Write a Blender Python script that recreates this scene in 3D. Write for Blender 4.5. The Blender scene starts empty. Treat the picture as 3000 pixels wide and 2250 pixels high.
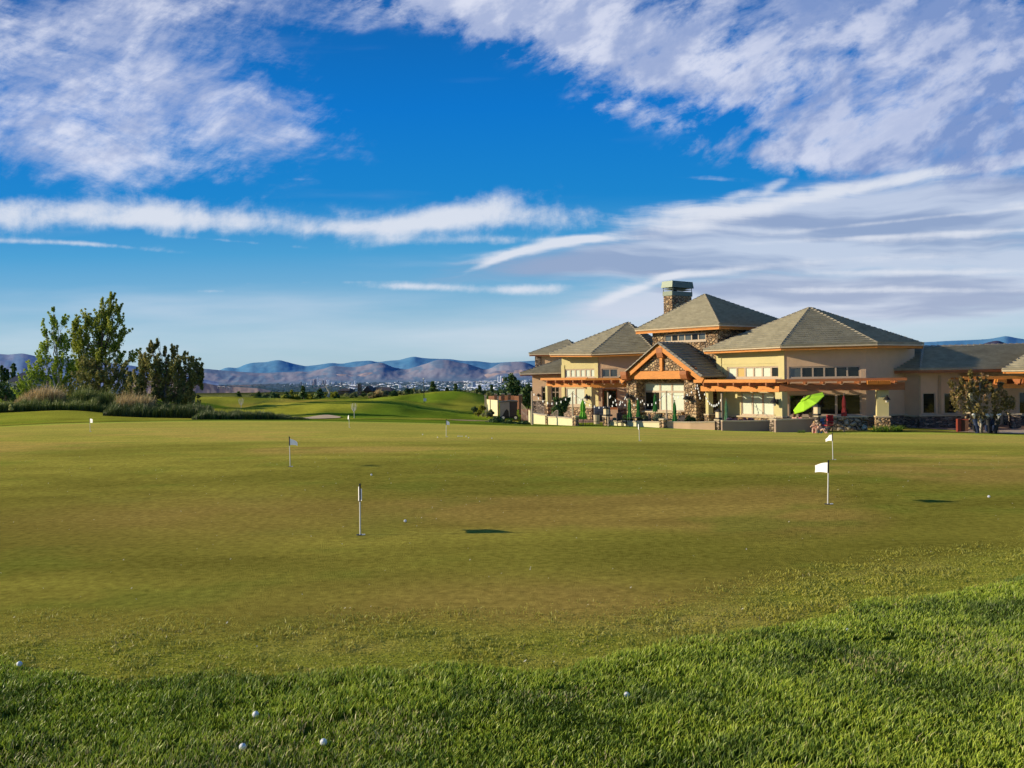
import bpy, bmesh, math, random
import numpy as np
from mathutils import Vector, Matrix
SC = bpy.context.scene
COL = SC.collection
R = math.radians
rnd = random.Random(7)

# ------------------------------------------------------------------ camera
CAMZ = 2.2
F0 = 2600.0
ROLL = math.atan(0.016)
PITCH = math.atan(29 / 2600)
cF = Vector((0, math.cos(PITCH), -math.sin(PITCH)))
r0 = Vector((1, 0, 0)); u0 = Vector((0, math.sin(PITCH), math.cos(PITCH)))
cU = math.cos(ROLL) * u0 + math.sin(ROLL) * r0
cR = math.cos(ROLL) * r0 - math.sin(ROLL) * u0
CAM = Vector((0, 0, CAMZ))
cd = bpy.data.cameras.new('camera'); co = bpy.data.objects.new('camera', cd); COL.objects.link(co)
cd.sensor_width = 36; cd.lens = F0 / 3000 * 36; cd.clip_start = 0.1; cd.clip_end = 200000
co.matrix_world = Matrix(((cR.x, cU.x, -cF.x, 0), (cR.y, cU.y, -cF.y, 0), (cR.z, cU.z, -cF.z, CAMZ), (0, 0, 0, 1)))
SC.camera = co

def ray(px, py):
    return cF + cR * ((px - 1500) / F0) + cU * ((1125 - py) / F0)
def at(px, py, Y):
    """the surveyed point seen at photo column/row, standing Y metres out"""
    d = ray(px, py); return CAM + d * (Y / d.y)
def at_z(px, py, z):
    d = ray(px, py); return CAM + d * ((z - CAMZ) / d.z)
def G(px, Y):
    """plan point (x, y) at photo column px and distance Y (on the eye-level line)"""
    yh = 1096 - .016 * (px - 1500)
    p = at(px, yh, Y); return Vector((p.x, p.y))
def along(P, d, px):
    """point on the plan line P + s*d that stands in column px"""
    k = G(px, 1.0).x; P = Vector(P[:2]); d = Vector(d[:2])
    s = (k * P.y - P.x) / (d.x - k * d.y)
    return P + d * s
def hgt(px, py, Y): return at(px, py, Y).z
def ang(a): return Vector((math.cos(R(a)), math.sin(R(a))))

# ------------------------------------------------------------------ object helpers
def tag(o, label=None, cat=None, group=None, kind=None):
    if label: o['label'] = label
    if cat: o['category'] = cat
    if group: o['group'] = group
    if kind: o['kind'] = kind
    return o
def thing(name, label, cat, loc=(0, 0, 0), rz=0, group=None):
    o = bpy.data.objects.new(name, None); COL.objects.link(o)
    o.empty_display_size = .3
    o.location = loc; o.rotation_euler = (0, 0, rz)
    return tag(o, label, cat, group)
def copy_tree(o, parent=None):
    c = o.copy(); COL.objects.link(c)
    if parent is not None: c.parent = parent
    for ch in list(o.children): copy_tree(ch, c)
    return c
def wloc(o):
    v = Vector((0, 0, 0))
    while o is not None:
        v += Vector(o.location); o = o.parent
    return v

class MB:
    def __init__(s): s.v = []; s.f = []; s.m = []; s.cur = 0
    def add(s, vs, fs):
        b = len(s.v); s.v += [tuple(v) for v in vs]
        s.f += [tuple(b + i for i in f) for f in fs]; s.m += [s.cur] * len(fs)
    def quad(s, a, b, c, d): s.add([a, b, c, d], [(0, 1, 2, 3)])
    def poly(s, pts): s.add(pts, [tuple(range(len(pts)))])
    def frame(s, o, ax, ay, az):
        """parallelepiped from corner o with edge vectors"""
        o = Vector(o); ax = Vector(ax); ay = Vector(ay); az = Vector(az)
        if ax.cross(ay).dot(az) < 0: ax, ay = ay, ax
        P = [o, o + ax, o + ax + ay, o + ay, o + az, o + ax + az, o + ax + ay + az, o + ay + az]
        s.add(P, [(0, 3, 2, 1), (4, 5, 6, 7), (0, 1, 5, 4), (1, 2, 6, 5), (2, 3, 7, 6), (3, 0, 4, 7)])
    def box(s, c, d, rz=0):
        cx, sx = math.cos(rz), math.sin(rz)
        ax = Vector((cx, sx, 0)) * d[0]; ay = Vector((-sx, cx, 0)) * d[1]; az = Vector((0, 0, d[2]))
        s.frame(Vector(c) - ax / 2 - ay / 2 - az / 2, ax, ay, az)
    def beam(s, p0, p1, w, h, up=None):
        p0 = Vector(p0); p1 = Vector(p1); d = (p1 - p0)
        z = Vector((0, 0, 1)) if up is None else Vector(up)
        side = d.cross(z)
        if side.length < 1e-6: side = Vector((1, 0, 0))
        side.normalize(); upv = side.cross(d).normalized()
        s.frame(p0 - side * w / 2 - upv * h / 2, d, side * w, upv * h)
    def tube(s, p0, p1, r0, r1=None, n=8, caps=True):
        if r1 is None: r1 = r0
        p0 = Vector(p0); p1 = Vector(p1); d = (p1 - p0).normalized()
        a = d.orthogonal().normalized(); b = d.cross(a)
        vs = []
        for p, r in ((p0, r0), (p1, r1)):
            for i in range(n):
                t = 2 * math.pi * i / n; vs.append(p + a * math.cos(t) * r + b * math.sin(t) * r)
        fs = [(i, (i + 1) % n, n + (i + 1) % n, n + i) for i in range(n)]
        if caps: fs += [tuple(reversed(range(n))), tuple(range(n, 2 * n))]
        s.add(vs, fs)
    def path(s, pts, rs, n=7):
        pts = [Vector(p) for p in pts]; base = len(s.v); a = None
        for i, p in enumerate(pts):
            d = (pts[min(i + 1, len(pts) - 1)] - pts[max(i - 1, 0)]).normalized()
            if a is None: a = d.orthogonal().normalized()
            a = (a - d * a.dot(d)).normalized(); b = d.cross(a)
            r = rs[i] if hasattr(rs, '__len__') else rs
            for k in range(n):
                t = 2 * math.pi * k / n; s.v.append(tuple(p + a * math.cos(t) * r + b * math.sin(t) * r))
        for i in range(len(pts) - 1):
            for k in range(n):
                q = base + i * n
                s.f.append((q + k, q + (k + 1) % n, q + n + (k + 1) % n, q + n + k)); s.m.append(s.cur)
        s.f.append(tuple(reversed(range(base, base + n)))); s.m.append(s.cur)
        s.f.append(tuple(range(base + (len(pts) - 1) * n, base + len(pts) * n))); s.m.append(s.cur)
    def lathe(s, c, prof, n=16, sq=1.0):
        c = Vector(c); vs = []
        for r, z in prof:
            for i in range(n):
                t = 2 * math.pi * i / n; vs.append(c + Vector((math.cos(t) * r, math.sin(t) * r * sq, z)))
        fs = []
        for j in range(len(prof) - 1):
            for i in range(n):
                fs.append((j * n + i, j * n + (i + 1) % n, (j + 1) * n + (i + 1) % n, (j + 1) * n + i))
        fs += [tuple(reversed(range(n))), tuple(range((len(prof) - 1) * n, len(prof) * n))]
        s.add(vs, fs)
    def ball(s, c, r, n=10, m=7, sc=(1, 1, 1)):
        prof = [(max(1e-4, math.sin(math.pi * j / m)), -math.cos(math.pi * j / m)) for j in range(m + 1)]
        c = Vector(c); vs = []
        for q, z in prof:
            for i in range(n):
                t = 2 * math.pi * i / n
                vs.append(c + Vector((math.cos(t) * q * r * sc[0], math.sin(t) * q * r * sc[1], z * r * sc[2])))
        fs = []
        for j in range(m):
            for i in range(n):
                fs.append((j * n + i, j * n + (i + 1) % n, (j + 1) * n + (i + 1) % n, (j + 1) * n + i))
        s.add(vs, fs)
    def prism(s, pts, ext):
        """polygon pts (3-D list) extruded by the vector ext"""
        n = len(pts); ext = Vector(ext); P = [Vector(p) for p in pts]
        s.add(P + [p + ext for p in P], [tuple(reversed(range(n))), tuple(range(n, 2 * n))] +
              [(i, (i + 1) % n, n + (i + 1) % n, n + i) for i in range(n)])
    def build(s, name, mats, parent=None, org=None, smooth=False, recalc=True):
        """vertices are world coordinates; org = origin of a top-level object"""
        off = wloc(parent) if parent is not None else Vector(org or (0, 0, 0))
        me = bpy.data.meshes.new(name)
        me.from_pydata([(x - off.x, y - off.y, z - off.z) for x, y, z in s.v], [], s.f)
        if not isinstance(mats, (list, tuple)): mats = [mats]
        for m in mats: me.materials.append(m)
        me.polygons.foreach_set('material_index', s.m)
        if recalc:
            bm = bmesh.new(); bm.from_mesh(me); bmesh.ops.recalc_face_normals(bm, faces=bm.faces); bm.to_mesh(me); bm.free()
        if smooth:
            me.polygons.foreach_set('use_smooth', [True] * len(me.polygons))
        me.update()
        o = bpy.data.objects.new(name, me); COL.objects.link(o)
        if parent is not None: o.parent = parent
        else: o.location = off
        return o

def npmesh(name, V, Fq, mat, parent=None, org=(0, 0, 0), attrs=None, smooth=False, cols=None):
    """V (n,3) array, Fq (m,k) int array; attrs {name: per-vertex float}; cols {name: (n,3)}"""
    V = np.asarray(V, dtype=np.float32); Fq = np.asarray(Fq, dtype=np.int32)
    off = np.array(wloc(parent) if parent is not None else org, dtype=np.float32)
    me = bpy.data.meshes.new(name); n = len(V); m, k = Fq.shape
    me.vertices.add(n); me.vertices.foreach_set('co', (V - off).ravel())
    me.loops.add(m * k); me.loops.foreach_set('vertex_index', Fq.ravel())
    me.polygons.add(m); me.polygons.foreach_set('loop_start', np.arange(0, m * k, k, dtype=np.int32))
    me.polygons.foreach_set('loop_total', np.full(m, k, dtype=np.int32))
    if smooth: me.polygons.foreach_set('use_smooth', np.ones(m, dtype=bool))
    me.update(calc_edges=True)
    for a, val in (attrs or {}).items():
        at_ = me.attributes.new(a, 'FLOAT', 'POINT'); at_.data.foreach_set('value', np.asarray(val, dtype=np.float32))
    for a, val in (cols or {}).items():
        at_ = me.attributes.new(a, 'FLOAT_COLOR', 'POINT')
        c4 = np.ones((n, 4), dtype=np.float32); c4[:, :3] = val; at_.data.foreach_set('color', c4.ravel())
    me.materials.append(mat)
    o = bpy.data.objects.new(name, me); COL.objects.link(o)
    if parent is not None: o.parent = parent
    else: o.location = tuple(off)
    return o

# ------------------------------------------------------------------ numpy noise
_rs = np.random.RandomState(3)
_tab = _rs.rand(256, 256).astype(np.float32)
def vnoise(x, y, seed=0):
    x = np.asarray(x, dtype=np.float64) + seed * 17.31; y = np.asarray(y, dtype=np.float64) + seed * 9.77
    xi = np.floor(x).astype(int); yi = np.floor(y).astype(int)
    fx = x - xi; fy = y - yi; fx = fx * fx * (3 - 2 * fx); fy = fy * fy * (3 - 2 * fy)
    g = lambda a, b: _tab[a & 255, b & 255]
    return (g(xi, yi) * (1 - fx) + g(xi + 1, yi) * fx) * (1 - fy) + (g(xi, yi + 1) * (1 - fx) + g(xi + 1, yi + 1) * fx) * fy
def fbm(x, y, o=4, seed=0):
    s = 0; a = .5; t = 0
    for i in range(o):
        s = s + a * vnoise(x * 2 ** i, y * 2 ** i, seed + i); t += a; a *= .5
    return s / t
def sstep(a, b, x):
    t = np.clip((x - a) / (b - a), 0, 1); return t * t * (3 - 2 * t)

# ------------------------------------------------------------------ materials
def newmat(name):
    m = bpy.data.materials.new(name); m.use_nodes = True
    nt = m.node_tree; b = nt.nodes['Principled BSDF']
    return m, nt, b
def N(nt, t, **kw):
    n = nt.nodes.new(t)
    for k, v in kw.items():
        if k in n.inputs: n.inputs[k].default_value = v
        else: setattr(n, k, v)
    return n
def L(nt, a, b): nt.links.new(a, b)
def ramp(nt, stops, interp='LINEAR'):
    r = nt.nodes.new('ShaderNodeValToRGB'); e = r.color_ramp.elements; r.color_ramp.interpolation = interp
    while len(e) < len(stops): e.new(.5)
    for i, (p, c) in enumerate(stops):
        e[i].position = p; e[i].color = (*c, 1) if len(c) == 3 else c
    return r
def scl(c, k): return tuple(max(0, min(1, x * k)) for x in c)
def simple(name, col, rough=.7, var=.18, scale=3.0, bump=0.0, bscale=30, metallic=0, spec=.4, stretch=(1, 1, 1), emis=0):
    m, nt, b = newmat(name)
    tc = N(nt, 'ShaderNodeTexCoord'); mp = N(nt, 'ShaderNodeMapping'); mp.inputs['Scale'].default_value = stretch
    L(nt, tc.outputs['Object'], mp.inputs[0])
    n = N(nt, 'ShaderNodeTexNoise', Scale=scale, Detail=6, Roughness=.65); L(nt, mp.outputs[0], n.inputs['Vector'])
    r = ramp(nt, [(.28, scl(col, 1 - var)), (.5, col), (.72, scl(col, 1 + var))]); L(nt, n.outputs['Fac'], r.inputs[0])
    L(nt, r.outputs[0], b.inputs['Base Color'])
    b.inputs['Roughness'].default_value = rough; b.inputs['Metallic'].default_value = metallic
    b.inputs['Specular IOR Level'].default_value = spec
    if bump:
        n2 = N(nt, 'ShaderNodeTexNoise', Scale=bscale, Detail=4); L(nt, mp.outputs[0], n2.inputs['Vector'])
        bp = N(nt, 'ShaderNodeBump', Strength=bump, Distance=.03); L(nt, n2.outputs['Fac'], bp.inputs['Height']); L(nt, bp.outputs[0], b.inputs['Normal'])
    if emis:
        b.inputs['Emission Color'].default_value = (*col, 1); b.inputs['Emission Strength'].default_value = emis
    return m
def leafmat(name, c_dark, c_mid, c_light, trans=.42, rough=.55):
    """colour by the per-vertex attribute 'rv' (random per leaf; tree crowns also carry painted light)"""
    m, nt, b = newmat(name)
    a = N(nt, 'ShaderNodeAttribute', attribute_name='rv')
    r = ramp(nt, [(0, c_dark), (.5, c_mid), (1, c_light)]); L(nt, a.outputs['Fac'], r.inputs[0])
    L(nt, r.outputs[0], b.inputs['Base Color']); b.inputs['Roughness'].default_value = rough
    b.inputs['Specular IOR Level'].default_value = .25
    tr = N(nt, 'ShaderNodeBsdfTranslucent'); L(nt, r.outputs[0], tr.inputs[0])
    mx = N(nt, 'ShaderNodeMixShader'); mx.inputs[0].default_value = trans
    L(nt, b.outputs[0], mx.inputs[1]); L(nt, tr.outputs[0], mx.inputs[2])
    L(nt, mx.outputs[0], nt.nodes['Material Output'].inputs[0])
    return m
def stonemat(name, scale=3.2, cols=None, mortar=(.05, .04, .03), bump=1.0, flat=1.6):
    m, nt, b = newmat(name)
    tc = N(nt, 'ShaderNodeTexCoord'); mp = N(nt, 'ShaderNodeMapping'); mp.inputs['Scale'].default_value = (1, 1, flat)
    L(nt, tc.outputs['Object'], mp.inputs[0])
    nw = N(nt, 'ShaderNodeTexNoise', Scale=2.5, Detail=2); L(nt, mp.outputs[0], nw.inputs['Vector'])
    ad = N(nt, 'ShaderNodeMixRGB', blend_type='ADD'); ad.inputs[0].default_value = .22
    L(nt, mp.outputs[0], ad.inputs[1]); L(nt, nw.outputs['Color'], ad.inputs[2])
    v = N(nt, 'ShaderNodeTexVoronoi', Scale=scale); v.feature = 'F1'; L(nt, ad.outputs[0], v.inputs['Vector'])
    e = N(nt, 'ShaderNodeTexVoronoi', Scale=scale); e.feature = 'DISTANCE_TO_EDGE'; L(nt, ad.outputs[0], e.inputs['Vector'])
    sx = N(nt, 'ShaderNodeSeparateColor'); L(nt, v.outputs['Color'], sx.inputs[0])
    cols = cols or [(.30, .18, .10), (.60, .40, .22), (.46, .30, .17), (.72, .54, .32), (.38, .27, .18), (.66, .45, .27)]
    r = ramp(nt, [(i / len(cols), c) for i, c in enumerate(cols)], 'CONSTANT'); L(nt, sx.outputs[0], r.inputs[0])
    n3 = N(nt, 'ShaderNodeTexNoise', Scale=14, Detail=5); L(nt, tc.outputs['Object'], n3.inputs['Vector'])
    mul = N(nt, 'ShaderNodeMixRGB', blend_type='MULTIPLY'); mul.inputs[0].default_value = .6
    rn = ramp(nt, [(.3, (.5, .5, .5)), (.7, (1.25, 1.2, 1.15))]); L(nt, n3.outputs['Fac'], rn.inputs[0])
    L(nt, r.outputs[0], mul.inputs[1]); L(nt, rn.outputs[0], mul.inputs[2])
    er = ramp(nt, [(.01, (0, 0, 0)), (.055, (1, 1, 1))]); L(nt, e.outputs['Distance'], er.inputs[0])
    mx = N(nt, 'ShaderNodeMixRGB'); mx.inputs[1].default_value = (*mortar, 1); L(nt, er.outputs[0], mx.inputs[0]); L(nt, mul.outputs[0], mx.inputs[2])
    L(nt, mx.outputs[0], b.inputs['Base Color']); b.inputs['Roughness'].default_value = .85
    er2 = ramp(nt, [(0, (0, 0, 0)), (.25, (1, 1, 1))]); L(nt, e.outputs['Distance'], er2.inputs[0])
    bp = N(nt, 'ShaderNodeBump', Strength=bump, Distance=.12); L(nt, er2.outputs[0], bp.inputs['Height'])
    bp2 = N(nt, 'ShaderNodeBump', Strength=.5, Distance=.03); L(nt, n3.outputs['Fac'], bp2.inputs['Height']); L(nt, bp.outputs[0], bp2.inputs['Normal'])
    L(nt, bp2.outputs[0], b.inputs['Normal'])
    return m
def colmat(name, noise_amt=.25, nscale=8, rough=.95, bump=.3, bscale=40, bdist=.02, spec=.1, scales=None):
    """base colour from the 'col' attribute times fine noise"""
    m, nt, b = newmat(name)
    a = N(nt, 'ShaderNodeAttribute', attribute_name='col'); tc = N(nt, 'ShaderNodeTexCoord')
    n = N(nt, 'ShaderNodeTexNoise', Scale=nscale, Detail=8, Roughness=.7); L(nt, tc.outputs['Object'], n.inputs['Vector'])
    r = ramp(nt, [(.3, (1 - noise_amt,) * 3), (.7, (1 + noise_amt,) * 3)]); 
    r.color_ramp.elements[0].color = (1 - noise_amt, 1 - noise_amt, 1 - noise_amt, 1)
    L(nt, n.outputs['Fac'], r.inputs[0])
    mu = N(nt, 'ShaderNodeMixRGB', blend_type='MULTIPLY'); mu.inputs[0].default_value = 1
    L(nt, a.outputs['Color'], mu.inputs[1]); L(nt, r.outputs[0], mu.inputs[2])
    L(nt, mu.outputs[0], b.inputs['Base Color']); b.inputs['Roughness'].default_value = rough; b.inputs['Specular IOR Level'].default_value = spec
    if bump:
        n2 = N(nt, 'ShaderNodeTexNoise', Scale=bscale, Detail=6, Roughness=.7); L(nt, tc.outputs['Object'], n2.inputs['Vector'])
        bp = N(nt, 'ShaderNodeBump', Strength=bump, Distance=bdist); L(nt, n2.outputs['Fac'], bp.inputs['Height']); L(nt, bp.outputs[0], b.inputs['Normal'])
    return m

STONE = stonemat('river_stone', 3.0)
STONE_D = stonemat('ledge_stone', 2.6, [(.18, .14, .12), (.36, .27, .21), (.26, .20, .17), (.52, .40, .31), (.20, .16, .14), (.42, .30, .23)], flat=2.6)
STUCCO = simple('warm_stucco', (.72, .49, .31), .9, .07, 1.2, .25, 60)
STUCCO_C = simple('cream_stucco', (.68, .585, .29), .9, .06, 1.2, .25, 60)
STUCCO_T = simple('stucco_trim', (.52, .36, .22), .9, .07, 1.5, .2, 60)
GARDEN_D = simple('shade_toned_stucco', (.36, .26, .20), .9, .07, 1.4, .25, 50)  # darker copy of the garden stucco, shade painted into its colour
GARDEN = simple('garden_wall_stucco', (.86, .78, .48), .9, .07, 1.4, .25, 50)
CAP = simple('stone_cap', (.62, .50, .34), .85, .12, 3, .3, 30)
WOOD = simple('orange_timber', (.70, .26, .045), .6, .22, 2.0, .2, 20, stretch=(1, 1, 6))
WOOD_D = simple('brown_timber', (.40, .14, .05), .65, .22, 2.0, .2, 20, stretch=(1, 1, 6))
SOFFIT = simple('soffit_boards', (.26, .13, .07), .8, .15, 3)
TILE = simple('flat_roof_tile', (.37, .335, .25), .75, .25, 1.6, .3, 14)
TILE_CAP = simple('ridge_tile', (.36, .31, .23), .75, .25, 4, .2, 14)
FRAME = simple('window_frame', (.55, .42, .30), .6, .05, 3)
METAL_G = simple('sage_metal', (.15, .18, .145), .5, .08, 3, metallic=.3)
METAL_D = simple('dark_metal', (.02, .018, .016), .5, .1, 3)
WHITE = simple('white_plastic', (.82, .82, .80), .45, .03, 3)
BLACK = simple('black_plastic', (.015, .015, .017), .5, .1, 3)
def glassmat(name, col, rough=.06, spec=.8, var=.35, sc=.8):
    m, nt, b = newmat(name)
    tc = N(nt, 'ShaderNodeTexCoord'); n = N(nt, 'ShaderNodeTexNoise', Scale=sc, Detail=4); L(nt, tc.outputs['Object'], n.inputs['Vector'])
    r = ramp(nt, [(.35, scl(col, 1 - var)), (.65, scl(col, 1 + var))]); L(nt, n.outputs['Fac'], r.inputs[0])
    L(nt, r.outputs[0], b.inputs['Base Color']); b.inputs['Roughness'].default_value = rough; b.inputs['Specular IOR Level'].default_value = spec
    return m
GLASS_D = glassmat('dark_glass', (.016, .018, .015), .06, .45)
GLASS_G = glassmat('grey_glass', (.10, .12, .12), .1, .8)
BLIND = simple('window_blind', (.68, .74, .60), .35, .05, .8, spec=.5, stretch=(1, 1, 1))
BLIND_T = simple('tan_blind', (.62, .42, .12), .5, .05, 2)
# ------------------------------------------------------------------ sun, sky
SUN_EL = 17.5
sd = bpy.data.lights.new('sun', 'SUN'); so = bpy.data.objects.new('sun', sd); COL.objects.link(so)
sd.energy = 5.0; sd.angle = R(.5); sd.color = (1, .87, .62)
tosun = Vector((-math.cos(R(SUN_EL)), 0.0, math.sin(R(SUN_EL))))
so.rotation_euler = tosun.to_track_quat('Z', 'Y').to_euler(); so.location = (-60, 10, 40)

W_ = bpy.data.worlds.new('World'); SC.world = W_; W_.use_nodes = True
W_.cycles.sampling_method = 'MANUAL'; W_.cycles.sample_map_resolution = 128
wt = W_.node_tree; bg = wt.nodes['Background']
SC.view_settings.view_transform = 'Standard'; SC.view_settings.look = 'None'; SC.view_settings.exposure = 0

def math_(op, a, b=None, c=None, clamp=False):
    n = wt.nodes.new('ShaderNodeMath'); n.operation = op; n.use_clamp = clamp
    for i, v in enumerate((a, b, c)):
        if v is None: continue
        if isinstance(v, (int, float)): n.inputs[i].default_value = v
        else: L(wt, v, n.inputs[i])
    return n.outputs[0]
sky = N(wt, 'ShaderNodeTexSky'); sky.sky_type = 'NISHITA'; sky.sun_disc = False
sky.sun_elevation = R(SUN_EL); sky.sun_rotation = R(-90); sky.altitude = 1500; sky.air_density = 1.0; sky.dust_density = .4; sky.ozone_density = 3.0
tc = N(wt, 'ShaderNodeTexCoord'); sp = N(wt, 'ShaderNodeSeparateXYZ'); L(wt, tc.outputs['Generated'], sp.inputs[0])
dx, dy, dz = sp.outputs[0], sp.outputs[1], sp.outputs[2]
dyc = math_('MAXIMUM', math_('ABSOLUTE', dy), .08)
su = math_('DIVIDE', dx, dyc); sv = math_('DIVIDE', dz, dyc)         # heading / height, fixed in the world
def uv_of(px, py):
    d = ray(px, py); return d.x / d.y, d.z / d.y
def comb(x, y, z=0.0):
    n = N(wt, 'ShaderNodeCombineXYZ')
    for i, v in enumerate((x, y, z)):
        if isinstance(v, (int, float)): n.inputs[i].default_value = v
        else: L(wt, v, n.inputs[i])
    return n.outputs[0]
def blob(px, py, sx, sy, angle=0, k=1.0, p=1.0):
    """soft elliptical patch of cloud centred on the direction of photo point px,py"""
    cu, cv = uv_of(px, py); sx /= F0; sy /= F0; a = R(angle)
    x = math_('SUBTRACT', su, cu); y = math_('SUBTRACT', sv, cv)
    xr = math_('ADD', math_('MULTIPLY', x, math.cos(a) / sx), math_('MULTIPLY', y, math.sin(a) / sx))
    yr = math_('ADD', math_('MULTIPLY', x, -math.sin(a) / sy), math_('MULTIPLY', y, math.cos(a) / sy))
    d = math_('ADD', math_('MULTIPLY', xr, xr), math_('MULTIPLY', yr, yr))
    return math_('MULTIPLY', math_('POWER', 2.718, math_('MULTIPLY', d, -1.0)), k)
def total(lst):
    t = lst[0]
    for q in lst[1:]: t = math_('ADD', t, q)
    return t
def noise(x, y, z, scale, detail=8, rough=.55, dist=0.0):
    n = N(wt, 'ShaderNodeTexNoise', Scale=scale, Detail=detail, Roughness=rough, Distortion=dist); L(wt, comb(x, y, z), n.inputs['Vector']); return n.outputs['Fac']
def sm(x, a, b):
    n = N(wt, 'ShaderNodeMapRange'); n.interpolation_type = 'SMOOTHSTEP'; n.inputs['From Min'].default_value = a; n.inputs['From Max'].default_value = b
    L(wt, x, n.inputs['Value']); return n.outputs[0]
# warp
wx = noise(su, sv, 0.0, 3.0, 3); wy = noise(su, sv, 5.0, 3.0, 3)
uw = math_('ADD', su, math_('MULTIPLY', math_('SUBTRACT', wx, .5), .10)); vw = math_('ADD', sv, math_('MULTIPLY', math_('SUBTRACT', wy, .5), .075))
# fibrous cirrus: stretched along a shallow diagonal
a = R(-12)
xs = math_('ADD', math_('MULTIPLY', uw, math.cos(a)), math_('MULTIPLY', vw, math.sin(a)))
ys = math_('ADD', math_('MULTIPLY', uw, -math.sin(a)), math_('MULTIPLY', vw, math.cos(a)))
n_fib = noise(math_('MULTIPLY', xs, 3.4), math_('MULTIPLY', ys, 15.0), 1.0, 1.7, 9, .68, .06)
a = R(24)
xs2 = math_('ADD', math_('MULTIPLY', uw, math.cos(a)), math_('MULTIPLY', vw, math.sin(a)))
ys2 = math_('ADD', math_('MULTIPLY', uw, -math.sin(a)), math_('MULTIPLY', vw, math.cos(a)))
n_fib2 = noise(math_('MULTIPLY', xs2, 13.0), math_('MULTIPLY', ys2, 24.0), 2.0, 1.6, 8, .64, .12)
n_mot = noise(math_('MULTIPLY', xs2, 7.5), math_('MULTIPLY', ys2, 15.0), 3.0, 2.2, 8, .62, .08)
n_big = noise(su, sv, 8.0, 4.2, 6, .55)
m1 = total([blob(150, 300, 520, 230, -10, .62), blob(330, 440, 420, 110, -10, .30), blob(150, 60, 500, 80, 0, .42), blob(640, 15, 420, 60, 0, .52), blob(760, 360, 460, 110, -16, .50), blob(560, 200, 660, 200, -10, .42),
            blob(320, 465, 260, 46, -8, .42), blob(1050, 360, 200, 50, -20, .14), blob(1060, 45, 100, 50, 0, .42), blob(1230, 335, 110, 36, -15, .20), blob(1100, 300, 420, 160, 0, -.22), blob(1500, 400, 420, 150, 0, -.5), blob(1250, 180, 260, 90, 0, -.3), blob(60, 780, 500, 60, 0, -.4)])
c1 = sm(math_('ADD', math_('SUBTRACT', m1, .06), math_('ADD', math_('MULTIPLY', math_('SUBTRACT', n_fib, .5), 1.6), math_('MULTIPLY', math_('SUBTRACT', n_fib2, .5), 1.6))), .10, 1.35)
c1 = math_('MULTIPLY', c1, sm(m1, .06, .34))
# thin bright bands, wisps curling up from their upper edge
m2 = total([blob(100, 634, 640, 44, 0, .92), blob(650, 652, 400, 36, -3, .85), blob(1060, 664, 200, 20, 2, .6), blob(1290, 642, 240, 40, 12, .85), blob(1450, 636, 240, 40, 0, .6), blob(1620, 640, 240, 34, -2, .42), blob(300, 590, 500, 34, 0, .30), blob(1430, 590, 200, 30, 10, .28),
            blob(1400, 702, 240, 14, 0, .55), blob(60, 707, 300, 9, -3, .70), blob(340, 722, 200, 8, -6, .45), blob(700, 708, 180, 5, -6, .40), blob(1200, 838, 120, 12, -2, .95), blob(1390, 848, 200, 14, -3, .55), blob(1570, 845, 130, 14, 0, .75), blob(620, 853, 40, 6, 0, .7), blob(900, 828, 300, 5, 0, .35), blob(900, 525, 200, 6, 0, .28)])
n_wisp = noise(math_('MULTIPLY', uw, 16.0), math_('MULTIPLY', vw, 9.0), 7.0, 1.6, 8, .62)
c2 = sm(total([math_('SUBTRACT', m2, .12), math_('MULTIPLY', math_('SUBTRACT', n_wisp, .5), 1.5), math_('MULTIPLY', math_('SUBTRACT', n_fib2, .5), 1.2), math_('MULTIPLY', math_('SUBTRACT', n_fib, .5), .9)]), .06, 1.30)
c2 = math_('MULTIPLY', c2, sm(m2, .05, .30))
# mottled bank, upper right
m3 = total([blob(1280, 0, 300, 70, -10, .85), blob(1560, 50, 300, 100, -15, .75), blob(1800, 130, 360, 110, -22, .70), blob(2350, 60, 760, 190, -8, .85), blob(2850, 230, 480, 240, -6, .95), blob(2200, 290, 420, 120, -20, .62), blob(1850, 330, 170, 40, -10, .50),
            blob(2420, 462, 330, 34, -4, .95), blob(2650, 430, 420, 70, 0, .55), blob(2980, 400, 260, 110, 0, .6)])
m3 = math_('MULTIPLY', m3, .84)
c3 = sm(math_('ADD', math_('SUBTRACT', m3, .07), math_('ADD', math_('MULTIPLY', math_('SUBTRACT', n_mot, .5), 2.7), math_('MULTIPLY', math_('SUBTRACT', n_fib2, .5), 1.4))), .08, 1.12)
c3 = math_('MULTIPLY', c3, sm(m3, .06, .34))
# smooth lenticular layers, right: grey undersides and bright leading edges
n_len = noise(math_('MULTIPLY', uw, 2.0), math_('MULTIPLY', vw, 22.0), 6.0, 1.3, 7, .5)
m4 = total([blob(2430, 655, 520, 66, 4, 1.1), blob(2850, 585, 420, 95, 3, 1.1), blob(1850, 765, 480, 52, 3, 1.15), blob(2150, 640, 300, 44, 5, .7), blob(2050, 860, 300, 44, 5, .8), blob(2450, 745, 560, 50, 0, .75), blob(2350, 890, 620, 60, 3, .70), blob(2780, 870, 520, 80, 0, .75), blob(1800, 900, 200, 36, 6, .45), blob(2980, 730, 260, 80, 0, .5)])
n_len2 = noise(math_('MULTIPLY', uw, 5.0), math_('MULTIPLY', vw, 46.0), 6.5, 1.5, 7, .58)
c4 = math_('MULTIPLY', sm(math_('ADD', m4, math_('ADD', math_('MULTIPLY', math_('SUBTRACT', n_len, .5), .9), math_('MULTIPLY', math_('SUBTRACT', n_len2, .5), 1.1))), .10, 1.0), .88)
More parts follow.
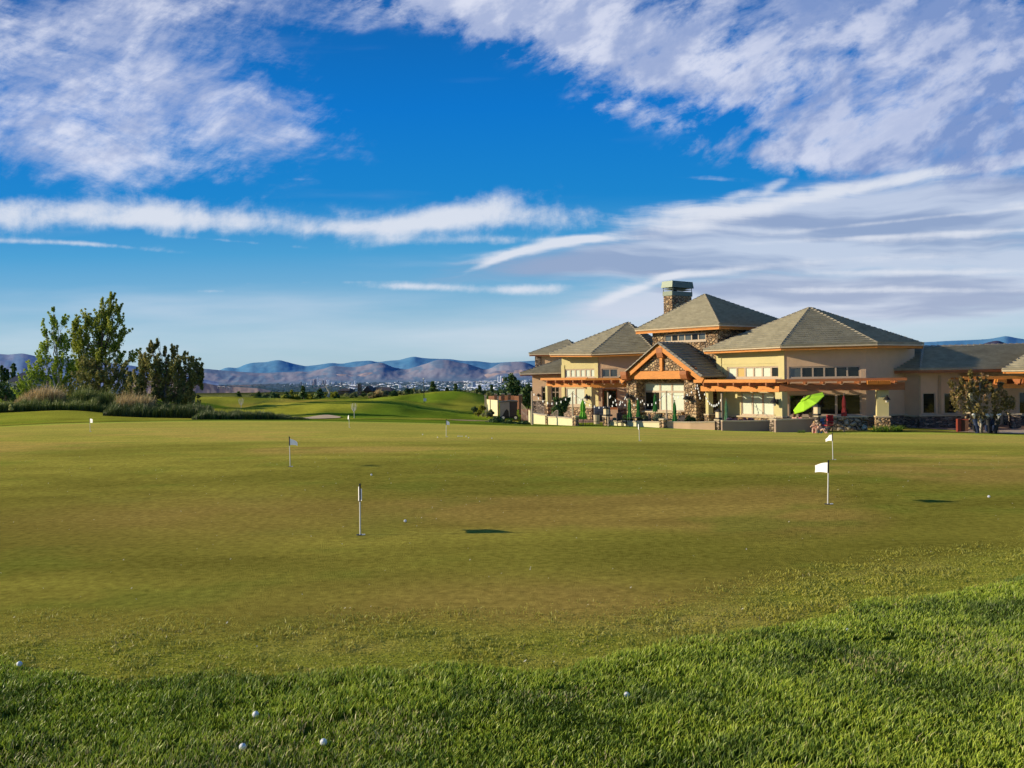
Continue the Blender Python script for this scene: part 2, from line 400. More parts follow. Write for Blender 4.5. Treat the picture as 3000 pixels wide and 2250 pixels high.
m6 = total([blob(2700, 640, 500, 7, 5, .55), blob(2450, 700, 600, 8, 2, .5), blob(2650, 850, 500, 10, -1, .6), blob(2300, 905, 500, 9, 2, .5), blob(2010, 622, 190, 30, 4, .95), blob(2320, 588, 330, 26, 11, .95), blob(2700, 520, 330, 24, 9, .85), blob(2930, 484, 260, 20, 3, .70), blob(1600, 722, 210, 15, 10, 1.0), blob(1720, 702, 160, 12, 0, .95), blob(1440, 768, 90, 10, 20, .8), blob(2080, 668, 250, 18, -3, .55),
            blob(1790, 872, 80, 20, 24, .90), blob(1900, 835, 120, 13, 20, .9), blob(2080, 798, 200, 13, 4, .95), blob(2520, 800, 350, 12, 0, .75), blob(2800, 690, 280, 15, 3, .75), blob(2600, 755, 380, 13, 2, .65), blob(2900, 795, 250, 11, 0, .6), blob(2170, 570, 60, 16, 16, .6), blob(2265, 550, 45, 14, 30, .6), blob(2060, 520, 120, 10, -5, .4), blob(2960, 598, 60, 12, 0, .5), blob(2350, 860, 300, 20, 4, .45)])
c6 = sm(math_('ADD', m6, total([math_('MULTIPLY', math_('SUBTRACT', n_len2, .5), 1.5), math_('MULTIPLY', math_('SUBTRACT', n_wisp, .5), .8), math_('MULTIPLY', math_('SUBTRACT', n_fib2, .5), .5)])), .12, 1.25)
c4 = math_('MULTIPLY', c4, sm(m4, .05, .30)); c6 = math_('MULTIPLY', c6, sm(m6, .05, .30))
# veil near the horizon
m5 = total([blob(1300, 990, 1500, 80, 0, .55), blob(300, 900, 700, 60, 0, .45), blob(2400, 930, 900, 110, 0, .62), blob(2500, 840, 700, 60, 0, .4)])
n_v = noise(math_('MULTIPLY', su, 2.0), math_('MULTIPLY', sv, 16.0), 4.0, 1.6, 6, .5)
c5 = math_('MULTIPLY', sm(math_('ADD', m5, math_('MULTIPLY', math_('SUBTRACT', n_v, .5), 1.1)), .1, .95), .62)
# base blue: the physical sky, pushed towards the photo's deep polarised blue
hs = N(wt, 'ShaderNodeHueSaturation'); hs.inputs['Saturation'].default_value = 1.25; L(wt, sky.outputs[0], hs.inputs['Color'])
mulb = N(wt, 'ShaderNodeMixRGB', blend_type='MULTIPLY'); mulb.inputs[0].default_value = 1
el = math_('MULTIPLY', sv, 1.0)
gr = ramp(wt, [(0.0, (.44, .60, .70)), (.045, (.36, .58, .73)), (.085, (.22, .48, .71)), (.14, (.07, .37, .70)), (.20, (.005, .245, .66)), (.30, (.0, .19, .65)), (.38, (.002, .15, .53)), (.45, (.006, .11, .42)), (1.0, (.02, .10, .30))])
L(wt, el, gr.inputs[0])
nis = N(wt, 'ShaderNodeMixRGB', blend_type='MIX'); nis.inputs[0].default_value = .86
sc_ = N(wt, 'ShaderNodeVectorMath'); sc_.operation = 'SCALE'; sc_.inputs['Scale'].default_value = .085; L(wt, hs.outputs[0], sc_.inputs[0])
L(wt, sc_.outputs[0], nis.inputs[1]); L(wt, gr.outputs[0], nis.inputs[2])
shade = sm(math_('ADD', math_('MULTIPLY', n_mot, .6), math_('MULTIPLY', n_big, .7)), .48, .80)
whitec = N(wt, 'ShaderNodeMixRGB'); whitec.inputs[1].default_value = (.76, .79, .92, 1); whitec.inputs[2].default_value = (.22, .32, .60, 1)
shR = math_('MULTIPLY', shade, sm(su, -.1, .45)); n_puff = noise(math_('MULTIPLY', xs2, 9.0), math_('MULTIPLY', ys2, 15.0), 11.0, 1.5, 5, .55)
thin = math_('SUBTRACT', 1.0, sm(n_puff, .40, .60))
L(wt, total([math_('MULTIPLY', shR, .45), math_('MULTIPLY', thin, .60), math_('MULTIPLY', sm(su, .2, .6), .10)]), whitec.inputs[0])
len_c = N(wt, 'ShaderNodeMixRGB'); len_c.inputs[1].default_value = (.62, .67, .80, 1); len_c.inputs[2].default_value = (.34, .40, .58, 1)
L(wt, sm(noise(math_('MULTIPLY', uw, 3.0), math_('MULTIPLY', vw, 26.0), 9.0, 1.2, 5, .5), .42, .62), len_c.inputs[0])
cur = nis.outputs[0]
for dens, colr in ((c5, None), (c1, whitec), (c2, None), (c4, len_c), (c6, None), (c3, whitec)):
    mx = N(wt, 'ShaderNodeMixRGB'); L(wt, math_('MULTIPLY', dens, .92), mx.inputs[0]); L(wt, cur, mx.inputs[1])
    if colr is None: mx.inputs[2].default_value = (.74, .78, .87, 1)
    else: L(wt, colr.outputs[0], mx.inputs[2])
    cur = mx.outputs[0]
L(wt, cur, bg.inputs['Color']); bg.inputs['Strength'].default_value = 1.0

# ------------------------------------------------------------------ terrain heights
TP = []
for px, py, Y in [(264, 1265, 43), (850, 1367, 21.2), (1023, 1253, 48.6), (1307, 1280, 36), (1873, 1292, 33.5), (2440, 1348, 24),
                  (0, 1250, 56), (130, 1241, 58), (600, 1232, 60), (1000, 1234, 60), (1300, 1240, 60), (1560, 1248, 60), (1780, 1250, 58.5), (2000, 1258, 57), (2300, 1266, 55), (2440, 1267, 54), (2700, 1263, 55), (3000, 1273, 54),
                  (650, 1214, 100), (650, 1192, 150), (600, 1187, 175), (850, 1174, 185), (1100, 1159, 190), (1250, 1156, 190), (1400, 1160, 180), (1500, 1166, 170), (1560, 1180, 150),
                  (1100, 1200, 110), (1100, 1226, 76), (1300, 1205, 104), (1300, 1226, 80), (880, 1226, 78), (450, 1229, 66), (640, 1228, 70), (1430, 1236, 84), (1500, 1230, 90), (1400, 1205, 110),
                  (170, 1203, 75), (0, 1213, 75), (400, 1224, 72), (-300, 1235, 70), (-300, 1262, 52), (300, 1212, 76)]:
    p = at(px, py, Y); TP.append((p.x, p.y, p.z))
TP += [(x, y, 0) for x in (-25, -12, 0, 12) for y in (-8, 4, 14)] + [(25, 4, 0), (25, 14, -.1), (45, 25, -1), (60, 60, -2.2), (80, 110, -3), (60, 200, -4), (-80, 40, 0), (-110, 100, -.6), (-110, 200, -1.2), (-60, 200, -1.6), (-40, 100, -.5), (-28, 100, -.6), (-50, 120, -.6), (8, 20, 0), (-4, 26, -.05), (14.5, 14.3, 0), (15, 80, -1.9), (30, 75, -2.2), (30, 100, -2.6)]
TP = np.array(TP)
def _tps(r): return np.where(r > 1e-9, r * r * np.log(r + 1e-12), 0)
_P = TP[:, :2] / 50.0; _n = len(_P)
_K = _tps(np.linalg.norm(_P[:, None] - _P[None], axis=2)) + np.eye(_n) * 1e-3
_A = np.zeros((_n + 3, _n + 3)); _A[:_n, :_n] = _K; _A[:_n, _n] = 1; _A[:_n, _n + 1:] = _P; _A[_n, :_n] = 1; _A[_n + 1:, :_n] = _P.T
_w = np.linalg.solve(_A, np.concatenate([TP[:, 2], [0, 0, 0]]))
BUMPS = [(1260, 1180, 118, 9, 13, .9), (1160, 1200, 100, 8, 7, .7), (1330, 1190, 125, 9, 7, .6), (1000, 1190, 125, 16, 6, .5), (760, 1195, 130, 14, 8, .45), (900, 1180, 160, 12, 7, .6), (1080, 1215, 90, 7, 4, .4), (1420, 1195, 120, 8, 8, .4), (640, 1200, 120, 9, 6, .3), (1180, 1170, 150, 12, 8, .5)]
BUMPS = [(at(px, py, Y).x, Y, sx, sy, h) for px, py, Y, sx, sy, h in BUMPS]
VAL = -150.0
def terrain(x, y):
    x = np.atleast_1d(np.asarray(x, dtype=np.float64)); y = np.atleast_1d(np.asarray(y, dtype=np.float64))
    xc = np.clip(x, -120, 90); yc = np.clip(y, -9, 205); q = np.stack([xc, yc], -1).reshape(-1, 2) / 50.0
    out = np.zeros(len(q))
    for i in range(0, len(q), 60000):
        c = q[i:i + 60000]; out[i:i + 60000] = _tps(np.linalg.norm(c[:, None] - _P[None], axis=2)) @ _w[:_n] + _w[_n] + c @ _w[_n + 1:]
    out = out.reshape(x.shape)
    out = np.where(y < 16, out * sstep(10, 18, y), out)
    for bx, by, sx, sy, h in BUMPS:
        out = out + 1.5 * h * np.exp(-((x - bx) / sx) ** 2 - ((y - by) / sy) ** 2)
    far = sstep(70, 95, y) * (1 - sstep(190, 260, y))
    out = out + far * ((fbm(x / 9, y / 7, 3, 5) - .5) * .9 + (fbm(x / 4, y / 11, 2, 8) - .5) * .35)
    s = sstep(205, 1500, y); s2 = sstep(120, 700, np.abs(x)) * sstep(50, 300, y)
    s = np.maximum(s, s2)
    out = out * (1 - s) + VAL * s
    return out
def tz(x, y): return float(terrain([x], [y])[0])

rough_px = [(-900, 1900), (-300, 1935), (0, 1945), (300, 1975), (420, 1988), (560, 1980), (760, 1992), (950, 1988), (1060, 1972), (1500, 1966), (1750, 1930), (2000, 1885), (2200, 1850), (2500, 1785), (2800, 1735), (3000, 1690), (3500, 1560)]
coll_px = [(-900, 1800), (0, 1860), (800, 1868), (1300, 1862), (1600, 1850), (1850, 1810), (2200, 1745), (2600, 1672), (3000, 1612), (3500, 1500)]
RB = np.array([tuple(at_z(px, py, 0)[:2]) for px, py in rough_px]); CB = np.array([tuple(at_z(px, py, 0)[:2]) for px, py in coll_px])
RB = RB[np.argsort(RB[:, 0])]; CB = CB[np.argsort(CB[:, 0])]
FB = np.array([(-70, 50), (-34, 56), (-30, 58), (-20, 60), (0, 60), (10, 58.5), (20, 54.5), (24, 53.6), (32, 53.5), (60, 50)])
def yrough(x): return np.interp(x, RB[:, 0], RB[:, 1]) + (fbm(np.asarray(x) * 3, np.asarray(x) * 0, 3, 2) - .5) * .35
def ycoll(x): return np.interp(x, CB[:, 0], CB[:, 1])
def yfar(x): return np.interp(x, FB[:, 0], FB[:, 1])

def srgb(r, g, b): return np.array([((c / 255) / 12.92 if c <= 10 else (((c / 255) + .055) / 1.055) ** 2.4) for c in (r, g, b)])
def lerp(a, b, t): t = np.asarray(t)[..., None]; return a * (1 - t) + b * t
ys_ = [-6.0]
while ys_[-1] < 212: ys_.append(ys_[-1] + max(.10, .0115 * (ys_[-1] + 9)))
while ys_[-1] < 90000: ys_.append(ys_[-1] * 1.035)
ys_ = np.array(ys_); ss = np.linspace(-1, 1, 501)
YY, SS = np.meshgrid(ys_, ss, indexing='ij'); XX = SS * (YY + 12) * .95
ZZ = terrain(XX.ravel(), YY.ravel()).reshape(XX.shape)
nr, nc = XX.shape
# colours
big = fbm(XX / 5.5, YY / 3.2, 4, 11); mid = fbm(XX / 1.3, YY / .9, 4, 21); brn = fbm(XX / 7 + 3, YY / 4.5, 3, 31)
green = lerp(np.array([.125, .115, .024]), np.array([.175, .155, .034]), sstep(.35, .65, big))
green = lerp(green, np.array([.24, .150, .058]), sstep(.50, .70, brn) * .50)
st_ = fbm(XX / 2.6, YY / .55, 4, 133); green = green * (.80 + .40 * st_)[..., None]
grn_ = fbm(XX / 1.1, YY / .45, 3, 151); green = green * (.84 + .32 * grn_)[..., None]
green = lerp(green, np.array([.10, .125, .022]), sstep(.55, .75, mid) * .5)
green = lerp(green, np.array([.27, .185, .065]), np.exp(-((XX + 4) / 7) ** 2 - ((YY - 34) / 1.6) ** 2) * .35)
green = lerp(green, np.array([.25, .16, .06]), np.exp(-((XX + 5) / 3.6) ** 2 - ((YY - 14.2) / 2.2) ** 2) * .5 * (.5 + mid))
green = lerp(green, np.array([.24, .15, .06]), np.exp(-((XX - 0.3) / 2.4) ** 2 - ((YY - 8.6) / 1.0) ** 2) * .5 * (.5 + mid))
green = lerp(green, np.array([.22, .185, .05]), sstep(26, 48, YY) * .55)
collar = lerp(np.array([.16, .17, .03]), np.array([.24, .20, .06]), sstep(.4, .65, mid))
rough = lerp(np.array([.035, .06, .008]), np.array([.07, .10, .015]), sstep(.35, .6, mid))
fair = lerp(np.array([.10, .175, .018]), np.array([.22, .25, .035]), sstep(.35, .65, fbm(XX / 10, YY / 14, 3, 41)))
fair = lerp(fair, np.array([.34, .27, .06]), sstep(.60, .72, fbm(XX / 16, YY / 24, 3, 44)) * .55)
fair = lerp(fair, np.array([.045, .085, .012]), sstep(.56, .68, fbm(XX / 9 + 7, YY / 12, 3, 47)) * .6)
yr = yrough(XX[0]) if False else np.interp(XX, RB[:, 0], RB[:, 1]) + (fbm(XX * 1.6, YY * 1.6, 3, 2) - .5) * .5
yc_ = np.interp(XX, CB[:, 0], CB[:, 1]) + (fbm(XX * 1.1, YY * 1.1, 3, 6) - .5) * .7
yf = yfar(XX)
colr = lerp(collar, green, sstep(-.5, .4, YY - yc_))
colr = lerp(rough, colr, sstep(-.08, .08, YY - yr))
colr = lerp(colr, np.array([.17, .20, .035]), sstep(-3.4, -1.6, YY - yf) * .7)
colr = lerp(colr, fair, sstep(-.3, .5, YY - yf))
dark_edge = np.exp(-((YY - yf - .3) / .55) ** 2)
colr = lerp(colr, np.array([.028, .045, .01]), dark_edge * .85)
fair = fair * np.array([1.10, .95, 1.05]); fair = fair * (.62 + .76 * fbm(XX / 2.6, YY / 3.4, 4, 141))[..., None]
colr = lerp(colr, fair, sstep(-.3, .5, YY - yf)) ; colr = lerp(colr, np.array([.028, .045, .01]), dark_edge * .85)
brush = lerp(np.array([.045, .065, .025]), np.array([.12, .13, .05]), sstep(.4, .6, fbm(XX / 6, YY / 6, 3, 51)))
colr = lerp(colr, brush, sstep(186, 196, YY))
# distant valley: groves and roofs, with haze mixed into the ground colours
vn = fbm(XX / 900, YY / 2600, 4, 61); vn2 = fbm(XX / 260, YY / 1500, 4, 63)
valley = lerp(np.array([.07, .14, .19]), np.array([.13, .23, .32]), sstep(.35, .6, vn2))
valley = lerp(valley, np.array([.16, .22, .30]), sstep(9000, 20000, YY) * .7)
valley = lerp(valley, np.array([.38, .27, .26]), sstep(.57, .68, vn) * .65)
gain = 2.15 + 1.15 * sstep(11, 40, YY); gain = np.where(YY > yf, 1.75, gain); gain = np.where(YY < yr, 1.2, gain)
colr = colr * np.where(YY < 200, gain, 1.0)[..., None] * np.where((YY < yf) & (YY > yr), 1.0, 1.0)[..., None] * np.array([1.06, 1.03, .74])
db = np.exp(-((XX + 3.3) / 2.2) ** 2 - ((YY - 77) / 8) ** 2)
colr = lerp(colr, np.array([.50, .34, .19]), sstep(.3, .6, db))
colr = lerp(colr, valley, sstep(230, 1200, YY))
idx = np.arange(nr * nc).reshape(nr, nc)
Fq = np.stack([idx[:-1, :-1], idx[:-1, 1:], idx[1:, 1:], idx[1:, :-1]], -1).reshape(-1, 4)
TURF = colmat('turf', .38, 9, 1.0, .9, 60, .02, spec=0)
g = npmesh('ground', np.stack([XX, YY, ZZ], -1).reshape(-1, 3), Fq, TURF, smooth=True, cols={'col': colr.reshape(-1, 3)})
tag(g, 'clipped olive putting green with a coarser collar, rough in front and fairway behind', kind='structure')

# ------------------------------------------------------------------ grass blades
def blades(name, mat, x, y, h, w, lean=.35, seed=1, bend=.35, z=None, leandir=None, rvscale=1.0, parent=None, org=(0, 0, 0), rv=None):
    rs = np.random.RandomState(seed); n = len(x)
    z = terrain(x, y) if z is None else z
    t = rs.rand(n) * 2 * np.pi; cx, sx = np.cos(t), np.sin(t)
    la = rs.rand(n) * 2 * np.pi; ll = rs.rand(n) * lean * h
    lx, ly = np.cos(la) * ll, np.sin(la) * ll
    if leandir is not None: lx = lx + leandir[0] * h; ly = ly + leandir[1] * h
    V = np.zeros((n, 6, 3)); wv = w / 2
    for j, (f, ww, b) in enumerate(((0, 1, 0), (.55, .85, .35), (1, .12, 1))):
        for s, sg in ((0, -1), (1, 1)):
            V[:, j * 2 + s, 0] = x + cx * wv * ww * sg + lx * b
            V[:, j * 2 + s, 1] = y + sx * wv * ww * sg + ly * b
            V[:, j * 2 + s, 2] = z + h * f
    base = np.arange(n) * 6
    Fq = np.concatenate([np.stack([base, base + 1, base + 3, base + 2], -1), np.stack([base + 2, base + 3, base + 5, base + 4], -1)])
    rvv = np.repeat((rs.rand(n) if rv is None else rv), 6)
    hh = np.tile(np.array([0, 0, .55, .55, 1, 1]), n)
    return npmesh(name, V.reshape(-1, 3), Fq, mat, attrs={'rv': rvv, 'hh': hh}, parent=parent, org=org)
def blademat(name, base, mid, tip, dry=None, trans=.3, rough=.45, spec=.3):
    m, nt, b = newmat(name)
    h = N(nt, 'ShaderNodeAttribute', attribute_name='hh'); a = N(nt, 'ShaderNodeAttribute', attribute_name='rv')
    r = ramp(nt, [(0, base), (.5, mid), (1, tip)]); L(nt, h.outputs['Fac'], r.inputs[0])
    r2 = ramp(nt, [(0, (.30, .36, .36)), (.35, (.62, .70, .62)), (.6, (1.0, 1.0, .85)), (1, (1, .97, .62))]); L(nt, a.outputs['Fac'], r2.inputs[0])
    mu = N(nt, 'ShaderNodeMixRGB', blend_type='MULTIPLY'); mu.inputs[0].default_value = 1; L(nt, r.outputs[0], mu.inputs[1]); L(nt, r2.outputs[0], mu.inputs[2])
    out = mu.outputs[0]
    if dry:
        mx = N(nt, 'ShaderNodeMixRGB'); mx.inputs[2].default_value = (*dry, 1)
        rr = ramp(nt, [(.90, (0, 0, 0)), (.93, (1, 1, 1))]); L(nt, a.outputs['Fac'], rr.inputs[0]); L(nt, rr.outputs[0], mx.inputs[0]); L(nt, out, mx.inputs[1]); out = mx.outputs[0]
    L(nt, out, b.inputs['Base Color']); b.inputs['Roughness'].default_value = rough; b.inputs['Specular IOR Level'].default_value = spec
    tr = N(nt, 'ShaderNodeBsdfTranslucent'); L(nt, out, tr.inputs[0]); mx = N(nt, 'ShaderNodeMixShader'); mx.inputs[0].default_value = trans
    L(nt, b.outputs[0], mx.inputs[1]); L(nt, tr.outputs[0], mx.inputs[2]); L(nt, mx.outputs[0], nt.nodes['Material Output'].inputs[0])
    return m
rs = np.random.RandomState(5)
def scatter(n, x0, x1, y0, y1):
    return x0 + rs.rand(n) * (x1 - x0), y0 + rs.rand(n) * (y1 - y0)
LAWN = blademat('lawn_blade', (.02, .035, .004), (.34, .50, .035), (.90, .96, .18), dry=(.66, .56, .26), spec=.6, trans=.25)  # near-black roots and bright tips paint shade and highlights onto the blades
# rough in the foreground (denser near the lens)
n = 1050000
x, y = scatter(n, -9.5, 10.5, 3.2, 12.5)
keep = (fbm(x * 9, y * 9, 2, 79) > .10 + .25 * rs.rand(n)) & (np.abs(x) < (y * .62 + 1.6)) & (y < np.interp(x, RB[:, 0], RB[:, 1]) + (fbm(x * 1.6, y * 1.6, 3, 2) - .5) * .5 + .02)
x, y = x[keep], y[keep]; print('rough blades', len(x))
cl = fbm(x * 2.2, y * 2.2, 3, 71); big_ = fbm(x * .7, y * .9, 3, 73)
h = (.020 + .036 * cl) * (.6 + .7 * rs.rand(len(x))) * (.6 + .7 * big_)
rv = np.clip(.50 + 1.5 * (fbm(x * 1.5, y * 1.9, 3, 75) - .5) + .9 * (fbm(x * 7, y * 7, 2, 76) - .5) + .75 * (rs.rand(len(x)) - .5), 0, .89)
dryp = (fbm(x * .8 + 4, y * .9, 3, 77) > .66) & (rs.rand(len(x)) < .14) | (rs.rand(len(x)) < .012)
rv = np.where(dryp, .97, rv)
zb_ = .050 * (fbm(x * 1.5, y * 1.8, 3, 88) - .42) + .018 * (fbm(x * 6, y * 6, 2, 89) - .5)
zb_ = np.clip(zb_, -.004, .05) * sstep(0, .35, np.interp(x, RB[:, 0], RB[:, 1]) - y + .1)
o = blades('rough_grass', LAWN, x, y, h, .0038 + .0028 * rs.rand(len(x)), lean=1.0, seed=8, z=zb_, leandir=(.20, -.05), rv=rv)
tag(o, 'thick mown green rough grass in the foreground', 'grass', kind='stuff')
COLL = blademat('collar_blade', (.22, .21, .035), (.48, .46, .08), (.80, .74, .20), dry=(.42, .34, .16))
n = 420000
x, y = scatter(n, -10, 12, 6, 13.5)
yrr = np.interp(x, RB[:, 0], RB[:, 1]); ycc = np.interp(x, CB[:, 0], CB[:, 1]) + (fbm(x * 1.1, y * 1.1, 3, 6) - .5) * .8
keep = (np.abs(x) < (y * .62 + 1)) & (y > yrr - .2) & (rs.rand(n) < 1 - sstep(-.6, 1.0, y - ycc))
x, y = x[keep], y[keep]; print('collar blades', len(x))
cl = fbm(x * 3, y * 3, 3, 81)
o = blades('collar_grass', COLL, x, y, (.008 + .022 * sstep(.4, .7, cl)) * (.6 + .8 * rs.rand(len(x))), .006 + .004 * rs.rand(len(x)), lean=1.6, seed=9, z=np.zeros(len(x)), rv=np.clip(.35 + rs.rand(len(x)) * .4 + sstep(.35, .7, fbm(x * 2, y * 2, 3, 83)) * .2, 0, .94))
tag(o, 'short yellowish collar grass between the putting green and the rough', 'grass', kind='stuff')

# light flecks: clippings and sand grains lying on the green
n = 900
x, y = scatter(n, -14, 16, 6.5, 26); keep = y > np.interp(x, CB[:, 0], CB[:, 1]) - 1.2; x, y = x[keep], y[keep]
V = []; Fc = []; zt = terrain(x, y)
for i in range(len(x)):
    a_ = rs.rand() * 6.28; l_ = .006 + .010 * rs.rand(); b = len(V); u_ = np.array([math.cos(a_), math.sin(a_), .5]) * l_; w_ = np.array([-math.sin(a_), math.cos(a_), .2]) * l_ * .5; p_ = np.array([x[i], y[i], zt[i] + .008])
    V += [p_ - u_, p_ + w_, p_ + u_, p_ - w_]; Fc.append((b, b + 1, b + 2, b + 3))
o = npmesh('turf_flecks', np.array(V), np.array(Fc), simple('fleck', (.78, .74, .52), .9, .1, 5)); tag(o, 'tiny pale clippings and sand grains strewn over the putting green', 'clippings', kind='stuff')
# ------------------------------------------------------------------ clubhouse
def V3(p, z): return Vector((p[0], p[1], z))
class Wall:
    """vertical plane through plan points a -> b; n points outward (to the lens side)"""
    def __init__(s, a, b):
        s.a = Vector(a[:2]); s.b = Vector(b[:2]); s.d = (s.b - s.a).normalized(); s.len = (s.b - s.a).length
        n = Vector((s.d.y, -s.d.x)); s.n = n if n.dot(-(s.a + s.b) / 2) > 0 else -n
    def uz(s, px, py, off=0.0):
        d = ray(px, py); A = s.a + s.n * off; n = s.n
        t = (A - Vector((0, 0))).dot(n) / (d.x * n.x + d.y * n.y)
        P = CAM + d * t; return (Vector((P.x, P.y)) - A).dot(s.d), P.z
    def P(s, u, z, off=0.0):
        q = s.a + s.d * u + s.n * off; return Vector((q.x, q.y, z))
    def slab(s, mb, u0, u1, z0, z1, o0, o1):
        mb.frame(s.P(u0, z0, o0), V3(s.d * (u1 - u0), 0), V3(s.n * (o1 - o0), 0), (0, 0, z1 - z0))
    def panel(s, mb, u0, u1, z0, z1, holes=(), th=.25):
        us = sorted({u0, u1, *[min(max(h[k], u0), u1) for h in holes for k in (0, 1)]}); zs = sorted({z0, z1, *[min(max(h[k], z0), z1) for h in holes for k in (2, 3)]})
        for i in range(len(us) - 1):
            for j in range(len(zs) - 1):
                uc, zc = (us[i] + us[i + 1]) / 2, (zs[j] + zs[j + 1]) / 2
                if us[i + 1] - us[i] < 1e-5 or zs[j + 1] - zs[j] < 1e-5: continue
                if any(h[0] < uc < h[1] and h[2] < zc < h[3] for h in holes): continue
                mb.quad(s.P(us[i], zs[j]), s.P(us[i + 1], zs[j]), s.P(us[i + 1], zs[j + 1]), s.P(us[i], zs[j + 1]))
        for h in holes:
            a, b, c, d = max(h[0], u0), min(h[1], u1), max(h[2], z0), min(h[3], z1)
            if b <= a or d <= c: continue
            for p, q in (((a, c), (b, c)), ((b, c), (b, d)), ((b, d), (a, d)), ((a, d), (a, c))):
                mb.quad(s.P(p[0], p[1]), s.P(q[0], q[1]), s.P(q[0], q[1], -th), s.P(p[0], p[1], -th))
def hole(W, x0, x1, y0, y1, xm=None):
    u0, z1 = W.uz(x0, y0); u1, z0 = W.uz(x1, y1); _, z1b = W.uz(x1, y0); _, z0b = W.uz(x0, y1)
    return (min(u0, u1), max(u0, u1), (z0 + z0b) / 2, (z1 + z1b) / 2)
def window(W, h, parent, cols, panes, rows=None, fw=.09, mw=.07, rec=.09, label=None, sill=True, colsplit=None):
    """frame with mullions; one pane mesh per light"""
    u0, u1, z0, z1 = h; mb = MB()
    for a, b, c, d in ((u0, u0 + fw, z0, z1), (u1 - fw, u1, z0, z1), (u0 + fw, u1 - fw, z0, z0 + fw), (u0 + fw, u1 - fw, z1 - fw, z1)):
        W.slab(mb, a, b, c, d, -rec - .06, -rec + .05)
    cs = colsplit or [i / cols for i in range(1, cols)]; iu0, iu1 = u0 + fw, u1 - fw; iz0, iz1 = z0 + fw, z1 - fw
    edges = [iu0] + [iu0 + (iu1 - iu0) * c for c in cs] + [iu1]
    for e in edges[1:-1]: W.slab(mb, e - mw / 2, e + mw / 2, iz0, iz1, -rec - .05, -rec + .04)
    rz = [iz0] + [iz0 + (iz1 - iz0) * r for r in (rows or [])] + [iz1]
    for e in rz[1:-1]: W.slab(mb, iu0, iu1, e - mw / 2, e + mw / 2, -rec - .045, -rec + .035)
    if sill: W.slab(mb, u0 - .06, u1 + .06, z0 - .10, z0 - .003, -.10, .06)
    fr = mb.build('window', FRAME, parent)
    if label: fr['label'] = label
    k = 0
    for j in range(len(rz) - 1):
        for i in range(len(edges) - 1):
            m = panes[k % len(panes)]; k += 1
            pb = MB(); W.slab(pb, edges[i], edges[i + 1], rz[j], rz[j + 1], -rec - .03, -rec - .01)
            pb.build('pane', m, fr)
    return fr

TR = .36
def clip(poly, lo, hi):
    def half(P, f):
        out = []
        for i in range(len(P)):
            a, b = P[i], P[(i + 1) % len(P)]; fa, fb = f(a), f(b)
            if fa >= 0: out.append(a)
            if (fa >= 0) != (fb >= 0): t = fa / (fa - fb); out.append((a[0] + (b[0] - a[0]) * t, a[1] + (b[1] - a[1]) * t))
        return out
    P = half(poly, lambda p: p[1] - lo)
    return half(P, lambda p: hi - p[1]) if len(P) > 2 else []
def roof_face(mb, pts, course=TR, lift=.13):
    """pts[0]->pts[1] is the eave; rows of flat tiles step up the slope"""
    p = [Vector(q) for q in pts]; e = (p[1] - p[0]).normalized(); n = e.cross(p[2] - p[0]).normalized()
    if n.z < 0: n = -n
    s = n.cross(e)
    if s.z < 0: s = -s
    loc = [((q - p[0]).dot(e), (q - p[0]).dot(s)) for q in p]
    top = max(q[1] for q in loc); bot = min(q[1] for q in loc)
    to3 = lambda x, y, l: p[0] + e * x + s * y + n * l
    k = math.floor(bot / course)
    while k * course < top:
        lo, hi = k * course, (k + 1) * course
        c = clip(loc, lo, hi)
        if len(c) >= 3:
            mb.poly([to3(x, y, lift * (1 - (y - lo) / course) + .004) for x, y in c])
            lowv = [q for q in c if abs(q[1] - max(lo, bot)) < 1e-5]
            if len(lowv) >= 2:
                xa, xb = min(q[0] for q in lowv), max(q[0] for q in lowv); y0 = lowv[0][1]
                l = lift * (1 - (y0 - lo) / course) + .004
                mb.quad(to3(xa, y0, -.02), to3(xb, y0, -.02), to3(xb, y0, l), to3(xa, y0, l))
        k += 1
def ridge(mb, a, b, r=.11, step=.42):
    a = Vector(a); b = Vector(b); d = b - a; n = max(1, int(d.length / step)); side = d.cross(Vector((0, 0, 1))).normalized(); up = side.cross(d).normalized()
    for i in range(n):
        p = a + d * (i / n); q = a + d * ((i + 1.06) / n)
        w0, w1 = r * 1.15, r * .85
        A = [p + side * w0 + up * -.02, p + up * (.05 + w0 * .6), p - side * w0 + up * -.02]
        B = [q + side * w1 + up * -.02, q + up * (.02 + w1 * .6), q - side * w1 + up * -.02]
        mb.add(A + B, [(0, 1, 4, 3), (1, 2, 5, 4), (0, 2, 1), (3, 4, 5)])
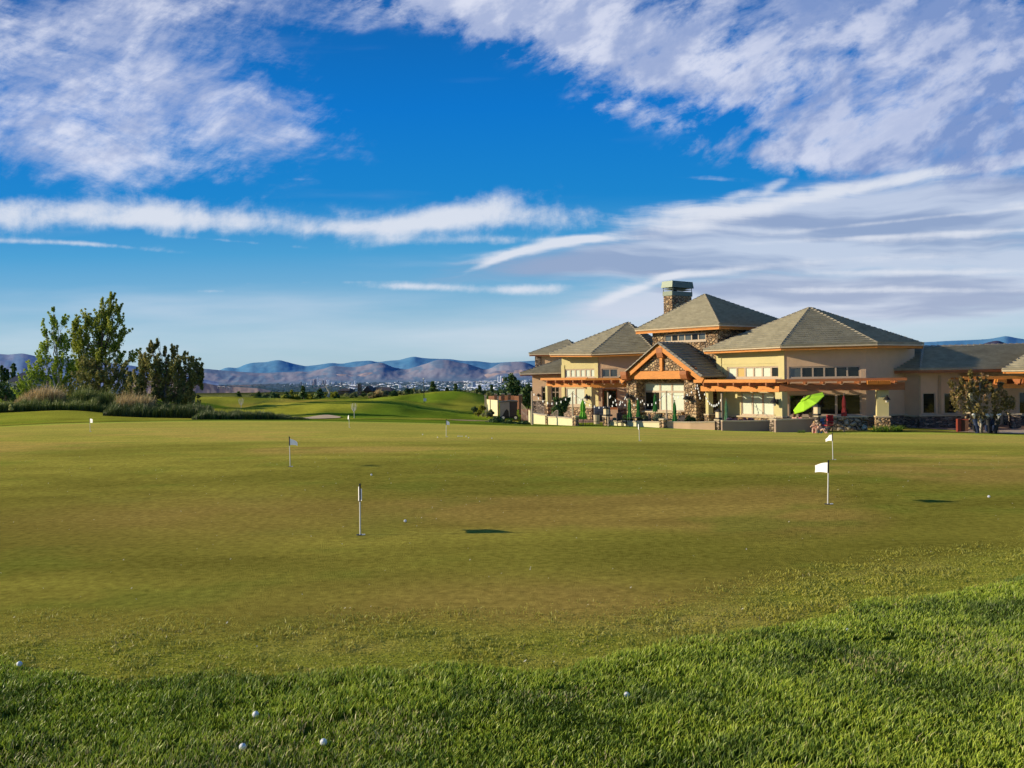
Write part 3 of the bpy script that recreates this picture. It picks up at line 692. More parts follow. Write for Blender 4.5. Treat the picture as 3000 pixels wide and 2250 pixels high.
def hip_roof(parent, eave, apex, hips=None, fh=.28, wood=None, name='roof', course=TR, gutter=True, soffit=True, fascias=None, label=None):
    """eave: loop of 3-D tile-edge points, apex: point or list giving the apex for each edge"""
    mb = MB(); n = len(eave); cap = MB()
    ap = lambda i: apex[i] if isinstance(apex, list) else apex
    for i in range(n):
        a, b = eave[i], eave[(i + 1) % n]; A = ap(i)
        if isinstance(A, tuple): roof_face(mb, [a, b, A[1], A[0]], course)
        else: roof_face(mb, [a, b, A], course)
    for i in (hips if hips is not None else range(n)):
        A = ap(i); A = A[0] if isinstance(A, tuple) else A
        ridge(cap, eave[i], Vector(A))
    rf = mb.build(name, TILE, parent)
    if label: rf['label'] = label
    if len(cap.v): cap.build('ridge_tiles', TILE_CAP, rf)
    fb = MB(); gb = MB()
    for i in (fascias if fascias is not None else range(n)):
        a, b = Vector(eave[i]), Vector(eave[(i + 1) % n]); d = (b - a); hz = Vector((d.y, -d.x, 0)).normalized()
        cen = sum((Vector(q) for q in eave), Vector()) / n
        if hz.dot(a - cen) < 0: hz = -hz
        fb.frame(a - hz * .12 - Vector((0, 0, fh)), d, hz * .07, (0, 0, fh - .03))
        gb.frame(a - hz * .05 - Vector((0, 0, .13)), d, hz * .10, (0, 0, .10))
    fb.build('fascia', wood or WOOD, rf)
    if gutter: gb.build('gutter', CAP, rf)
    if soffit:
        sb = MB(); zo = fh * .6; sb.poly([Vector(q) * 1 - Vector((0, 0, zo)) for q in eave]); sb.build('soffit', SOFFIT, rf)
    return rf

FL = -2.0       # patio level by the main block
house = thing('clubhouse', 'stone and stucco clubhouse with grey hipped tile roofs and orange timber pergolas beyond the green', 'clubhouse', V3(G(2200, 66), FL))
H = house
NA = ang(214); NB = ang(256); NT = ang(219)
tA = Vector((-NA.y, NA.x)); tB = Vector((-NB.y, NB.x)); tT = Vector((-NT.y, NT.x))   # rightwards along each wall
EZ = 3.80
def wallspan(P, t, px0, px1):
    return Wall(along(P, t, px0), along(P, t, px1))

# --- main block, eaves
e0 = G(2288, 61.0); eL = along(e0, tA, 2062); e1 = along(e0, tB, 2572); tC = Vector((.883, .469)); e2 = along(e1, tC, 2707)
apx = along(e0, -(NA + NB), 2375); apex = V3(apx, hgt(2375, 902, apx.y))
q = lambda p, px, py: V3(p, hgt(px, py, p.y))
E = [q(eL, 2062, 1025), q(e0, 2288, 1014), q(e1, 2572, 1006), q(e2, 2707, 1008), V3(e2 + Vector((-3.5, 6.5)), EZ), V3(eL + Vector((5, 7)), EZ)]
hip_roof(H, E, apex, hips=[0, 1, 2, 3], fh=.30, fascias=[0, 1, 2, 3], label='right hand hipped roof over the many sided dining room')
# walls A, B, C
c0 = G(2298, 62.0); WA = wallspan(c0, tA, 2102, 2298); WB = wallspan(c0, tB, 2298, 2537); c1 = WB.b; WC = wallspan(c1, tC, 2537, 2680)
# --- left pavilion
f0 = G(1733, 75.0); NA2 = ang(226); NB2 = ang(252); tA2 = Vector((-NA2.y, NA2.x)); tB2 = Vector((-NB2.y, NB2.x))
fL = along(f0, tA2, 1611); f1 = along(f0, tB2, 1920)
ap2 = V3(G(1843, 80), hgt(1843, 945, 80))
F = [q(fL, 1611, 1036), q(f0, 1733, 1036), q(f1, 1920, 1029), V3(G(1985, 80), EZ), V3(G(1900, 88), EZ), V3(G(1690, 88), EZ)]
hip_roof(H, F, ap2, hips=[0, 1, 2], fascias=[0, 1, 2], label='left hand hipped roof beside the stone gable')
g0 = G(1752, 76.2); WA2 = wallspan(g0, tA2, 1646, 1752); WB2 = wallspan(g0, tB2, 1752, 1905)
# --- tower
t0 = G(2110, 66.3); tL = along(t0, tT, 1863); tT2 = -NT
s_ = (tL - t0).length
t1 = t0 + Vector((.777, .629)) * 10.5; tb = tL + Vector((.777, .629)) * 10.5
apT = along(t0, -(NT + tT), 2068)
apT3 = V3(apT, hgt(2068, 863, apT.y))
T = [q(tL, 1863, 966), q(t0, 2110, 950), q(t1, 1500 + 2600 * t1.x / t1.y, 950), V3(tb, hgt(1863, 966, tL.y))]
T[2].z = T[1].z; T[3].z = T[0].z
hip_roof(H, T, apT3, hips=[0, 1, 2], fh=.36, fascias=[0, 1], label='tall pyramid roof of the stone tower')
w0 = G(2104, 67.4); WT = wallspan(w0, tT, 1913, 2104); tr = Vector((.777, .629)); WT2 = Wall(w0, w0 + tr * 9)
hT = hole(WT, 1945, 2068, 977, 1000)
mb = MB(); ztop = T[1].z - .22
WT.panel(mb, 0, WT.len, -1.6, ztop, [hT]); WT2.panel(mb, 0, WT2.len, -1.6, ztop); Wx = Wall(WT.a, WT.a + tr * 9); Wx.panel(mb, 0, 9, -1.6, ztop)
mb.build('tower_wall', STONE, H)
window(WT, hT, H, 6, [GLASS_G, GLASS_D, GLASS_G], label='clerestory strip of dark panes under the tower roof', mw=.10)
# chimney
ck = G(1972, 83); cw = Wall(along(ck, tT, 1947), ck); cr = Wall(ck, along(ck, tr, 2029))
def rect(mb, z0, z1, grow=0.0):
    a = cw.a - cw.d * grow * 1.0 - cr.d * grow; dx_ = cw.d * (cw.len + 2 * grow); dy_ = cr.d * (cr.len + 2 * grow)
    mb.frame(V3(a, z0), V3(dx_, 0), V3(dy_, 0), (0, 0, z1 - z0))
zc = lambda py: hgt(1972, py, 83)
mb = MB(); rect(mb, 4.0, zc(865)); ch = mb.build('chimney', STONE, H)
mb = MB(); rect(mb, zc(865), zc(852), .06); mb.build('metal_collar', METAL_G, ch)
mb = MB()
zc0, zc1 = zc(841), zc(822); a0 = V3(cw.a - cw.d * .16 - cr.d * .16, 0); dx_ = V3(cw.d * (cw.len + .32), 0); dy_ = V3(cr.d * (cr.len + .32), 0)
lo = [a0, a0 + dx_, a0 + dx_ + dy_, a0 + dy_]; ce = sum(lo, Vector()) / 4
hi = [ce + (p - ce) * .93 for p in lo]
P8 = [p + Vector((0, 0, zc0)) for p in lo] + [p + Vector((0, 0, zc1)) for p in hi]
mb.add(P8, [(3, 2, 1, 0), (4, 5, 6, 7), (0, 1, 5, 4), (1, 2, 6, 5), (2, 3, 7, 6), (3, 0, 4, 7)]); mb.build('chimney_cap', METAL_G, ch)
mb = MB()
for p in lo:
    pp = ce + (p - ce) * .86; mb.tube(pp + Vector((0, 0, zc(852))), pp + Vector((0, 0, zc0)), .035, n=6)
rect(mb, zc(846.5), zc(845.3), .02); mb.build('cap_support', METAL_G, ch)
# flue inside
mb = MB(); cc = V3(cw.a + cw.d * cw.len / 2 + cr.d * cr.len * .35, 0); mb.tube(cc + Vector((0, 0, zc(853))), cc + Vector((0, 0, zc(843))), .22, n=12); mb.build('flue', METAL_D, ch)

# --- main walls A / B / C with clerestory and ground windows
zbot = FL - .4
hA1 = hole(WA, 2130, 2288, 1074, 1107); hA2 = hole(WA, 2170, 2268, 1149, 1217)
hB1 = hole(WB, 2311, 2521, 1073, 1107); hB2 = hole(WB, 2311, 2524, 1154, 1217)
mb = MB(); WA.panel(mb, 0, WA.len, zbot, E[1].z - .1, [hA1, hA2, hole(WA, 2108, 2124, 1150, 1290)]); mb.build('wall', STUCCO_C, H)['label'] = 'cream stucco wall in full sun'
mb = MB(); WB.panel(mb, 0, WB.len, zbot, E[1].z - .1, [hB1, hB2]); WC.panel(mb, 0, WC.len, zbot, E[1].z - .1); mb.build('wall', STUCCO, H)['label'] = 'tan stucco wall under the deep eaves'
window(WA, hA1, H, 6, [BLIND, BLIND_T, BLIND, BLIND, BLIND, GLASS_D], label='upper strip window with pale blinds and one tan pane', mw=.14, fw=.10)
window(WA, hA2, H, 3, [BLIND], mw=.14, label='tall three part window with pale blinds')
window(WB, hB1, H, 6, [GLASS_G, GLASS_D, GLASS_D, GLASS_D, GLASS_D, GLASS_D], mw=.10, label='upper strip window of six dark panes')
window(WB, hB2, H, 3, [GLASS_D], mw=.16, colsplit=[.345, .665], label='wide dark dining room window')
# stucco bands and pilasters
mb = MB(); WA.slab(mb, -.05, .42, .0, E[1].z - .3, .003, .06); u, z = WA.uz(2200, 1064); WA.slab(mb, .42, WA.len - .12, z - .05, z + .0, .003, .035)
WA.slab(mb, WA.len - .5, WA.len + .02, 1.0, E[1].z - .3, .003, .045); mb.build('pilaster', STUCCO_C, H)
# stone skirts
def skirt(W, u0, u1, ztop, parent=H, mat=STONE, pr=.14, cap=True, zb=zbot, holes=()):
    mb = MB(); W.slab(mb, u0, u1, zb, ztop, .003, pr); k = mb.build('stone_base', mat, parent)
    if cap:
        mb = MB(); W.slab(mb, u0 - .04, u1 + .04, ztop, ztop + .09, .004, pr + .08); mb.build('cap', CAP, k)
u0a, _ = WA.uz(2128, 1220); skirt(WA, u0a, WA.len - .5, WA.uz(2200, 1222)[1])
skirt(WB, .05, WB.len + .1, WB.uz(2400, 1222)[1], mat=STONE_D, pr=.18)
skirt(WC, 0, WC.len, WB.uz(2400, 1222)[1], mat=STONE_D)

# --- gable bay
gr_ = G(2056, 64.6); gl = along(gr_, tT, 1815); gm = (gr_ + gl) / 2
WG = Wall(gl, gr_)                                            # plane of the gable's rake edge
d_in = Vector((.777, .629))
zg = (hgt(2056, 1109, gr_.y) + hgt(1815, 1104, gl.y)) / 2; zp = hgt(1922, 1005, gm.y)
deep = 9.0
A3, B3, P3 = V3(gl, zg), V3(gr_, zg), V3(gm, zp); dd = V3(d_in * 6.2, 0)
mb = MB(); roof_face(mb, [B3 + dd, B3, P3, P3 + dd]); roof_face(mb, [A3, A3 + dd, P3 + dd, P3]); gf = mb.build('roof', TILE, H); gf['label'] = 'steep gable roof over the stone bay'
mb = MB(); ridge(mb, P3, P3 + dd); ridge(mb, A3 + Vector((0, 0, .04)), P3, .13); ridge(mb, B3 + Vector((0, 0, .04)), P3, .13); mb.build('ridge_tiles', TILE_CAP, gf)
mb = MB(); nn = V3(d_in, 0)
for Q in (A3, B3):
    mb.beam(Q + nn * .12 - Vector((0, 0, .26)), P3 + nn * .12 - Vector((0, 0, .26)), .09, .42)
mb.build('barge_board', WOOD, gf)
mb = MB()
for Q in (A3, B3): mb.quad(Q - Vector((0, 0, .07)), P3 - Vector((0, 0, .07)), P3 + dd - Vector((0, 0, .07)), Q + dd - Vector((0, 0, .07)))
mb.build('soffit', SOFFIT, gf)
# inner wall of the bay (set back) and piers
WI = Wall(gl + d_in * 1.5, gr_ + d_in * 1.5); WP = Wall(gl + d_in * .55, gr_ + d_in * .55)
hG = hole(WI, 1887, 2005, 1121, 1204)
z_b = lambda py, px=1935, Y=66: hgt(px, py, Y)
mb = MB(); ul = WI.uz(1862, 1150)[0]; ur = WI.uz(2046, 1150)[0]
WI.panel(mb, ul, ur, -2.4, z_b(1088), [hG]); mb.build('bay_wall', STONE, H)
# gable infill above the beam
mb = MB(); zt = z_b(1086); um = WG.len / 2; hw = lambda z: (P3.z - .5 - z) / (P3.z - zg) * um
mb.prism([WP.P(um - hw(zt), zt, .12), WP.P(um + hw(zt), zt, .12), WP.P(um, P3.z - .5, .12)], V3(d_in * .25, 0)); mb.build('gable_wall', STONE, H)
window(WI, hG, H, 3, [BLIND, GLASS_D, BLIND, BLIND, BLIND, BLIND] if False else [GLASS_D, BLIND, BLIND, BLIND, BLIND, BLIND], rows=[.70], mw=.15, colsplit=[.39, .70], label='large bay window, one lower pane dark and open')
# piers
def pier(x0, x1, ytop, ybot, Y0, t, dpt, mat, name='stone_pier', parent=H, zt=None, zb=None, cap=None):
    a = G(x0, Y0) if not isinstance(Y0, Vector) else Y0
    b = along(a, t, x1); W = Wall(a, b); z1 = hgt(x0, ytop, a.y) if zt is None else zt; z0 = hgt(x0, ybot, a.y) if zb is None else zb
    n = -W.n
    mb = MB(); mb.frame(V3(a, z0), V3(b - a, 0), V3(n * dpt, 0), (0, 0, z1 - z0)); o = mb.build(name, mat, parent)
    if cap:
        mb = MB(); e = (b - a).normalized() * .05; nb = n * .05
        mb.frame(V3(a - e - nb, z1), V3(b - a + e * 2, 0), V3(n * dpt + nb * 2, 0), (0, 0, cap)); mb.build('cap', CAP, o)
    return o, a, b, z0, z1
zpt = z_b(1111)
pier(1836, 1863, 0, 0, WP.P(WP.uz(1836, 1150)[0], 0).to_2d(), tT, 1.15, STONE, zt=zpt, zb=-2.4)
pier(2005, 2038, 0, 0, WP.P(WP.uz(2005, 1150)[0], 0).to_2d(), tT, 1.3, STONE, zt=zpt, zb=-2.4)
# bay sill stone and big beam
mb = MB(); u0, u1 = WI.uz(1886, 1200)[0], WI.uz(2005, 1200)[0]; WI.slab(mb, u0, u1, -2.4, hG[2] - .12, .003, .32); k = mb.build('stone_base', STONE, H)
mb = MB(); WI.slab(mb, u0, u1, hG[2] - .12, hG[2] - .01, .004, .42); mb.build('cap', CAP, k)
mb = MB(); u0 = WP.uz(1850, 1100)[0]; u1 = WP.uz(2002, 1100)[0]; zt0, zt1 = z_b(1111), z_b(1087)
WP.slab(mb, u0, u1, zt0, zt1, -.12, .22); gb = mb.build('gable_beam', WOOD, H)
mb = MB()
for uu in (WP.uz(1836, 1100)[0], WP.uz(2010, 1100)[0]):       # scroll ended outriggers under the rakes
    mb = MB(); o = WP.P(uu, 0, .75); pts = [(0, zt1), (0, zt1 - .28), (.10, zt0 + .02), (.30, zt0 - .10), (1.8, zt0 - .10), (1.8, zt1)]
    mb.prism([V3(o.to_2d() + d_in * a, z) for a, z in pts], V3(WP.d * .62, 0)); mb.build('bracket', WOOD_D, gb)
mb = MB(); uc = WP.len / 2; zk0, zk1 = zt1 + .003, P3.z - .55
WP.slab(mb, uc - .13, uc + .13, zk0, zk1, .125, .30); mb.build('king_post', WOOD, gb)
mb = MB(); o = WP.P(uc - .3, 0, .5); pts = [(0, P3.z - .35), (0, P3.z - .75), (.12, P3.z - 1.1), (.3, P3.z - 1.2), (2.0, P3.z - 1.2), (2.0, P3.z - .35)]
mb.prism([V3(o.to_2d() + d_in * a, z) for a, z in pts], V3(WP.d * .6, 0)); mb.build('bracket', WOOD_D, gb)
mb = MB()
for sgn in (-1, 1):
    mb.beam(WP.P(uc + sgn * (um - .75), zt1 + .12, .22), WP.P(uc + sgn * .16, P3.z - .62, .22), .12, .16)
mb.build('brace', WOOD_D, gb)

# --- link wall with the door between the bay and wall A
lk0 = G(2046, 68.6); lk1 = G(2112, 69.4); WL = Wall(lk0, lk1); hD = hole(WL, 2077, 2101, 1152, 1236)
mb = MB(); WL.panel(mb, 0, WL.len + .6, -2.4, 1.9, [hD], th=.2); mb.build('wall', STUCCO, H)['label'] = 'shaded stucco wall of the entrance recess'
def door(W, h, parent, mat, label=None, glass=GLASS_D):
    u0, u1, z0, z1 = h; mb = MB()
    for a, b, c, d in ((u0, u0 + .12, z0, z1), (u1 - .12, u1, z0, z1), (u0 + .12, u1 - .12, z0, z0 + .2), (u0 + .12, u1 - .12, z1 - .12, z1)): W.slab(mb, a, b, c, d, -.16, -.08)
    o = mb.build('door', mat, parent)
    if label: o['label'] = label
    mb = MB(); W.slab(mb, u0 + .12, u1 - .12, z0 + .2, z1 - .12, -.14, -.12); mb.build('pane', glass, o)
    mb = MB(); mb.tube(W.P(u1 - .18, z0 + 1.0, -.07), W.P(u1 - .18, z0 + 1.25, -.07), .02); mb.build('handle', METAL_D, o)
    return o
door(WL, hD, H, WOOD_D, 'dark glazed door in the entrance recess')

# --- left pavilion walls
ZL = -1.75
hL1 = hole(WA2, 1653, 1746, 1081, 1106); hL2 = hole(WA2, 1657, 1714, 1136, 1187)
hR1 = hole(WB2, 1762, 1811, 1080, 1106); hR2 = hole(WB2, 1764, 1809, 1140, 1200)
mb = MB(); WA2.panel(mb, 0, WA2.len, ZL - .5, F[1].z - .1, [hL1, hL2]); mb.build('wall', STUCCO_C, H)['label'] = 'cream stucco wall of the left pavilion'
mb = MB(); WB2.panel(mb, 0, WB2.len, ZL - .5, F[1].z - .1, [hR1, hR2]); mb.build('wall', STUCCO, H)['label'] = 'tan stucco wall left of the gable'
window(WA2, hL1, H, 6, [BLIND], mw=.14, label='upper strip of six pale blinds on the left pavilion')
window(WA2, hL2, H, 2, [BLIND], mw=.14, label='pair of pale ground floor windows on the left pavilion')
window(WB2, hR1, H, 2, [GLASS_G], mw=.1, label='two dark panes left of the gable')
door(WB2, hR2, H, WOOD_D, 'dark double doors under the left pergola')
skirt(WA2, 0, WA2.len, WA2.uz(1700, 1193)[1], zb=ZL - .5)
skirt(WB2, 0, WB2.uz(1760, 1200)[0], WA2.uz(1700, 1193)[1], zb=ZL - .5)
skirt(WB2, WB2.uz(1811, 1200)[0], WB2.len, WB2.uz(1830, 1196)[1], zb=ZL - .5, mat=STONE_D)
mb = MB(); WA2.slab(mb, -.02, .35, 0, F[1].z - .9, .003, .06); mb.build('pilaster', STUCCO_C, H); mb = MB(); WA2.slab(mb, WA2.len - .35, WA2.len + .04, -.2, F[1].z - .3, .003, .06); mb.build('pilaster', STUCCO_C, H)

# --- low wing at the far left
NW = ang(248); tW = Vector((-NW.y, NW.x)); h0 = G(1650, 82.5); WW = wallspan(h0, tW, 1559, 1650)
hw1 = hole(WW, 1586, 1600, 1132, 1175); hw2 = hole(WW, 1614, 1640, 1132, 1175)
mb = MB(); ztw = WW.uz(1600, 1096)[1]; WW.panel(mb, 0, WW.len + .4, -2.4, ztw, [hw1, hw2])
We = Wall(WW.a, WW.a + Vector((.5, 8))); We.panel(mb, 0, 8, -2.4, ztw); mb.build('wall', STUCCO, H)['label'] = 'tan stucco wall of the low left wing'
window(WW, hw1, H, 1, [GLASS_D], rows=[.62]); window(WW, hw2, H, 2, [GLASS_D], rows=[.62])
skirt(WW, -.02, WW.len, WW.uz(1600, 1175)[1], mat=STONE_D, zb=-2.4)
l0 = G(1523, 82.2); l1 = G(1655, 81.0)
Lw = [V3(l0, hgt(1523, 1094, l0.y)), V3(l1, hgt(1655, 1090, l1.y)), V3(G(1700, 87), hgt(1655, 1090, 81)), V3(G(1590, 93), hgt(1523, 1092, 82))]
Ap = V3(G(1668, 86.5), hgt(1668, 1046, 86.5))
hip_roof(H, Lw, Ap, hips=[0], fh=.24, fascias=[0], wood=WOOD_D, label='low hipped roof over the left wing')
# small upper roof behind it
m0 = G(1551, 88); m1 = G(1700, 86)
Mw = [V3(m0, hgt(1551, 1036, 88)), V3(m1, hgt(1700, 1034, 86)), V3(G(1740, 94), hgt(1551, 1036, 88)), V3(G(1600, 96), hgt(1551, 1036, 88))]
Ap = V3(G(1664, 92), hgt(1664, 996, 92))
hip_roof(H, Mw, Ap, hips=[0, 1], fh=.26, fascias=[0], wood=WOOD_D, label='small hipped roof at the back left')
WM = Wall(G(1572, 88.8), G(1700, 87.2)); mb = MB(); WM.panel(mb, 0, WM.len, -2, WM.uz(1600, 1042)[1]); mb.build('wall', STUCCO, H)['label'] = 'upper stucco wall at the back left'
mb = MB(); WM.slab(mb, -.1, .5, -2, WM.uz(1600, 1043)[1], .003, .15); mb.build('stone_corner', STONE_D, H)

# --- right wing
z_e = 2.02
j0 = G(2605, 63.6); j1 = G(2690, 61.6); WD = Wall(j0, j1); j2 = G(2812, 61.2); WE = Wall(j1, j2)
h1 = hole(WE, 2703, 2741, 1151, 1212); h2 = hole(WE, 2765, 2804, 1151, 1212)
ztr = hgt(2690, 1092, 61.6)
mb = MB(); WD.panel(mb, -1.2, WD.len, -2.4, ztr); WE.panel(mb, 0, WE.len, -2.4, ztr, [h1, h2]); mb.build('wall', STUCCO, H)['label'] = 'tan stucco wall of the right wing'
window(WE, h1, H, 1, [GLASS_D], fw=.06, label='left of two tall dark windows in the right wing'); window(WE, h2, H, 1, [GLASS_D], fw=.06, label='right of two tall dark windows, partly behind the tree')
mb = MB(); WE.slab(mb, WE.uz(2749, 1180)[0], WE.uz(2757, 1180)[0], -1.0, ztr - .2, .003, .05); WE.slab(mb, .02, .14, -1.0, ztr - .2, .003, .05); mb.build('trim', STUCCO_T, H)
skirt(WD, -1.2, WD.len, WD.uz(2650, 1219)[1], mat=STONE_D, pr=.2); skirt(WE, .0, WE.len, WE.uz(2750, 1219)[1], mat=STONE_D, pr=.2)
# porch behind the right pergola
WO = Wall(G(2812, 63.5), G(3060, 62.8)); WS = Wall(j2, G(2812, 63.5)); hp = hole(WO, 2962, 3010, 1205, 1285); hp2 = hole(WO, 2905, 2935, 1205, 1247); hp3 = hole(WO, 2984, 3030, 1148, 1215)
mb = MB(); WO.panel(mb, 0, WO.len, -2.4, ztr, [hp3, hp2]); WS.panel(mb, 0, WS.len, -2.4, ztr); mb.build('wall', STUCCO, H)['label'] = 'shaded porch wall behind the right pergola'
window(WO, hp3, H, 1, [GLASS_D]); window(WO, hp2, H, 1, [GLASS_D], label='small dark serving hatch in the porch')
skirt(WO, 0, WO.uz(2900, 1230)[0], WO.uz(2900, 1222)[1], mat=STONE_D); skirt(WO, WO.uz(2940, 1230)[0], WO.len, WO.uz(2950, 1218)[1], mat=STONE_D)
# right wing roof
ra = G(2560, 63.4); rb = G(2694, 60.4); rc = G(2945, 59.6); rd = G(3120, 59.0)
ze = hgt(2694, 1084, 60.4)
rg1 = V3(G(2703, 65.0), hgt(2703, 1014, 65.0)); rg0 = V3(G(2640, 65.4), hgt(2640, 1018, 65.4)); rg2 = V3(G(3140, 64), rg1.z)
mb = MB(); A_, B_, C_, D_ = V3(ra, hgt(2560, 1086, 63.4)), V3(rb, ze), V3(rc, hgt(2945, 1080, 59.6)), V3(rd, hgt(2945, 1080, 59.6))
roof_face(mb, [A_, B_, rg1, rg0]); roof_face(mb, [B_, D_, rg2, rg1])
bk = [V3(G(2640, 71), ze), V3(G(3140, 69), ze)]; roof_face(mb, [bk[1], bk[0], rg0, rg2])
rr_ = mb.build('roof', TILE, H); rr_['label'] = 'long low tiled roof of the right wing'
mb = MB(); ridge(mb, B_, rg1, .13); ridge(mb, rg0, rg2, .12); mb.build('ridge_tiles', TILE_CAP, rr_)
mb = MB()
for p_, q_ in ((A_, B_), (B_, C_)):
    mb.beam(p_ - Vector((0, -.06, .12)), q_ - Vector((0, -.06, .12)), .06, .20)
mb.build('fascia', WOOD_D, rr_)
mb = MB(); mb.poly([p - Vector((0, 0, .16)) for p in (A_, B_, D_, bk[1], bk[0])]); mb.build('soffit', SOFFIT, rr_)
# front hip at the far right edge
k0 = G(2937, 58.8); tk = ang(219 + 90); k1 = along(k0, tk, 3150)
K = [V3(k0, hgt(2937, 1083, 58.8)), V3(k1, hgt(2937, 1083, 58.8)), V3(k1 + Vector((5, 4)), hgt(2937, 1083, 58.8)), V3(k0 + Vector((5, 4)), hgt(2937, 1083, 58.8))]
kap = V3(G(3080, 61), hgt(3000, 1030, 59.5) + .9)
hip_roof(H, K, kap, hips=[0], fh=.26, fascias=[0, 3], label='front hipped roof cut by the right edge')

# --- pergolas
def notched(mb, a, b, z0, z1, w, notches, nd=.12, nw=.35):
    """beam with bites out of its top edge"""
    a = Vector(a); b = Vector(b); d = (b - a).normalized(); Ln = (b - a).length; n = Vector((d.y, -d.x))
    pts = [(0, z0), (Ln, z0), (Ln, z1)]
    for u in sorted(notches, reverse=True): pts += [(u + nw / 2, z1), (u + nw * .2, z1 - nd), (u - nw * .1, z1 - nd), (u - nw * .7, z1)]
    pts += [(0, z1)]
    mb.prism([V3(a + d * u + n * w / 2, z) for u, z in pts], V3(-n * w, 0))
def rafters(mb, a, b, inward, out, length, z, h, w, n, drop=.0):
    a = Vector(a); b = Vector(b)
    for i in range(n):
        p = a + (b - a) * ((i + .5) / n); p0 = p - inward * out; p1 = p + inward * length
        pts = [(0, z + h), (0, z + h * .45), (.12, z), (out + length, z), (out + length, z + h)]
        t = (b - a).normalized()
        mb.prism([V3(p0 + inward * u - t * w / 2, zz) for u, zz in pts], V3(t * w, 0))
def pergola(name, A0, A1, inward, dist, yb0, yb1, yt0, yt1, nraf, posts, label, matf=WOOD, nraf_len=None, notches=None, purl=True, rout=.55):
    """A0->A1 front beam in plan; yb: photo rows of the lower beam, yt: of the upper"""
    W = Wall(A0, A1); Y = A0.y; px0 = 1500 + 2600 * A0.x / A0.y
    z = [ (hgt(px0, yy, Y)) for yy in (yb1, yb0, yt1, yt0)]
    mb = MB(); Ln = W.len
    notched(mb, W.a, W.b, z[0], z[1], .16, notches or [Ln * (i + .5) / nraf for i in range(nraf)] ); pg = mb.build('pergola', matf, H); pg['label'] = label
    mb = MB(); rafters(mb, W.a, W.b, inward, rout, dist, z[1] - .06, z[2] - z[1] + .05, .10, nraf); mb.build('rafter', WOOD_D, pg)
    mb = MB(); o = inward * -rout * .8
    mb.beam(V3(W.a + o - W.d * .3, (z[2] + z[3]) / 2), V3(W.b + o + W.d * .05, (z[2] + z[3]) / 2), .12, z[3] - z[2])
    for k in range(1, 5): 
        oo = inward * (dist * k / 5); mb.beam(V3(W.a + oo, z[2] + .07), V3(W.b + oo, z[2] + .07), .08, .12)
    mb.build('purlin', matf, pg)
    return pg, z
# A
pa1 = G(2284, 59.6); pa0 = along(pa1, tA, 2054); iA = -NA
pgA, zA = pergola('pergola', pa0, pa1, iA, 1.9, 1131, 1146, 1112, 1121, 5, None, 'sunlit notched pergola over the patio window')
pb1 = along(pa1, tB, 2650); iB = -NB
pgB, zB = pergola('pergola', pa1, pb1, iB, 2.1, 1124, 1146, 1111, 1119, 7, None, 'long shaded pergola in front of the dining room', matf=WOOD_D)  # brown timber puts the pergola's shade into its colour
# short slats with sunlit ends at its right end
mb = MB(); W = Wall(pa1, pb1)
us, ue = W.uz(2538, 1125)[0], W.uz(2602, 1125)[0]
for i in range(12):
    u = us + (ue - us) * i / 11; mb.beam(W.P(u, zB[2] - .10, .75), W.P(u, zB[2] - .10, .2), .05, .26)
mb.build('slat', WOOD, pgB)
# left pergola
pl1 = G(1730, 72.6); pl0 = along(pl1, tA2, 1602); plr = along(pl1, tB2, 1836)
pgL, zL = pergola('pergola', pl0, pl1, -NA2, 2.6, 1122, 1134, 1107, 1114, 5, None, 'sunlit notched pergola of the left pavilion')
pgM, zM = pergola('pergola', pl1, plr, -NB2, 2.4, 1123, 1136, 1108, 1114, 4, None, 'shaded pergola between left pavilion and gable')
# right pergola
pr0 = G(2826, 59.4); pr1 = G(3080, 58.8)
pgR, zR = pergola('pergola', pr0, pr1, Vector((0, 1)), 3.2, 1126, 1139, 1103, 1112, 4, None, 'orange pergola at the right edge behind the small tree')
mb = MB(); W = Wall(pr0, pr1)
for c0_, c1_ in ((2836, 2858), (2912, 2936), (2990, 3010)):
    mb = MB(); ua, ub = W.uz(c0_, 1118)[0], W.uz(c1_, 1118)[0]
    for i in range(8):
        u = ua + (ub - ua) * i / 7; mb.beam(W.P(u, zR[2] - .14, .62), W.P(u, zR[2] - .14, .1), .035, .30)
    mb.build('slat', WOOD, pgR)
# columns
def column(x0, x1, Y, t, zt, zb, dpt, stone_py=None, label=None, mat=STUCCO_C):
    a = G(x0, Y); b = along(a, t, x1); W = Wall(a, b); n = -W.n
    mb = MB(); mb.frame(V3(a, zb), V3(b - a, 0), V3(n * dpt, 0), (0, 0, zt - zb)); o = mb.build('column', mat, H)
    if label: o['label'] = label
    if stone_py:
        z1 = hgt(x0, stone_py, Y); e = (b - a).normalized() * .07; nb = n * .07
        mb = MB(); mb.frame(V3(a - e - nb, zb - .02), V3(b - a + e * 2, 0), V3(n * dpt + nb * 2, 0), (0, 0, z1 - zb)); s = mb.build('stone_base', STONE, o)
        e *= 1.5; nb *= 1.5
        mb = MB(); mb.frame(V3(a - e - nb, z1 - .02), V3(b - a + e * 2, 0), V3(n * dpt + nb * 2, 0), (0, 0, .09)); mb.build('cap', CAP, s)
    return o, W
_, colA = column(2270, 2290, 59.9, tA, zA[0], -2.2, .55, 1222)
_, colB = column(2568, 2603, 58.4, tB, zB[0], -2.3, .6, 1222)
_, colL = column(1719, 1732, 72.7, tA2, zL[0], -2.2, .5, 1195)
_, colM = column(1597, 1603, 75.3, tA2, zL[0] + .1, -2.2, .5, 1185)
_, colD = column(2066, 2074, 65.6, tA, zA[0], -2.2, .5, 1215)
_, colR = column(2830, 2840, 59.6, tA, zR[0], -2.3, .55, 1210)
_, colS = column(2112, 2120, 66.6, tA, zA[0], -2.2, .4, None)
pier(2962, 2990, 1215, 1290, 59.4, tB, .7, STONE_D, zb=-2.3, cap=.08)
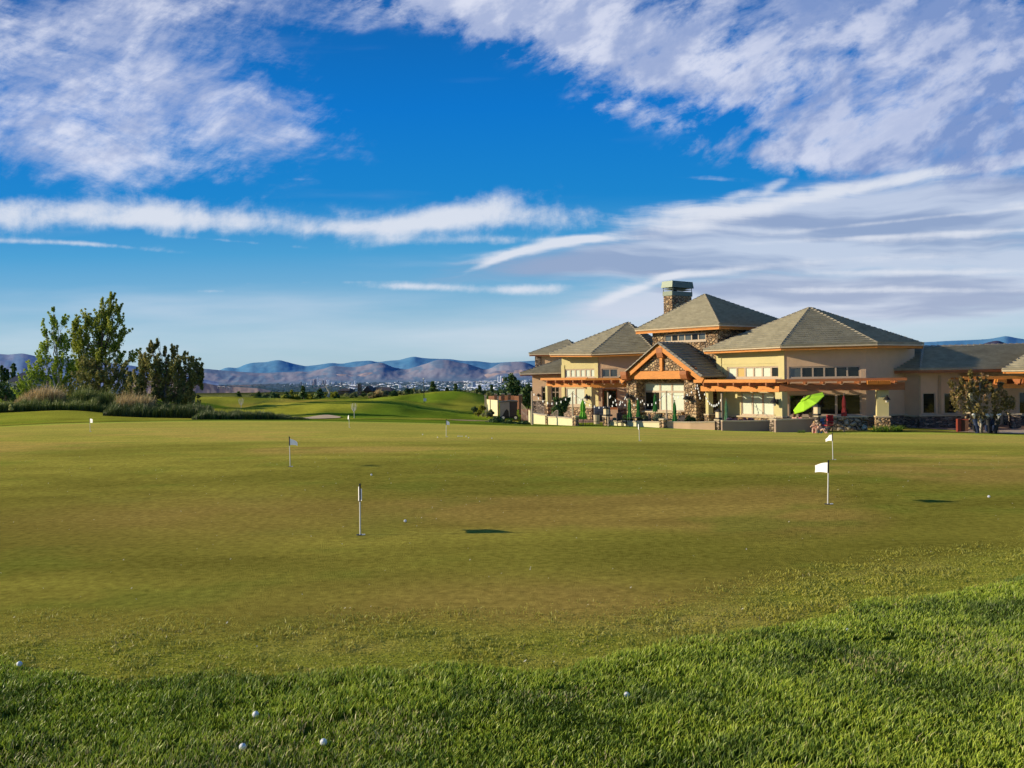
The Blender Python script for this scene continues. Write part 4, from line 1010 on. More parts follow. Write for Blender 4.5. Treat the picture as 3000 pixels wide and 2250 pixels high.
# wall sconces
def sconce(W, px, py, k=1.0):
    u, z = W.uz(px, py); r = MB()
    r.tube(W.P(u, z, 0), W.P(u, z, .3 * k), .03 * k, n=6); r.box(W.P(u, z, .02), (.14 * k, .14 * k, .3 * k), math.atan2(W.d.y, W.d.x))
    r.lathe(W.P(u, z + .02, .32 * k), [(.26 * k, -.10 * k), (.24 * k, -.06 * k), (.09 * k, .14 * k), (.04 * k, .26 * k)], 12); o = r.build('wall_lamp', METAL_D, H)
    r = MB(); r.lathe(W.P(u, z - .02, .32 * k), [(.10 * k, -.24 * k), (.12 * k, -.06 * k), (.08 * k, .04 * k)], 10); r.build('lamp_glass', simple_cache('lamp_glass', (.7, .62, .5)), o)
_mc = {}
def simple_cache(n_, c_, **kw):
    if n_ not in _mc: _mc[n_] = simple(n_, c_, **kw)
    return _mc[n_]
sconce(colA, 2278, 1176, 1.1); sconce(Wall(*[WP.P(WP.uz(x, 1165)[0], 0).to_2d() for x in (2005, 2038)]), 2020, 1166, 1.1)
sconce(Wall(*[WP.P(WP.uz(x, 1165)[0], 0).to_2d() for x in (1836, 1863)]), 1848, 1162, 1.1); sconce(colL, 1726, 1164, 1.0); sconce(colB, 2596, 1168, .9); sconce(WW, 1579, 1158, .7)
# ------------------------------------------------------------------ mountains
def mountain(name, prof, Y, z_base, run, c1, c2, amp, label, seed=1, fs=1.0, step=4, hazebase=None, rid=1.0):
    """prof: skyline as surveyed bearings; the near slope runs down `run` metres toward the viewer"""
    prof = sorted(prof); px = np.arange(prof[0][0], prof[-1][0] + 1, step, dtype=float)
    py = np.interp(px, [p[0] for p in prof], [p[1] for p in prof])
    k = np.ones(5) / 5; pyp = np.concatenate([[py[0]] * 2, py, [py[-1]] * 2]); py = np.convolve(pyp, k, 'valid')
    crest = np.array([tuple(at(a, b, Y)) for a, b in zip(px, py)])
    sc = Y / 2600.0
    crest[:, 2] += (fbm(px / 14, px * 0, 4, seed) - .5) * sc * amp * .25
    rows = 34; V = []; tcol = []
    for j in range(-3, rows):
        t = j / (rows - 1); tt = max(t, 0)
        y = Y - run * t; prof_h = (1 - tt) ** 1.35
        x = crest[:, 0] * (y / Y)
        zz = z_base + (crest[:, 2] - z_base) * prof_h if t >= 0 else crest[:, 2] + t * 3 * (crest[:, 2] - z_base)
        rdg = 1 - np.abs(2 * fbm(px / (26 * fs) + tt * 1.3 + seed, np.full_like(px, y / (run * .55)), 4, seed + 3) - 1)
        rd2 = fbm(px / (9 * fs), np.full_like(px, y / (run * .2)), 3, seed + 5)
        relief = ((rdg - .75) * 1.5 * rid + (rd2 - .5) * .6) * sc * amp * math.sin(math.pi * min(1, tt * 1.05 + .02)) ** .6 if t > 0 else 0
        zz = np.maximum(zz + relief, z_base - 2) if t > 0 else zz
        V.append(np.stack([x, np.full_like(x, y), zz], -1))
        cn = fbm(px / (20 * fs), np.full_like(px, tt * 5 + seed), 4, seed + 9)
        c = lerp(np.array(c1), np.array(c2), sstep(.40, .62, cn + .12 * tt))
        if hazebase is not None: c = lerp(c, np.array(hazebase), np.full_like(px, sstep(.55, 1.0, tt) * .85))  # distance haze painted into the slope colours, strongest towards the foot
        tcol.append(c)
    V = np.array(V); nr_, nc_ = V.shape[:2]; idx = np.arange(nr_ * nc_).reshape(nr_, nc_)
    Fq = np.stack([idx[:-1, :-1], idx[1:, :-1], idx[1:, 1:], idx[:-1, 1:]], -1).reshape(-1, 4)
    m = colmat('mat_' + name, .12, 3.0 / Y * 40, .95, 0)
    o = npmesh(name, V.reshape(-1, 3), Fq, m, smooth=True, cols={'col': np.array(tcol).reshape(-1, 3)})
    return tag(o, label, kind='structure')
mountain('far_mountains', [(-900, 1075), (-300, 1060), (300, 1075), (560, 1092), (640, 1086), (660, 1077), (675, 1076), (694, 1079), (715, 1069), (735, 1063), (780, 1061), (800, 1056), (818, 1054), (835, 1059), (870, 1068), (895, 1073), (930, 1069), (970, 1063), (1000, 1066), (1040, 1059), (1060, 1058), (1085, 1056), (1105, 1061), (1135, 1057), (1170, 1055), (1190, 1049), (1213, 1044), (1240, 1049), (1280, 1051), (1320, 1052), (1350, 1057), (1400, 1058), (1440, 1063), (1500, 1060), (1600, 1055), (2600, 1020), (2680, 1005), (2710, 1002), (2740, 1001), (2770, 999), (2850, 996), (2900, 993), (2930, 987), (2950, 984), (2975, 990), (3010, 995), (3200, 1010), (3900, 1000)],
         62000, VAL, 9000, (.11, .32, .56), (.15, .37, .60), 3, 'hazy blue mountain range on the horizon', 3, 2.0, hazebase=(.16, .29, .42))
mountain('brown_hills', [(-900, 1100), (300, 1092), (560, 1082), (600, 1080), (640, 1084), (700, 1089), (760, 1093), (820, 1091), (880, 1088), (900, 1090), (950, 1080), (975, 1071), (1000, 1074), (1030, 1076), (1060, 1072), (1090, 1065), (1115, 1061), (1130, 1066), (1150, 1076), (1190, 1083), (1220, 1074), (1250, 1065), (1275, 1055), (1295, 1053), (1315, 1055), (1345, 1062), (1370, 1066), (1400, 1076), (1425, 1084), (1440, 1078), (1465, 1064), (1500, 1060), (1530, 1060), (1550, 1065), (1580, 1078), (1800, 1085)],
         30000, VAL, 8500, (.19, .28, .42), (.36, .36, .45), 2.2, 'purple brown hills behind the city', 11, 1.2, hazebase=(.15, .27, .40), rid=.9)
mountain('tan_foothills', [(920, 1112), (960, 1104), (985, 1095), (1030, 1098), (1080, 1090), (1120, 1095), (1180, 1104), (1260, 1112), (1330, 1117), (1380, 1113), (1410, 1100), (1450, 1087), (1520, 1084), (1600, 1080), (1700, 1092)],
         26000, VAL, 3200, (.24, .27, .38), (.58, .44, .42), 2.0, 'sunlit tan foothills at the city edge', 23, .8, rid=1.2)
mountain('left_mountain', [(-1200, 1010), (-400, 1030), (-100, 1036), (0, 1037), (25, 1039), (65, 1035), (90, 1040), (120, 1047), (200, 1052), (300, 1062), (380, 1070), (450, 1082), (520, 1096), (600, 1112), (640, 1120)],
         20000, VAL, 5000, (.19, .32, .54), (.33, .40, .58), 2.4, 'blue mauve mountain behind the trees at left', 31, 1.6, rid=1.2)
mountain('dark_hill', [(2780, 1030), (2850, 1016), (2875, 1009), (2900, 1001), (2922, 997), (2940, 1003), (2958, 1010), (2985, 1007), (3010, 1012), (3200, 1005), (3500, 1010), (3800, 1030)],
         15000, VAL, 3000, (.075, .075, .13), (.11, .09, .14), 3, 'dark purple hill above the right wing roof', 37, 1.0)
mountain('near_hill', [(380, 1110), (480, 1112), (560, 1116), (600, 1122), (640, 1130), (700, 1134), (760, 1138), (800, 1146), (835, 1158), (860, 1172)],
         1150, -45, 420, (.20, .16, .18), (.62, .42, .32), 2.5, 'tan ridge with scattered houses below the golf course', 41, .7, rid=1.2)

# ------------------------------------------------------------------ city
CW = [simple('city_white', (.85, .88, .95), .7, .05, .01, emis=.16), simple('city_tan', (.58, .50, .46), .7, .05, .01), simple('city_blue', (.30, .40, .50), .5, .05, .01), simple('city_pink', (.66, .48, .46), .7, .05, .01)]  # the white glows faintly to imitate haze in front of the city
WIN = simple('city_glass', (.20, .26, .34), .3, .05, .01)
def city_tower(px, w, pt, pb, mi, label, Y=None):
    yh = 1096 - .016 * (px - 1500); Y = (CAMZ - VAL) * F0 / (pb - yh) if Y is None else Y
    s = Y / F0; c = at(px, pb, Y); W = w * s; Hh = (pb - pt) * s
    t = thing('city_tower', label, 'tower', (c.x, c.y, VAL), .3, 'towers of the distant city')
    mb = MB(); x, y = c.x, c.y
    mb.box((x, y, VAL + Hh * .47), (W, W * .7, Hh * .94)); mb.box((x, y, VAL + Hh * .97), (W * .55, W * .4, Hh * .06)); mb.box((x, y, VAL + Hh * .04), (W * 1.5, W, Hh * .08))
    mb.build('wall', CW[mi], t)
    mb = MB(); nb = max(3, int(Hh / 14))
    for i in range(nb): mb.box((x, y, VAL + Hh * (.12 + .78 * (i + .5) / nb)), (W * 1.01, W * .71, Hh * .78 / nb * .35))
    mb.build('window_band', WIN, t)
towers = [(851, 4, 1123, 1128, 0, 'small white tower at the left end of the skyline'), (861, 3, 1124, 1127, 0, 'tiny white block second from the left of the skyline'), (882.5, 5, 1119, 1129, 1, 'lone pinkish tower left of the downtown cluster'),
          (902, 9, 1122, 1127, 0, 'wide low white block left of the tallest towers'), (911, 4, 1115, 1128, 0, 'slim white tower left of the tallest one'), (917, 3, 1117, 1128, 3, 'thin rosy tower beside the tallest one'),
          (923.5, 8, 1111, 1129, 3, 'tallest broad pink tower of downtown'), (931, 4, 1106, 1128, 0, 'thin spire like white tower, highest of the skyline'), (937, 6, 1118, 1127, 0, 'white block right of the highest tower'),
          (944, 5, 1112, 1120, 0, 'white slab on the rise behind downtown'), (947, 5, 1114, 1127, 1, 'tan tower in the middle of downtown'), (955, 5, 1115, 1126, 3, 'rose tower just left of the twin towers'), (958.5, 4, 1113, 1127, 0, 'left tower of a close white pair'), (963, 4, 1115, 1127, 0, 'right tower of a close white pair'),
          (975, 7, 1119, 1126, 0, 'low white block right of the white pair'), (984, 4, 1118, 1129, 2, 'grey blue tower near the dead tree'), (992, 7, 1109, 1116, 0, 'domed white hall on the rise'), (1000, 5, 1119, 1128, 1, 'tan block behind the chimney house'),
          (1007, 3, 1111, 1115, 0, 'tiny white block high on the slope'), (1022, 6, 1118, 1124, 0, 'white cube above the chimney house'), (1031, 4, 1121, 1127, 0, 'narrow white block above the chimney house'), (1041, 5, 1115, 1126, 0, 'bright white tower right of the chimney'),
          (1166, 3, 1115, 1124, 2, 'grey tower in the middle of the valley'), (1172, 8, 1129, 1140, 0, 'white slab nearest the roofs'), (1193, 7, 1129, 1139, 1, 'tan block beside the white slab'), (1205, 5, 1124, 1129, 0, 'small white cube in the valley'),
          (1230, 4, 1115, 1121, 2, 'slim grey tower left of the round one'), (1244.5, 7, 1114, 1122, 0, 'round topped white tower mid valley'),
          (1362, 4, 1132, 1140, 0, 'thin white tower before the dark block'), (1374, 8, 1126, 1135, 2, 'low blue block beside the dark tower'), (1388, 10, 1119, 1136, 2, 'dark blue slab tower at right of the valley'),
          (1461, 5, 1103, 1120, 0, 'left of two bright white resort towers'), (1469, 6, 1101, 1121, 0, 'right of two bright white resort towers'), (1478, 12, 1108, 1122, 3, 'broad mauve hotel beside the resort towers'), (1490, 8, 1121, 1126, 0, 'low white hall right of the hotel')]
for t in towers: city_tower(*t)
# low roofs and groves of the valley: nobody could count them
rs = np.random.RandomState(12)
def lowcity(name, spec, mat, label, w=(10, 46), h=(4, 14)):
    mb_v = []; mb_f = []; b = 0
    for px, py in spec:
        yh = 1096 - .016 * (px - 1500); Y = (CAMZ - VAL) * F0 / max(6, (py - yh)); c = at(px, py, Y)
        k = Y / 8000.0; W = (w[0] + rs.rand() ** 2 * (w[1] - w[0])) * (.6 + .4 * k); D = W * (.5 + rs.rand()); Hh = h[0] + rs.rand() * (h[1] - h[0])
        x0, x1, y0, y1 = c.x - W / 2, c.x + W / 2, c.y - D / 2, c.y + D / 2
        mb_v += [(x0, y0, VAL), (x1, y0, VAL), (x1, y1, VAL), (x0, y1, VAL), (x0, y0, VAL + Hh), (x1, y0, VAL + Hh), (x1, y1, VAL + Hh), (x0, y1, VAL + Hh)]
        mb_f += [[b + i for i in f] for f in ((4, 5, 6, 7), (0, 1, 5, 4), (1, 2, 6, 5), (2, 3, 7, 6), (3, 0, 4, 7))]; b += 8
    o = npmesh(name, np.array(mb_v), np.array(mb_f), mat); return tag(o, label, 'city', kind='stuff')
pts = []
while len(pts) < 1300:
    px = 820 + rs.rand() * 760; py = 1106 + rs.rand() ** .8 * 46 - (px - 1200) * .010
    if px < 1000 and (py > 1134 or rs.rand() < .75): continue
    if fbm(px / 22, py / 3.5, 3, 91) > .56 or rs.rand() < .08: pts.append((px, py))
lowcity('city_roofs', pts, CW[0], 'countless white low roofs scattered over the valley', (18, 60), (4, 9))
pts = []
while len(pts) < 220:
    px = 1370 + rs.rand() * 200; py = 1118 + rs.rand() * 28
    if fbm(px / 30, py / 2.2, 3, 95) > .5: pts.append((px, py))
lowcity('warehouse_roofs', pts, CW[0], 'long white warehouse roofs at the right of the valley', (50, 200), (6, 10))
# valley groves
def grove(name, n, x0, x1, y0, y1, mat, label, s=(9, 26)):
    Vs = []; Fs = []; b = 0
    for i in range(n):
        px = x0 + rs.rand() * (x1 - x0); py = y0 + rs.rand() * (y1 - y0); yh = 1096 - .016 * (px - 1500); Y = (CAMZ - VAL) * F0 / (py - yh); c = at(px, py, Y); r = s[0] + rs.rand() * (s[1] - s[0])
        for k in range(3):
            ox, oy = (rs.rand(2) - .5) * r * 2; hh = r * (.4 + .5 * rs.rand())
            a = rs.rand() * 6.28
            ring = [(c.x + ox + math.cos(a + t * 1.2566) * r * .7, c.y + oy + math.sin(a + t * 1.2566) * r * .7, VAL + hh * .35) for t in range(5)]
            Vs += ring + [(c.x + ox, c.y + oy, VAL + hh)]; Fs += [(b + t, b + (t + 1) % 5, b + 5) for t in range(5)]; b += 6
    o = npmesh(name, np.array(Vs), np.array(Fs), mat); return tag(o, label, 'trees', kind='stuff')
GROVE = simple('grove', (.055, .12, .14), .95, .3, .02)
grove('valley_trees', 5200, 560, 1600, 1118, 1165, GROVE, 'dark blue green tree belts filling the valley floor')
mb = MB()
def road(pts, w, name, label):
    mb = MB()
    P = []
    for px, py in pts:
        yh = 1096 - .016 * (px - 1500); Y = (CAMZ - VAL) * F0 / (py - yh); c = at(px, py, Y); P.append(Vector((c.x, c.y, VAL + 6)))
    for a, b in zip(P[:-1], P[1:]): 
        n = (b - a).cross(Vector((0, 0, 1))).normalized() * w; mb.quad(a - n, b - n, b + n, a + n)
    o = mb.build(name, simple_cache('pale_road', (.70, .68, .68)), None, recalc=False); tag(o, label, kind='structure')
road([(1250, 1108), (1275, 1111), (1290, 1113), (1303, 1117)], 90, 'highway', 'pale highway curving down into the valley')
road([(1318, 1118), (1345, 1118), (1400, 1119), (1415, 1121)], 110, 'runway', 'pale airport runway in the valley')

# ------------------------------------------------------------------ foliage tools
def leaves(name, mat, cen, rad, per, size, seed=1, parent=None, org=(0, 0, 0), elong=1.6, droop=0, rvb=None, kk=None, shell=.5):
    """quads scattered through ellipsoid clumps; cen (n,3), rad (n,3)"""
    rs = np.random.RandomState(seed); cen = np.asarray(cen, float); rad = np.asarray(rad, float)
    if rad.ndim == 1: rad = np.repeat(rad[:, None], 3, 1)
    per = np.asarray(per if hasattr(per, '__len__') else [per] * len(cen)); ci = np.repeat(np.arange(len(cen)), per); n = len(ci)
    d = rs.randn(n, 3); d /= np.linalg.norm(d, axis=1)[:, None]; r = rs.rand(n) ** shell
    P = cen[ci] + d * rad[ci] * r[:, None]
    u = rs.randn(n, 3); u[:, 2] -= droop; u /= np.linalg.norm(u, axis=1)[:, None]
    w = np.cross(u, rs.randn(n, 3)); w /= np.linalg.norm(w, axis=1)[:, None]
    s = size * (.6 + .8 * rs.rand(n))[:, None]
    V = np.stack([P - u * s * elong * .5, P + w * s * .45, P + u * s * elong * .5, P - w * s * .45], 1).reshape(-1, 3)
    Fq = np.arange(n * 4).reshape(n, 4)
    base = (rs.rand(len(cen)) if rvb is None else np.asarray(rvb))[ci]
    rv = np.clip(base * .55 + rs.rand(n) * .45, 0, 1)
    return npmesh(name, V, Fq, mat, parent=parent, org=org, attrs={'rv': np.repeat(rv, 4)})
def limb(mb, a, b, r0_, r1_, seed=0, n=6, wob=.06):
    a = Vector(a); b = Vector(b); rr = random.Random(seed); L_ = (b - a).length; k = 5; pts = []
    for i in range(k + 1):
        t = i / k; p = a.lerp(b, t); j = wob * L_ * math.sin(math.pi * t)
        pts.append(p + Vector((rr.uniform(-j, j), rr.uniform(-j, j), -.05 * L_ * math.sin(math.pi * t) * (0 if abs(b.z - a.z) > L_ * .8 else -1))))
    mb.path(pts, [r0_ + (r1_ - r0_) * i / k for i in range(k + 1)], n)
BARK = simple('bark', (.16, .12, .085), .9, .3, 8, .6, 30)
BARK_P = simple('pale_bark', (.50, .45, .38), .85, .25, 8, .4, 30)
LEAF_G = leafmat('leaf_green', (.10, .16, .02), (.34, .46, .05), (.62, .68, .10))
LEAF_O = leafmat('leaf_olive', (.11, .15, .02), (.36, .42, .06), (.68, .66, .14))
LEAF_D = leafmat('pine_needles', (.07, .10, .035), (.26, .27, .08), (.62, .50, .18), trans=.3)
LEAF_DG = leafmat('leaf_dark', (0.035, 0.067, 0.028), (0.095, 0.167, 0.052), (0.214, 0.286, 0.084), trans=.15)
LEAF_B = leafmat('brush_leaf', (0.090, 0.118, 0.054), (0.270, 0.306, 0.126), (0.504, 0.504, 0.216))
LEAF_Y = leafmat('yellow_leaf', (0.104, 0.130, 0.013), (0.312, 0.338, 0.039), (0.546, 0.520, 0.065))
LEAF_P = leafmat('plum_leaf', (.09, .07, .03), (.30, .25, .08), (.62, .36, .24), trans=.35)
LEAF_S = leafmat('sage_leaf', (0.104, 0.130, 0.078), (0.260, 0.299, 0.182), (0.468, 0.494, 0.312))
def blobtree(name, label, cat, px, Y, blobs, leafm, barkm, size, dens, trunk_r, group=None, base_py=None, depth=.9, stems=1, seed=1, elong=1.6, clump=.0, twig=True, cden=1.0, shell=.5, lean=0, shoots=None):
    """crown built clump by clump inside masses given by bearing/height/half-width/half-height (photo px at distance Y)"""
    s = Y / F0; g_ = G(px, Y); z0 = tz(g_.x, g_.y); base = Vector((g_.x, g_.y, z0))
    t = thing(name, label, cat, base, 0, group); rr = random.Random(seed); mb = MB(); cen = []; rad = []; rvb = []
    top = max(at(bx, by - ry, Y).z for bx, by, rx, ry in blobs)
    ends = []
    for i, (bx, by, rx, ry) in enumerate(blobs):
        c = at(bx, by, Y); RX, RZ = rx * s, ry * s; RY = min(RX, RZ * 1.3) * depth
        off = rr.uniform(-.5, .5) * RX * .8; c.y += off
        ends.append((c, RX, RY, RZ))
        nC = max(4, int(cden * (RX * RZ) ** .75 * 9 / (size * 4) ** .6))
        for k in range(nC):
            while True:
                d = Vector((rr.uniform(-1, 1), rr.uniform(-1, 1), rr.uniform(-1, 1)))
                if d.length <= 1: break
            d = d * (.45 + .55 * d.length)
            q_ = min(size * rr.uniform(1.8, 3.6) * (1 + clump), max(.06, RX * .75)); rv_ = min(1, max(0, .5 + .35 * d.z + rr.uniform(-.35, .35) - .2 * d.x)); b_ = Vector((c.x + d.x * RX, c.y + d.y * RY, c.z + d.z * RZ))  # clumps lighter on top and sunward: light painted into the leaf tone
            if shoots:
                sd_ = Vector((d.x * .55 + rr.uniform(-.35, .35) + shoots[0], d.y * .5 + rr.uniform(-.35, .35), shoots[1])).normalized(); ln = q_ * rr.uniform(2.0, 3.4)
                for j in range(4):
                    f_ = j / 3; cen.append(tuple(b_ + sd_ * ln * (f_ - .35))); w_ = q_ * (.78 - .50 * f_); rad.append((w_, w_, w_ * 1.2)); rvb.append(min(1, rv_ * .8 + .2 * f_))
                mb.tube(b_ - sd_ * ln * .4, b_ + sd_ * ln * .7, trunk_r * .06, trunk_r * .02, 3, caps=False)
            else:
                cen.append(tuple(b_)); rad.append((q_, q_, q_ * 1.1)); rvb.append(rv_)
    # trunk(s) and limbs
    trunks = []
    for k in range(stems):
        ang_ = rr.uniform(0, 6.28); bb = base + Vector((math.cos(ang_), math.sin(ang_), 0)) * (trunk_r * 2.2 if stems > 1 else 0); tp = base + Vector(((rr.uniform(-.1, .1) + lean) * (top - z0), rr.uniform(-.05, .05) * (top - z0), (top - z0) * rr.uniform(.7, .9)))
        limb(mb, bb - Vector((0, 0, .1)), tp, trunk_r, trunk_r * .18, seed + k, 8, .04); trunks.append((bb, tp))
    for i, (c, RX, RY, RZ) in enumerate(ends):
        bb, tp = trunks[i % stems]; f = max(.12, min(.85, (c.z - z0) / (top - z0) - .22)); p = bb.lerp(tp, f)
        limb(mb, p, c, trunk_r * .45 * (1 - f * .6), trunk_r * .1, seed + i * 3, 5)
        if twig:
            for k in range(5):
                e = Vector((c.x + rr.uniform(-1, 1) * RX, c.y + rr.uniform(-1, 1) * RY, c.z + rr.uniform(-.6, 1) * RZ)); limb(mb, p.lerp(c, rr.uniform(.4, 1)), e, trunk_r * .14, trunk_r * .03, seed + k, 4)
    mb.build('trunk', barkm, t, smooth=True)
    leaves('crown', leafm, cen, rad, max(6, int(dens * .30)) if shoots else dens, size, seed, parent=t, elong=elong, rvb=rvb, shell=shell)
    return t
# ------------------------------------------------------------------ patio paving
def pz(x): return -1.62 + (-1.97 + 1.62) * float(sstep(6, 15, x))
front = [G(1560, 61.5), G(1700, 60.8), G(1900, 59.3), G(2100, 57.6), G(2260, 56.2), G(2400, 54.6), G(2700, 55.3), G(3000, 54.6), G(3250, 54.4)]
back = [G(1560, 82), G(1700, 82), G(1900, 78), G(2100, 74), G(2300, 70), G(2400, 68), G(2700, 64), G(3000, 63.5), G(3250, 63)]
mb = MB(); rows = []
for f_, b_ in zip(front, back):
    rows.append([V3(f_.lerp(b_, k / 8), pz(f_.lerp(b_, k / 8).x)) for k in range(9)])
for i in range(len(rows) - 1):
    for j in range(8): mb.quad(rows[i][j], rows[i + 1][j], rows[i + 1][j + 1], rows[i][j + 1])
PAVE = simple('terracotta_paving', (.50, .30, .20), .85, .15, 1.5, .2, 20)
tag(mb.build('patio', PAVE, None), 'terracotta patio paving around the clubhouse', kind='structure')
mb = MB(); PATHM = simple('concrete_path', (.62, .47, .32), .85, .1, 1.5)
fr = [G(2640, 54.9), G(2800, 54.7), G(3000, 54.2), G(3250, 54)]; bk = [G(2640, 56.2), G(2800, 56.4), G(3000, 57), G(3250, 57)]
for i in range(3): mb.quad(V3(fr[i], tz(*fr[i]) + .03), V3(fr[i + 1], tz(*fr[i + 1]) + .03), V3(bk[i + 1], -1.9), V3(bk[i], -1.9))
tag(mb.build('path', PATHM, None), 'pale concrete path along the right wing', kind='structure')
# road / cart path at left of the building
mb = MB(); cp = [(1425, 86, 1436, 80), (1470, 84, 1470, 76), (1560, 82, 1560, 72), (1660, 80, 1660, 68)]
P_ = [(V3(G(a, b), 0), V3(G(c, d), 0)) for a, b, c, d in cp]
for (a, b), (c, d) in zip(P_[:-1], P_[1:]):
    q_ = [Vector((v.x, v.y, tz(v.x, v.y) + .06)) for v in (a, c, d, b)]; mb.quad(*q_)
tag(mb.build('cart_path', PAVE, None), 'reddish cart path in front of the covered cart', kind='structure')

# ------------------------------------------------------------------ garden walls and piers
def gwall(pts, label, group=None, mat=GARDEN):
    """pts: (px, Y, top row)"""
    t = None; mb = MB(); capm = MB()
    P = [(V3(G(px, Y), 0), hgt(px, yt, Y)) for px, Y, yt in pts]; th = .28
    o = P[0][0]; t = thing('garden_wall', label, 'garden wall', (o.x, o.y, pz(o.x)), 0, 'low stucco garden walls in front of the clubhouse')
    for (a, za), (b, zb_) in zip(P[:-1], P[1:]):
        n = (b - a).cross(Vector((0, 0, 1))).normalized()
        if n.y < 0: n = -n
        zl = pz(a.x) - .8
        A = [a + Vector((0, 0, zl)), b + Vector((0, 0, zl)), b + n * th + Vector((0, 0, zl)), a + n * th + Vector((0, 0, zl))]
        B = [a + Vector((0, 0, za)), b + Vector((0, 0, zb_)), b + n * th + Vector((0, 0, zb_)), a + n * th + Vector((0, 0, za))]
        mb.add(A + B, [(0, 3, 2, 1), (4, 5, 6, 7), (0, 1, 5, 4), (1, 2, 6, 5), (2, 3, 7, 6), (3, 0, 4, 7)])
        e = .04; C = [p - n * e for p in B[:2]] + [p + n * e for p in B[2:]]; C = [p + Vector((0, 0, .003)) for p in C]; D = [p + Vector((0, 0, .07)) for p in C]
        capm.add(C + D, [(0, 3, 2, 1), (4, 5, 6, 7), (0, 1, 5, 4), (1, 2, 6, 5), (2, 3, 7, 6), (3, 0, 4, 7)])
    mb.build('wall_body', mat, t); capm.build('coping', CAP, t); return t
def gpier(px, w, Y, yt, label, mat=STONE, rot=219):
    c = G(px, Y); W = w * Y / F0; z1 = hgt(px, yt, Y); z0 = pz(c.x) - .8
    t = thing('stone_pier', label, 'stone pier', (c.x, c.y, pz(c.x)), 0, 'stone piers of the garden wall')
    mb = MB(); mb.box((c.x, c.y, (z0 + z1) / 2), (W * .75, W * .75, z1 - z0), R(rot)); mb.build('pier_body', mat, t)
    mb = MB(); mb.box((c.x, c.y, z1 + .045), (W * .86, W * .86, .085), R(rot)); mb.build('cap', CAP, t)
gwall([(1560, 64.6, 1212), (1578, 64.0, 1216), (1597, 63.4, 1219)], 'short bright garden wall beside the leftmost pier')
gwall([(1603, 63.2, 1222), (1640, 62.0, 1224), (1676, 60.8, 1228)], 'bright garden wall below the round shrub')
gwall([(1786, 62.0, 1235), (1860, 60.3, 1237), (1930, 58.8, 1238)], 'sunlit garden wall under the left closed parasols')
gwall([(1951, 58.5, 1238), (2020, 57.6, 1239), (2092, 56.9, 1238)], 'garden wall in half light right of the square stone pier', mat=STUCCO)  # middle stucco tone paints the half light into this wall
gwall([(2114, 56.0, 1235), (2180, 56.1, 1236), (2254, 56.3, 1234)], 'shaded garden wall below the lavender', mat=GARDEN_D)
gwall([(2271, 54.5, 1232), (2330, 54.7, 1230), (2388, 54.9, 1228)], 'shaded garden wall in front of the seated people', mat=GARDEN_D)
gpier(1552, 11, 64.7, 1204, 'tall stucco pier at the left end of the garden wall', GARDEN)
gpier(1600, 9, 63.3, 1218, 'narrow pier between the two bright walls'); gpier(1684, 18, 60.5, 1222, 'stone pier left of the patio gate')
gpier(1774, 20, 62.0, 1222, 'stone pier right of the patio gate'); gpier(1941, 22, 58.5, 1230, 'broad sunlit stone pier in the middle of the wall')
gpier(2103, 22, 57.0, 1232, 'dark stone pier near the entrance recess', STONE_D); gpier(2262, 18, 55.3, 1230, 'dark stone pier below the wall lamp column', STONE_D); gpier(2393, 16, 54.4, 1221, 'pier with a lantern beside the children', STONE_D)
# patio gate
a = G(1692, 60.6); b = G(1766, 60.1); t = thing('patio_gate', 'thin black metal rail across the patio opening', 'gate', V3(a, pz(a.x)))
mb = MB()
for i in range(8):
    p = a.lerp(b, i / 7); mb.tube(V3(p, pz(p.x) - .1), V3(p, pz(p.x) + (.78 if i in (0, 7) else .52)), .018 if i in (0, 7) else .01, n=5)
mb.build('bar', METAL_D, t); mb = MB(); mb.tube(V3(a, pz(a.x) + .52), V3(b, pz(b.x) + .52), .014, n=5); mb.build('rail', METAL_D, t)
# low dry stone wall section in front of the dining room, catching the raking light
mb = MB(); W = Wall(G(2402, 56.6), G(2540, 56.2)); W.slab(mb, 0, W.len, -2.5, hgt(2470, 1223, 56.4), -.35, 0)
LS = stonemat('rubble_stone', 2.7, [(.62, .48, .34), (.50, .36, .24), (.70, .58, .42), (.40, .28, .19)], mortar=(.03, .02, .015), bump=1.4, flat=1.2)
t = thing('rubble_wall', 'rubble stone wall in raking light behind the red parasol', 'stone wall', V3(W.a, -2)); mb.build('wall_body', LS, t)
mb = MB(); W.slab(mb, -.05, W.len + .05, hgt(2470, 1223, 56.4) + .003, hgt(2470, 1223, 56.4) + .09, -.4, .06); mb.build('coping', CAP, t)

# ------------------------------------------------------------------ handrails
def rail(px0, px1, Y, pts, label):
    """pts rows: list of (fraction, row)"""
    a, b = G(px0, Y), G(px1, Y - .4); t = thing('handrail', label, 'handrail', V3(a, pz(a.x)), 0, 'metal handrails beside the steps')
    mb = MB(); P = [V3(a.lerp(b, f), hgt(px0 + (px1 - px0) * f, py, Y)) for f, py in pts]
    for p, q_ in zip(P[:-1], P[1:]): mb.tube(p, q_, .025, n=6)
    mb.build('rail', RAILM, t); mb = MB()
    for i in range(9):
        f = i / 8; py = np.interp(f, [p[0] for p in pts], [p[1] for p in pts]); p = V3(a.lerp(b, f), hgt(px0 + (px1 - px0) * f, py, Y)); mb.tube(Vector((p.x, p.y, p.z - .85)), p, .014 if 0 < i < 8 else .025, n=5)
    mb.build('baluster', RAILM, t)
RAILM = simple('rail_paint', (.45, .34, .27), .5, .05, 2)
rail(1612, 1633, 64, [(0, 1215), (.25, 1213), (.75, 1202), (1, 1202)], 'left of two handrails beside the round shrub')
rail(1652, 1674, 63.5, [(0, 1211), (.3, 1209), (.75, 1199), (1, 1198)], 'right of two handrails beside the round shrub')
rail(1527, 1542, 84, [(0, 1182), (1, 1200)], 'upper handrail of the steps right of the covered cart')
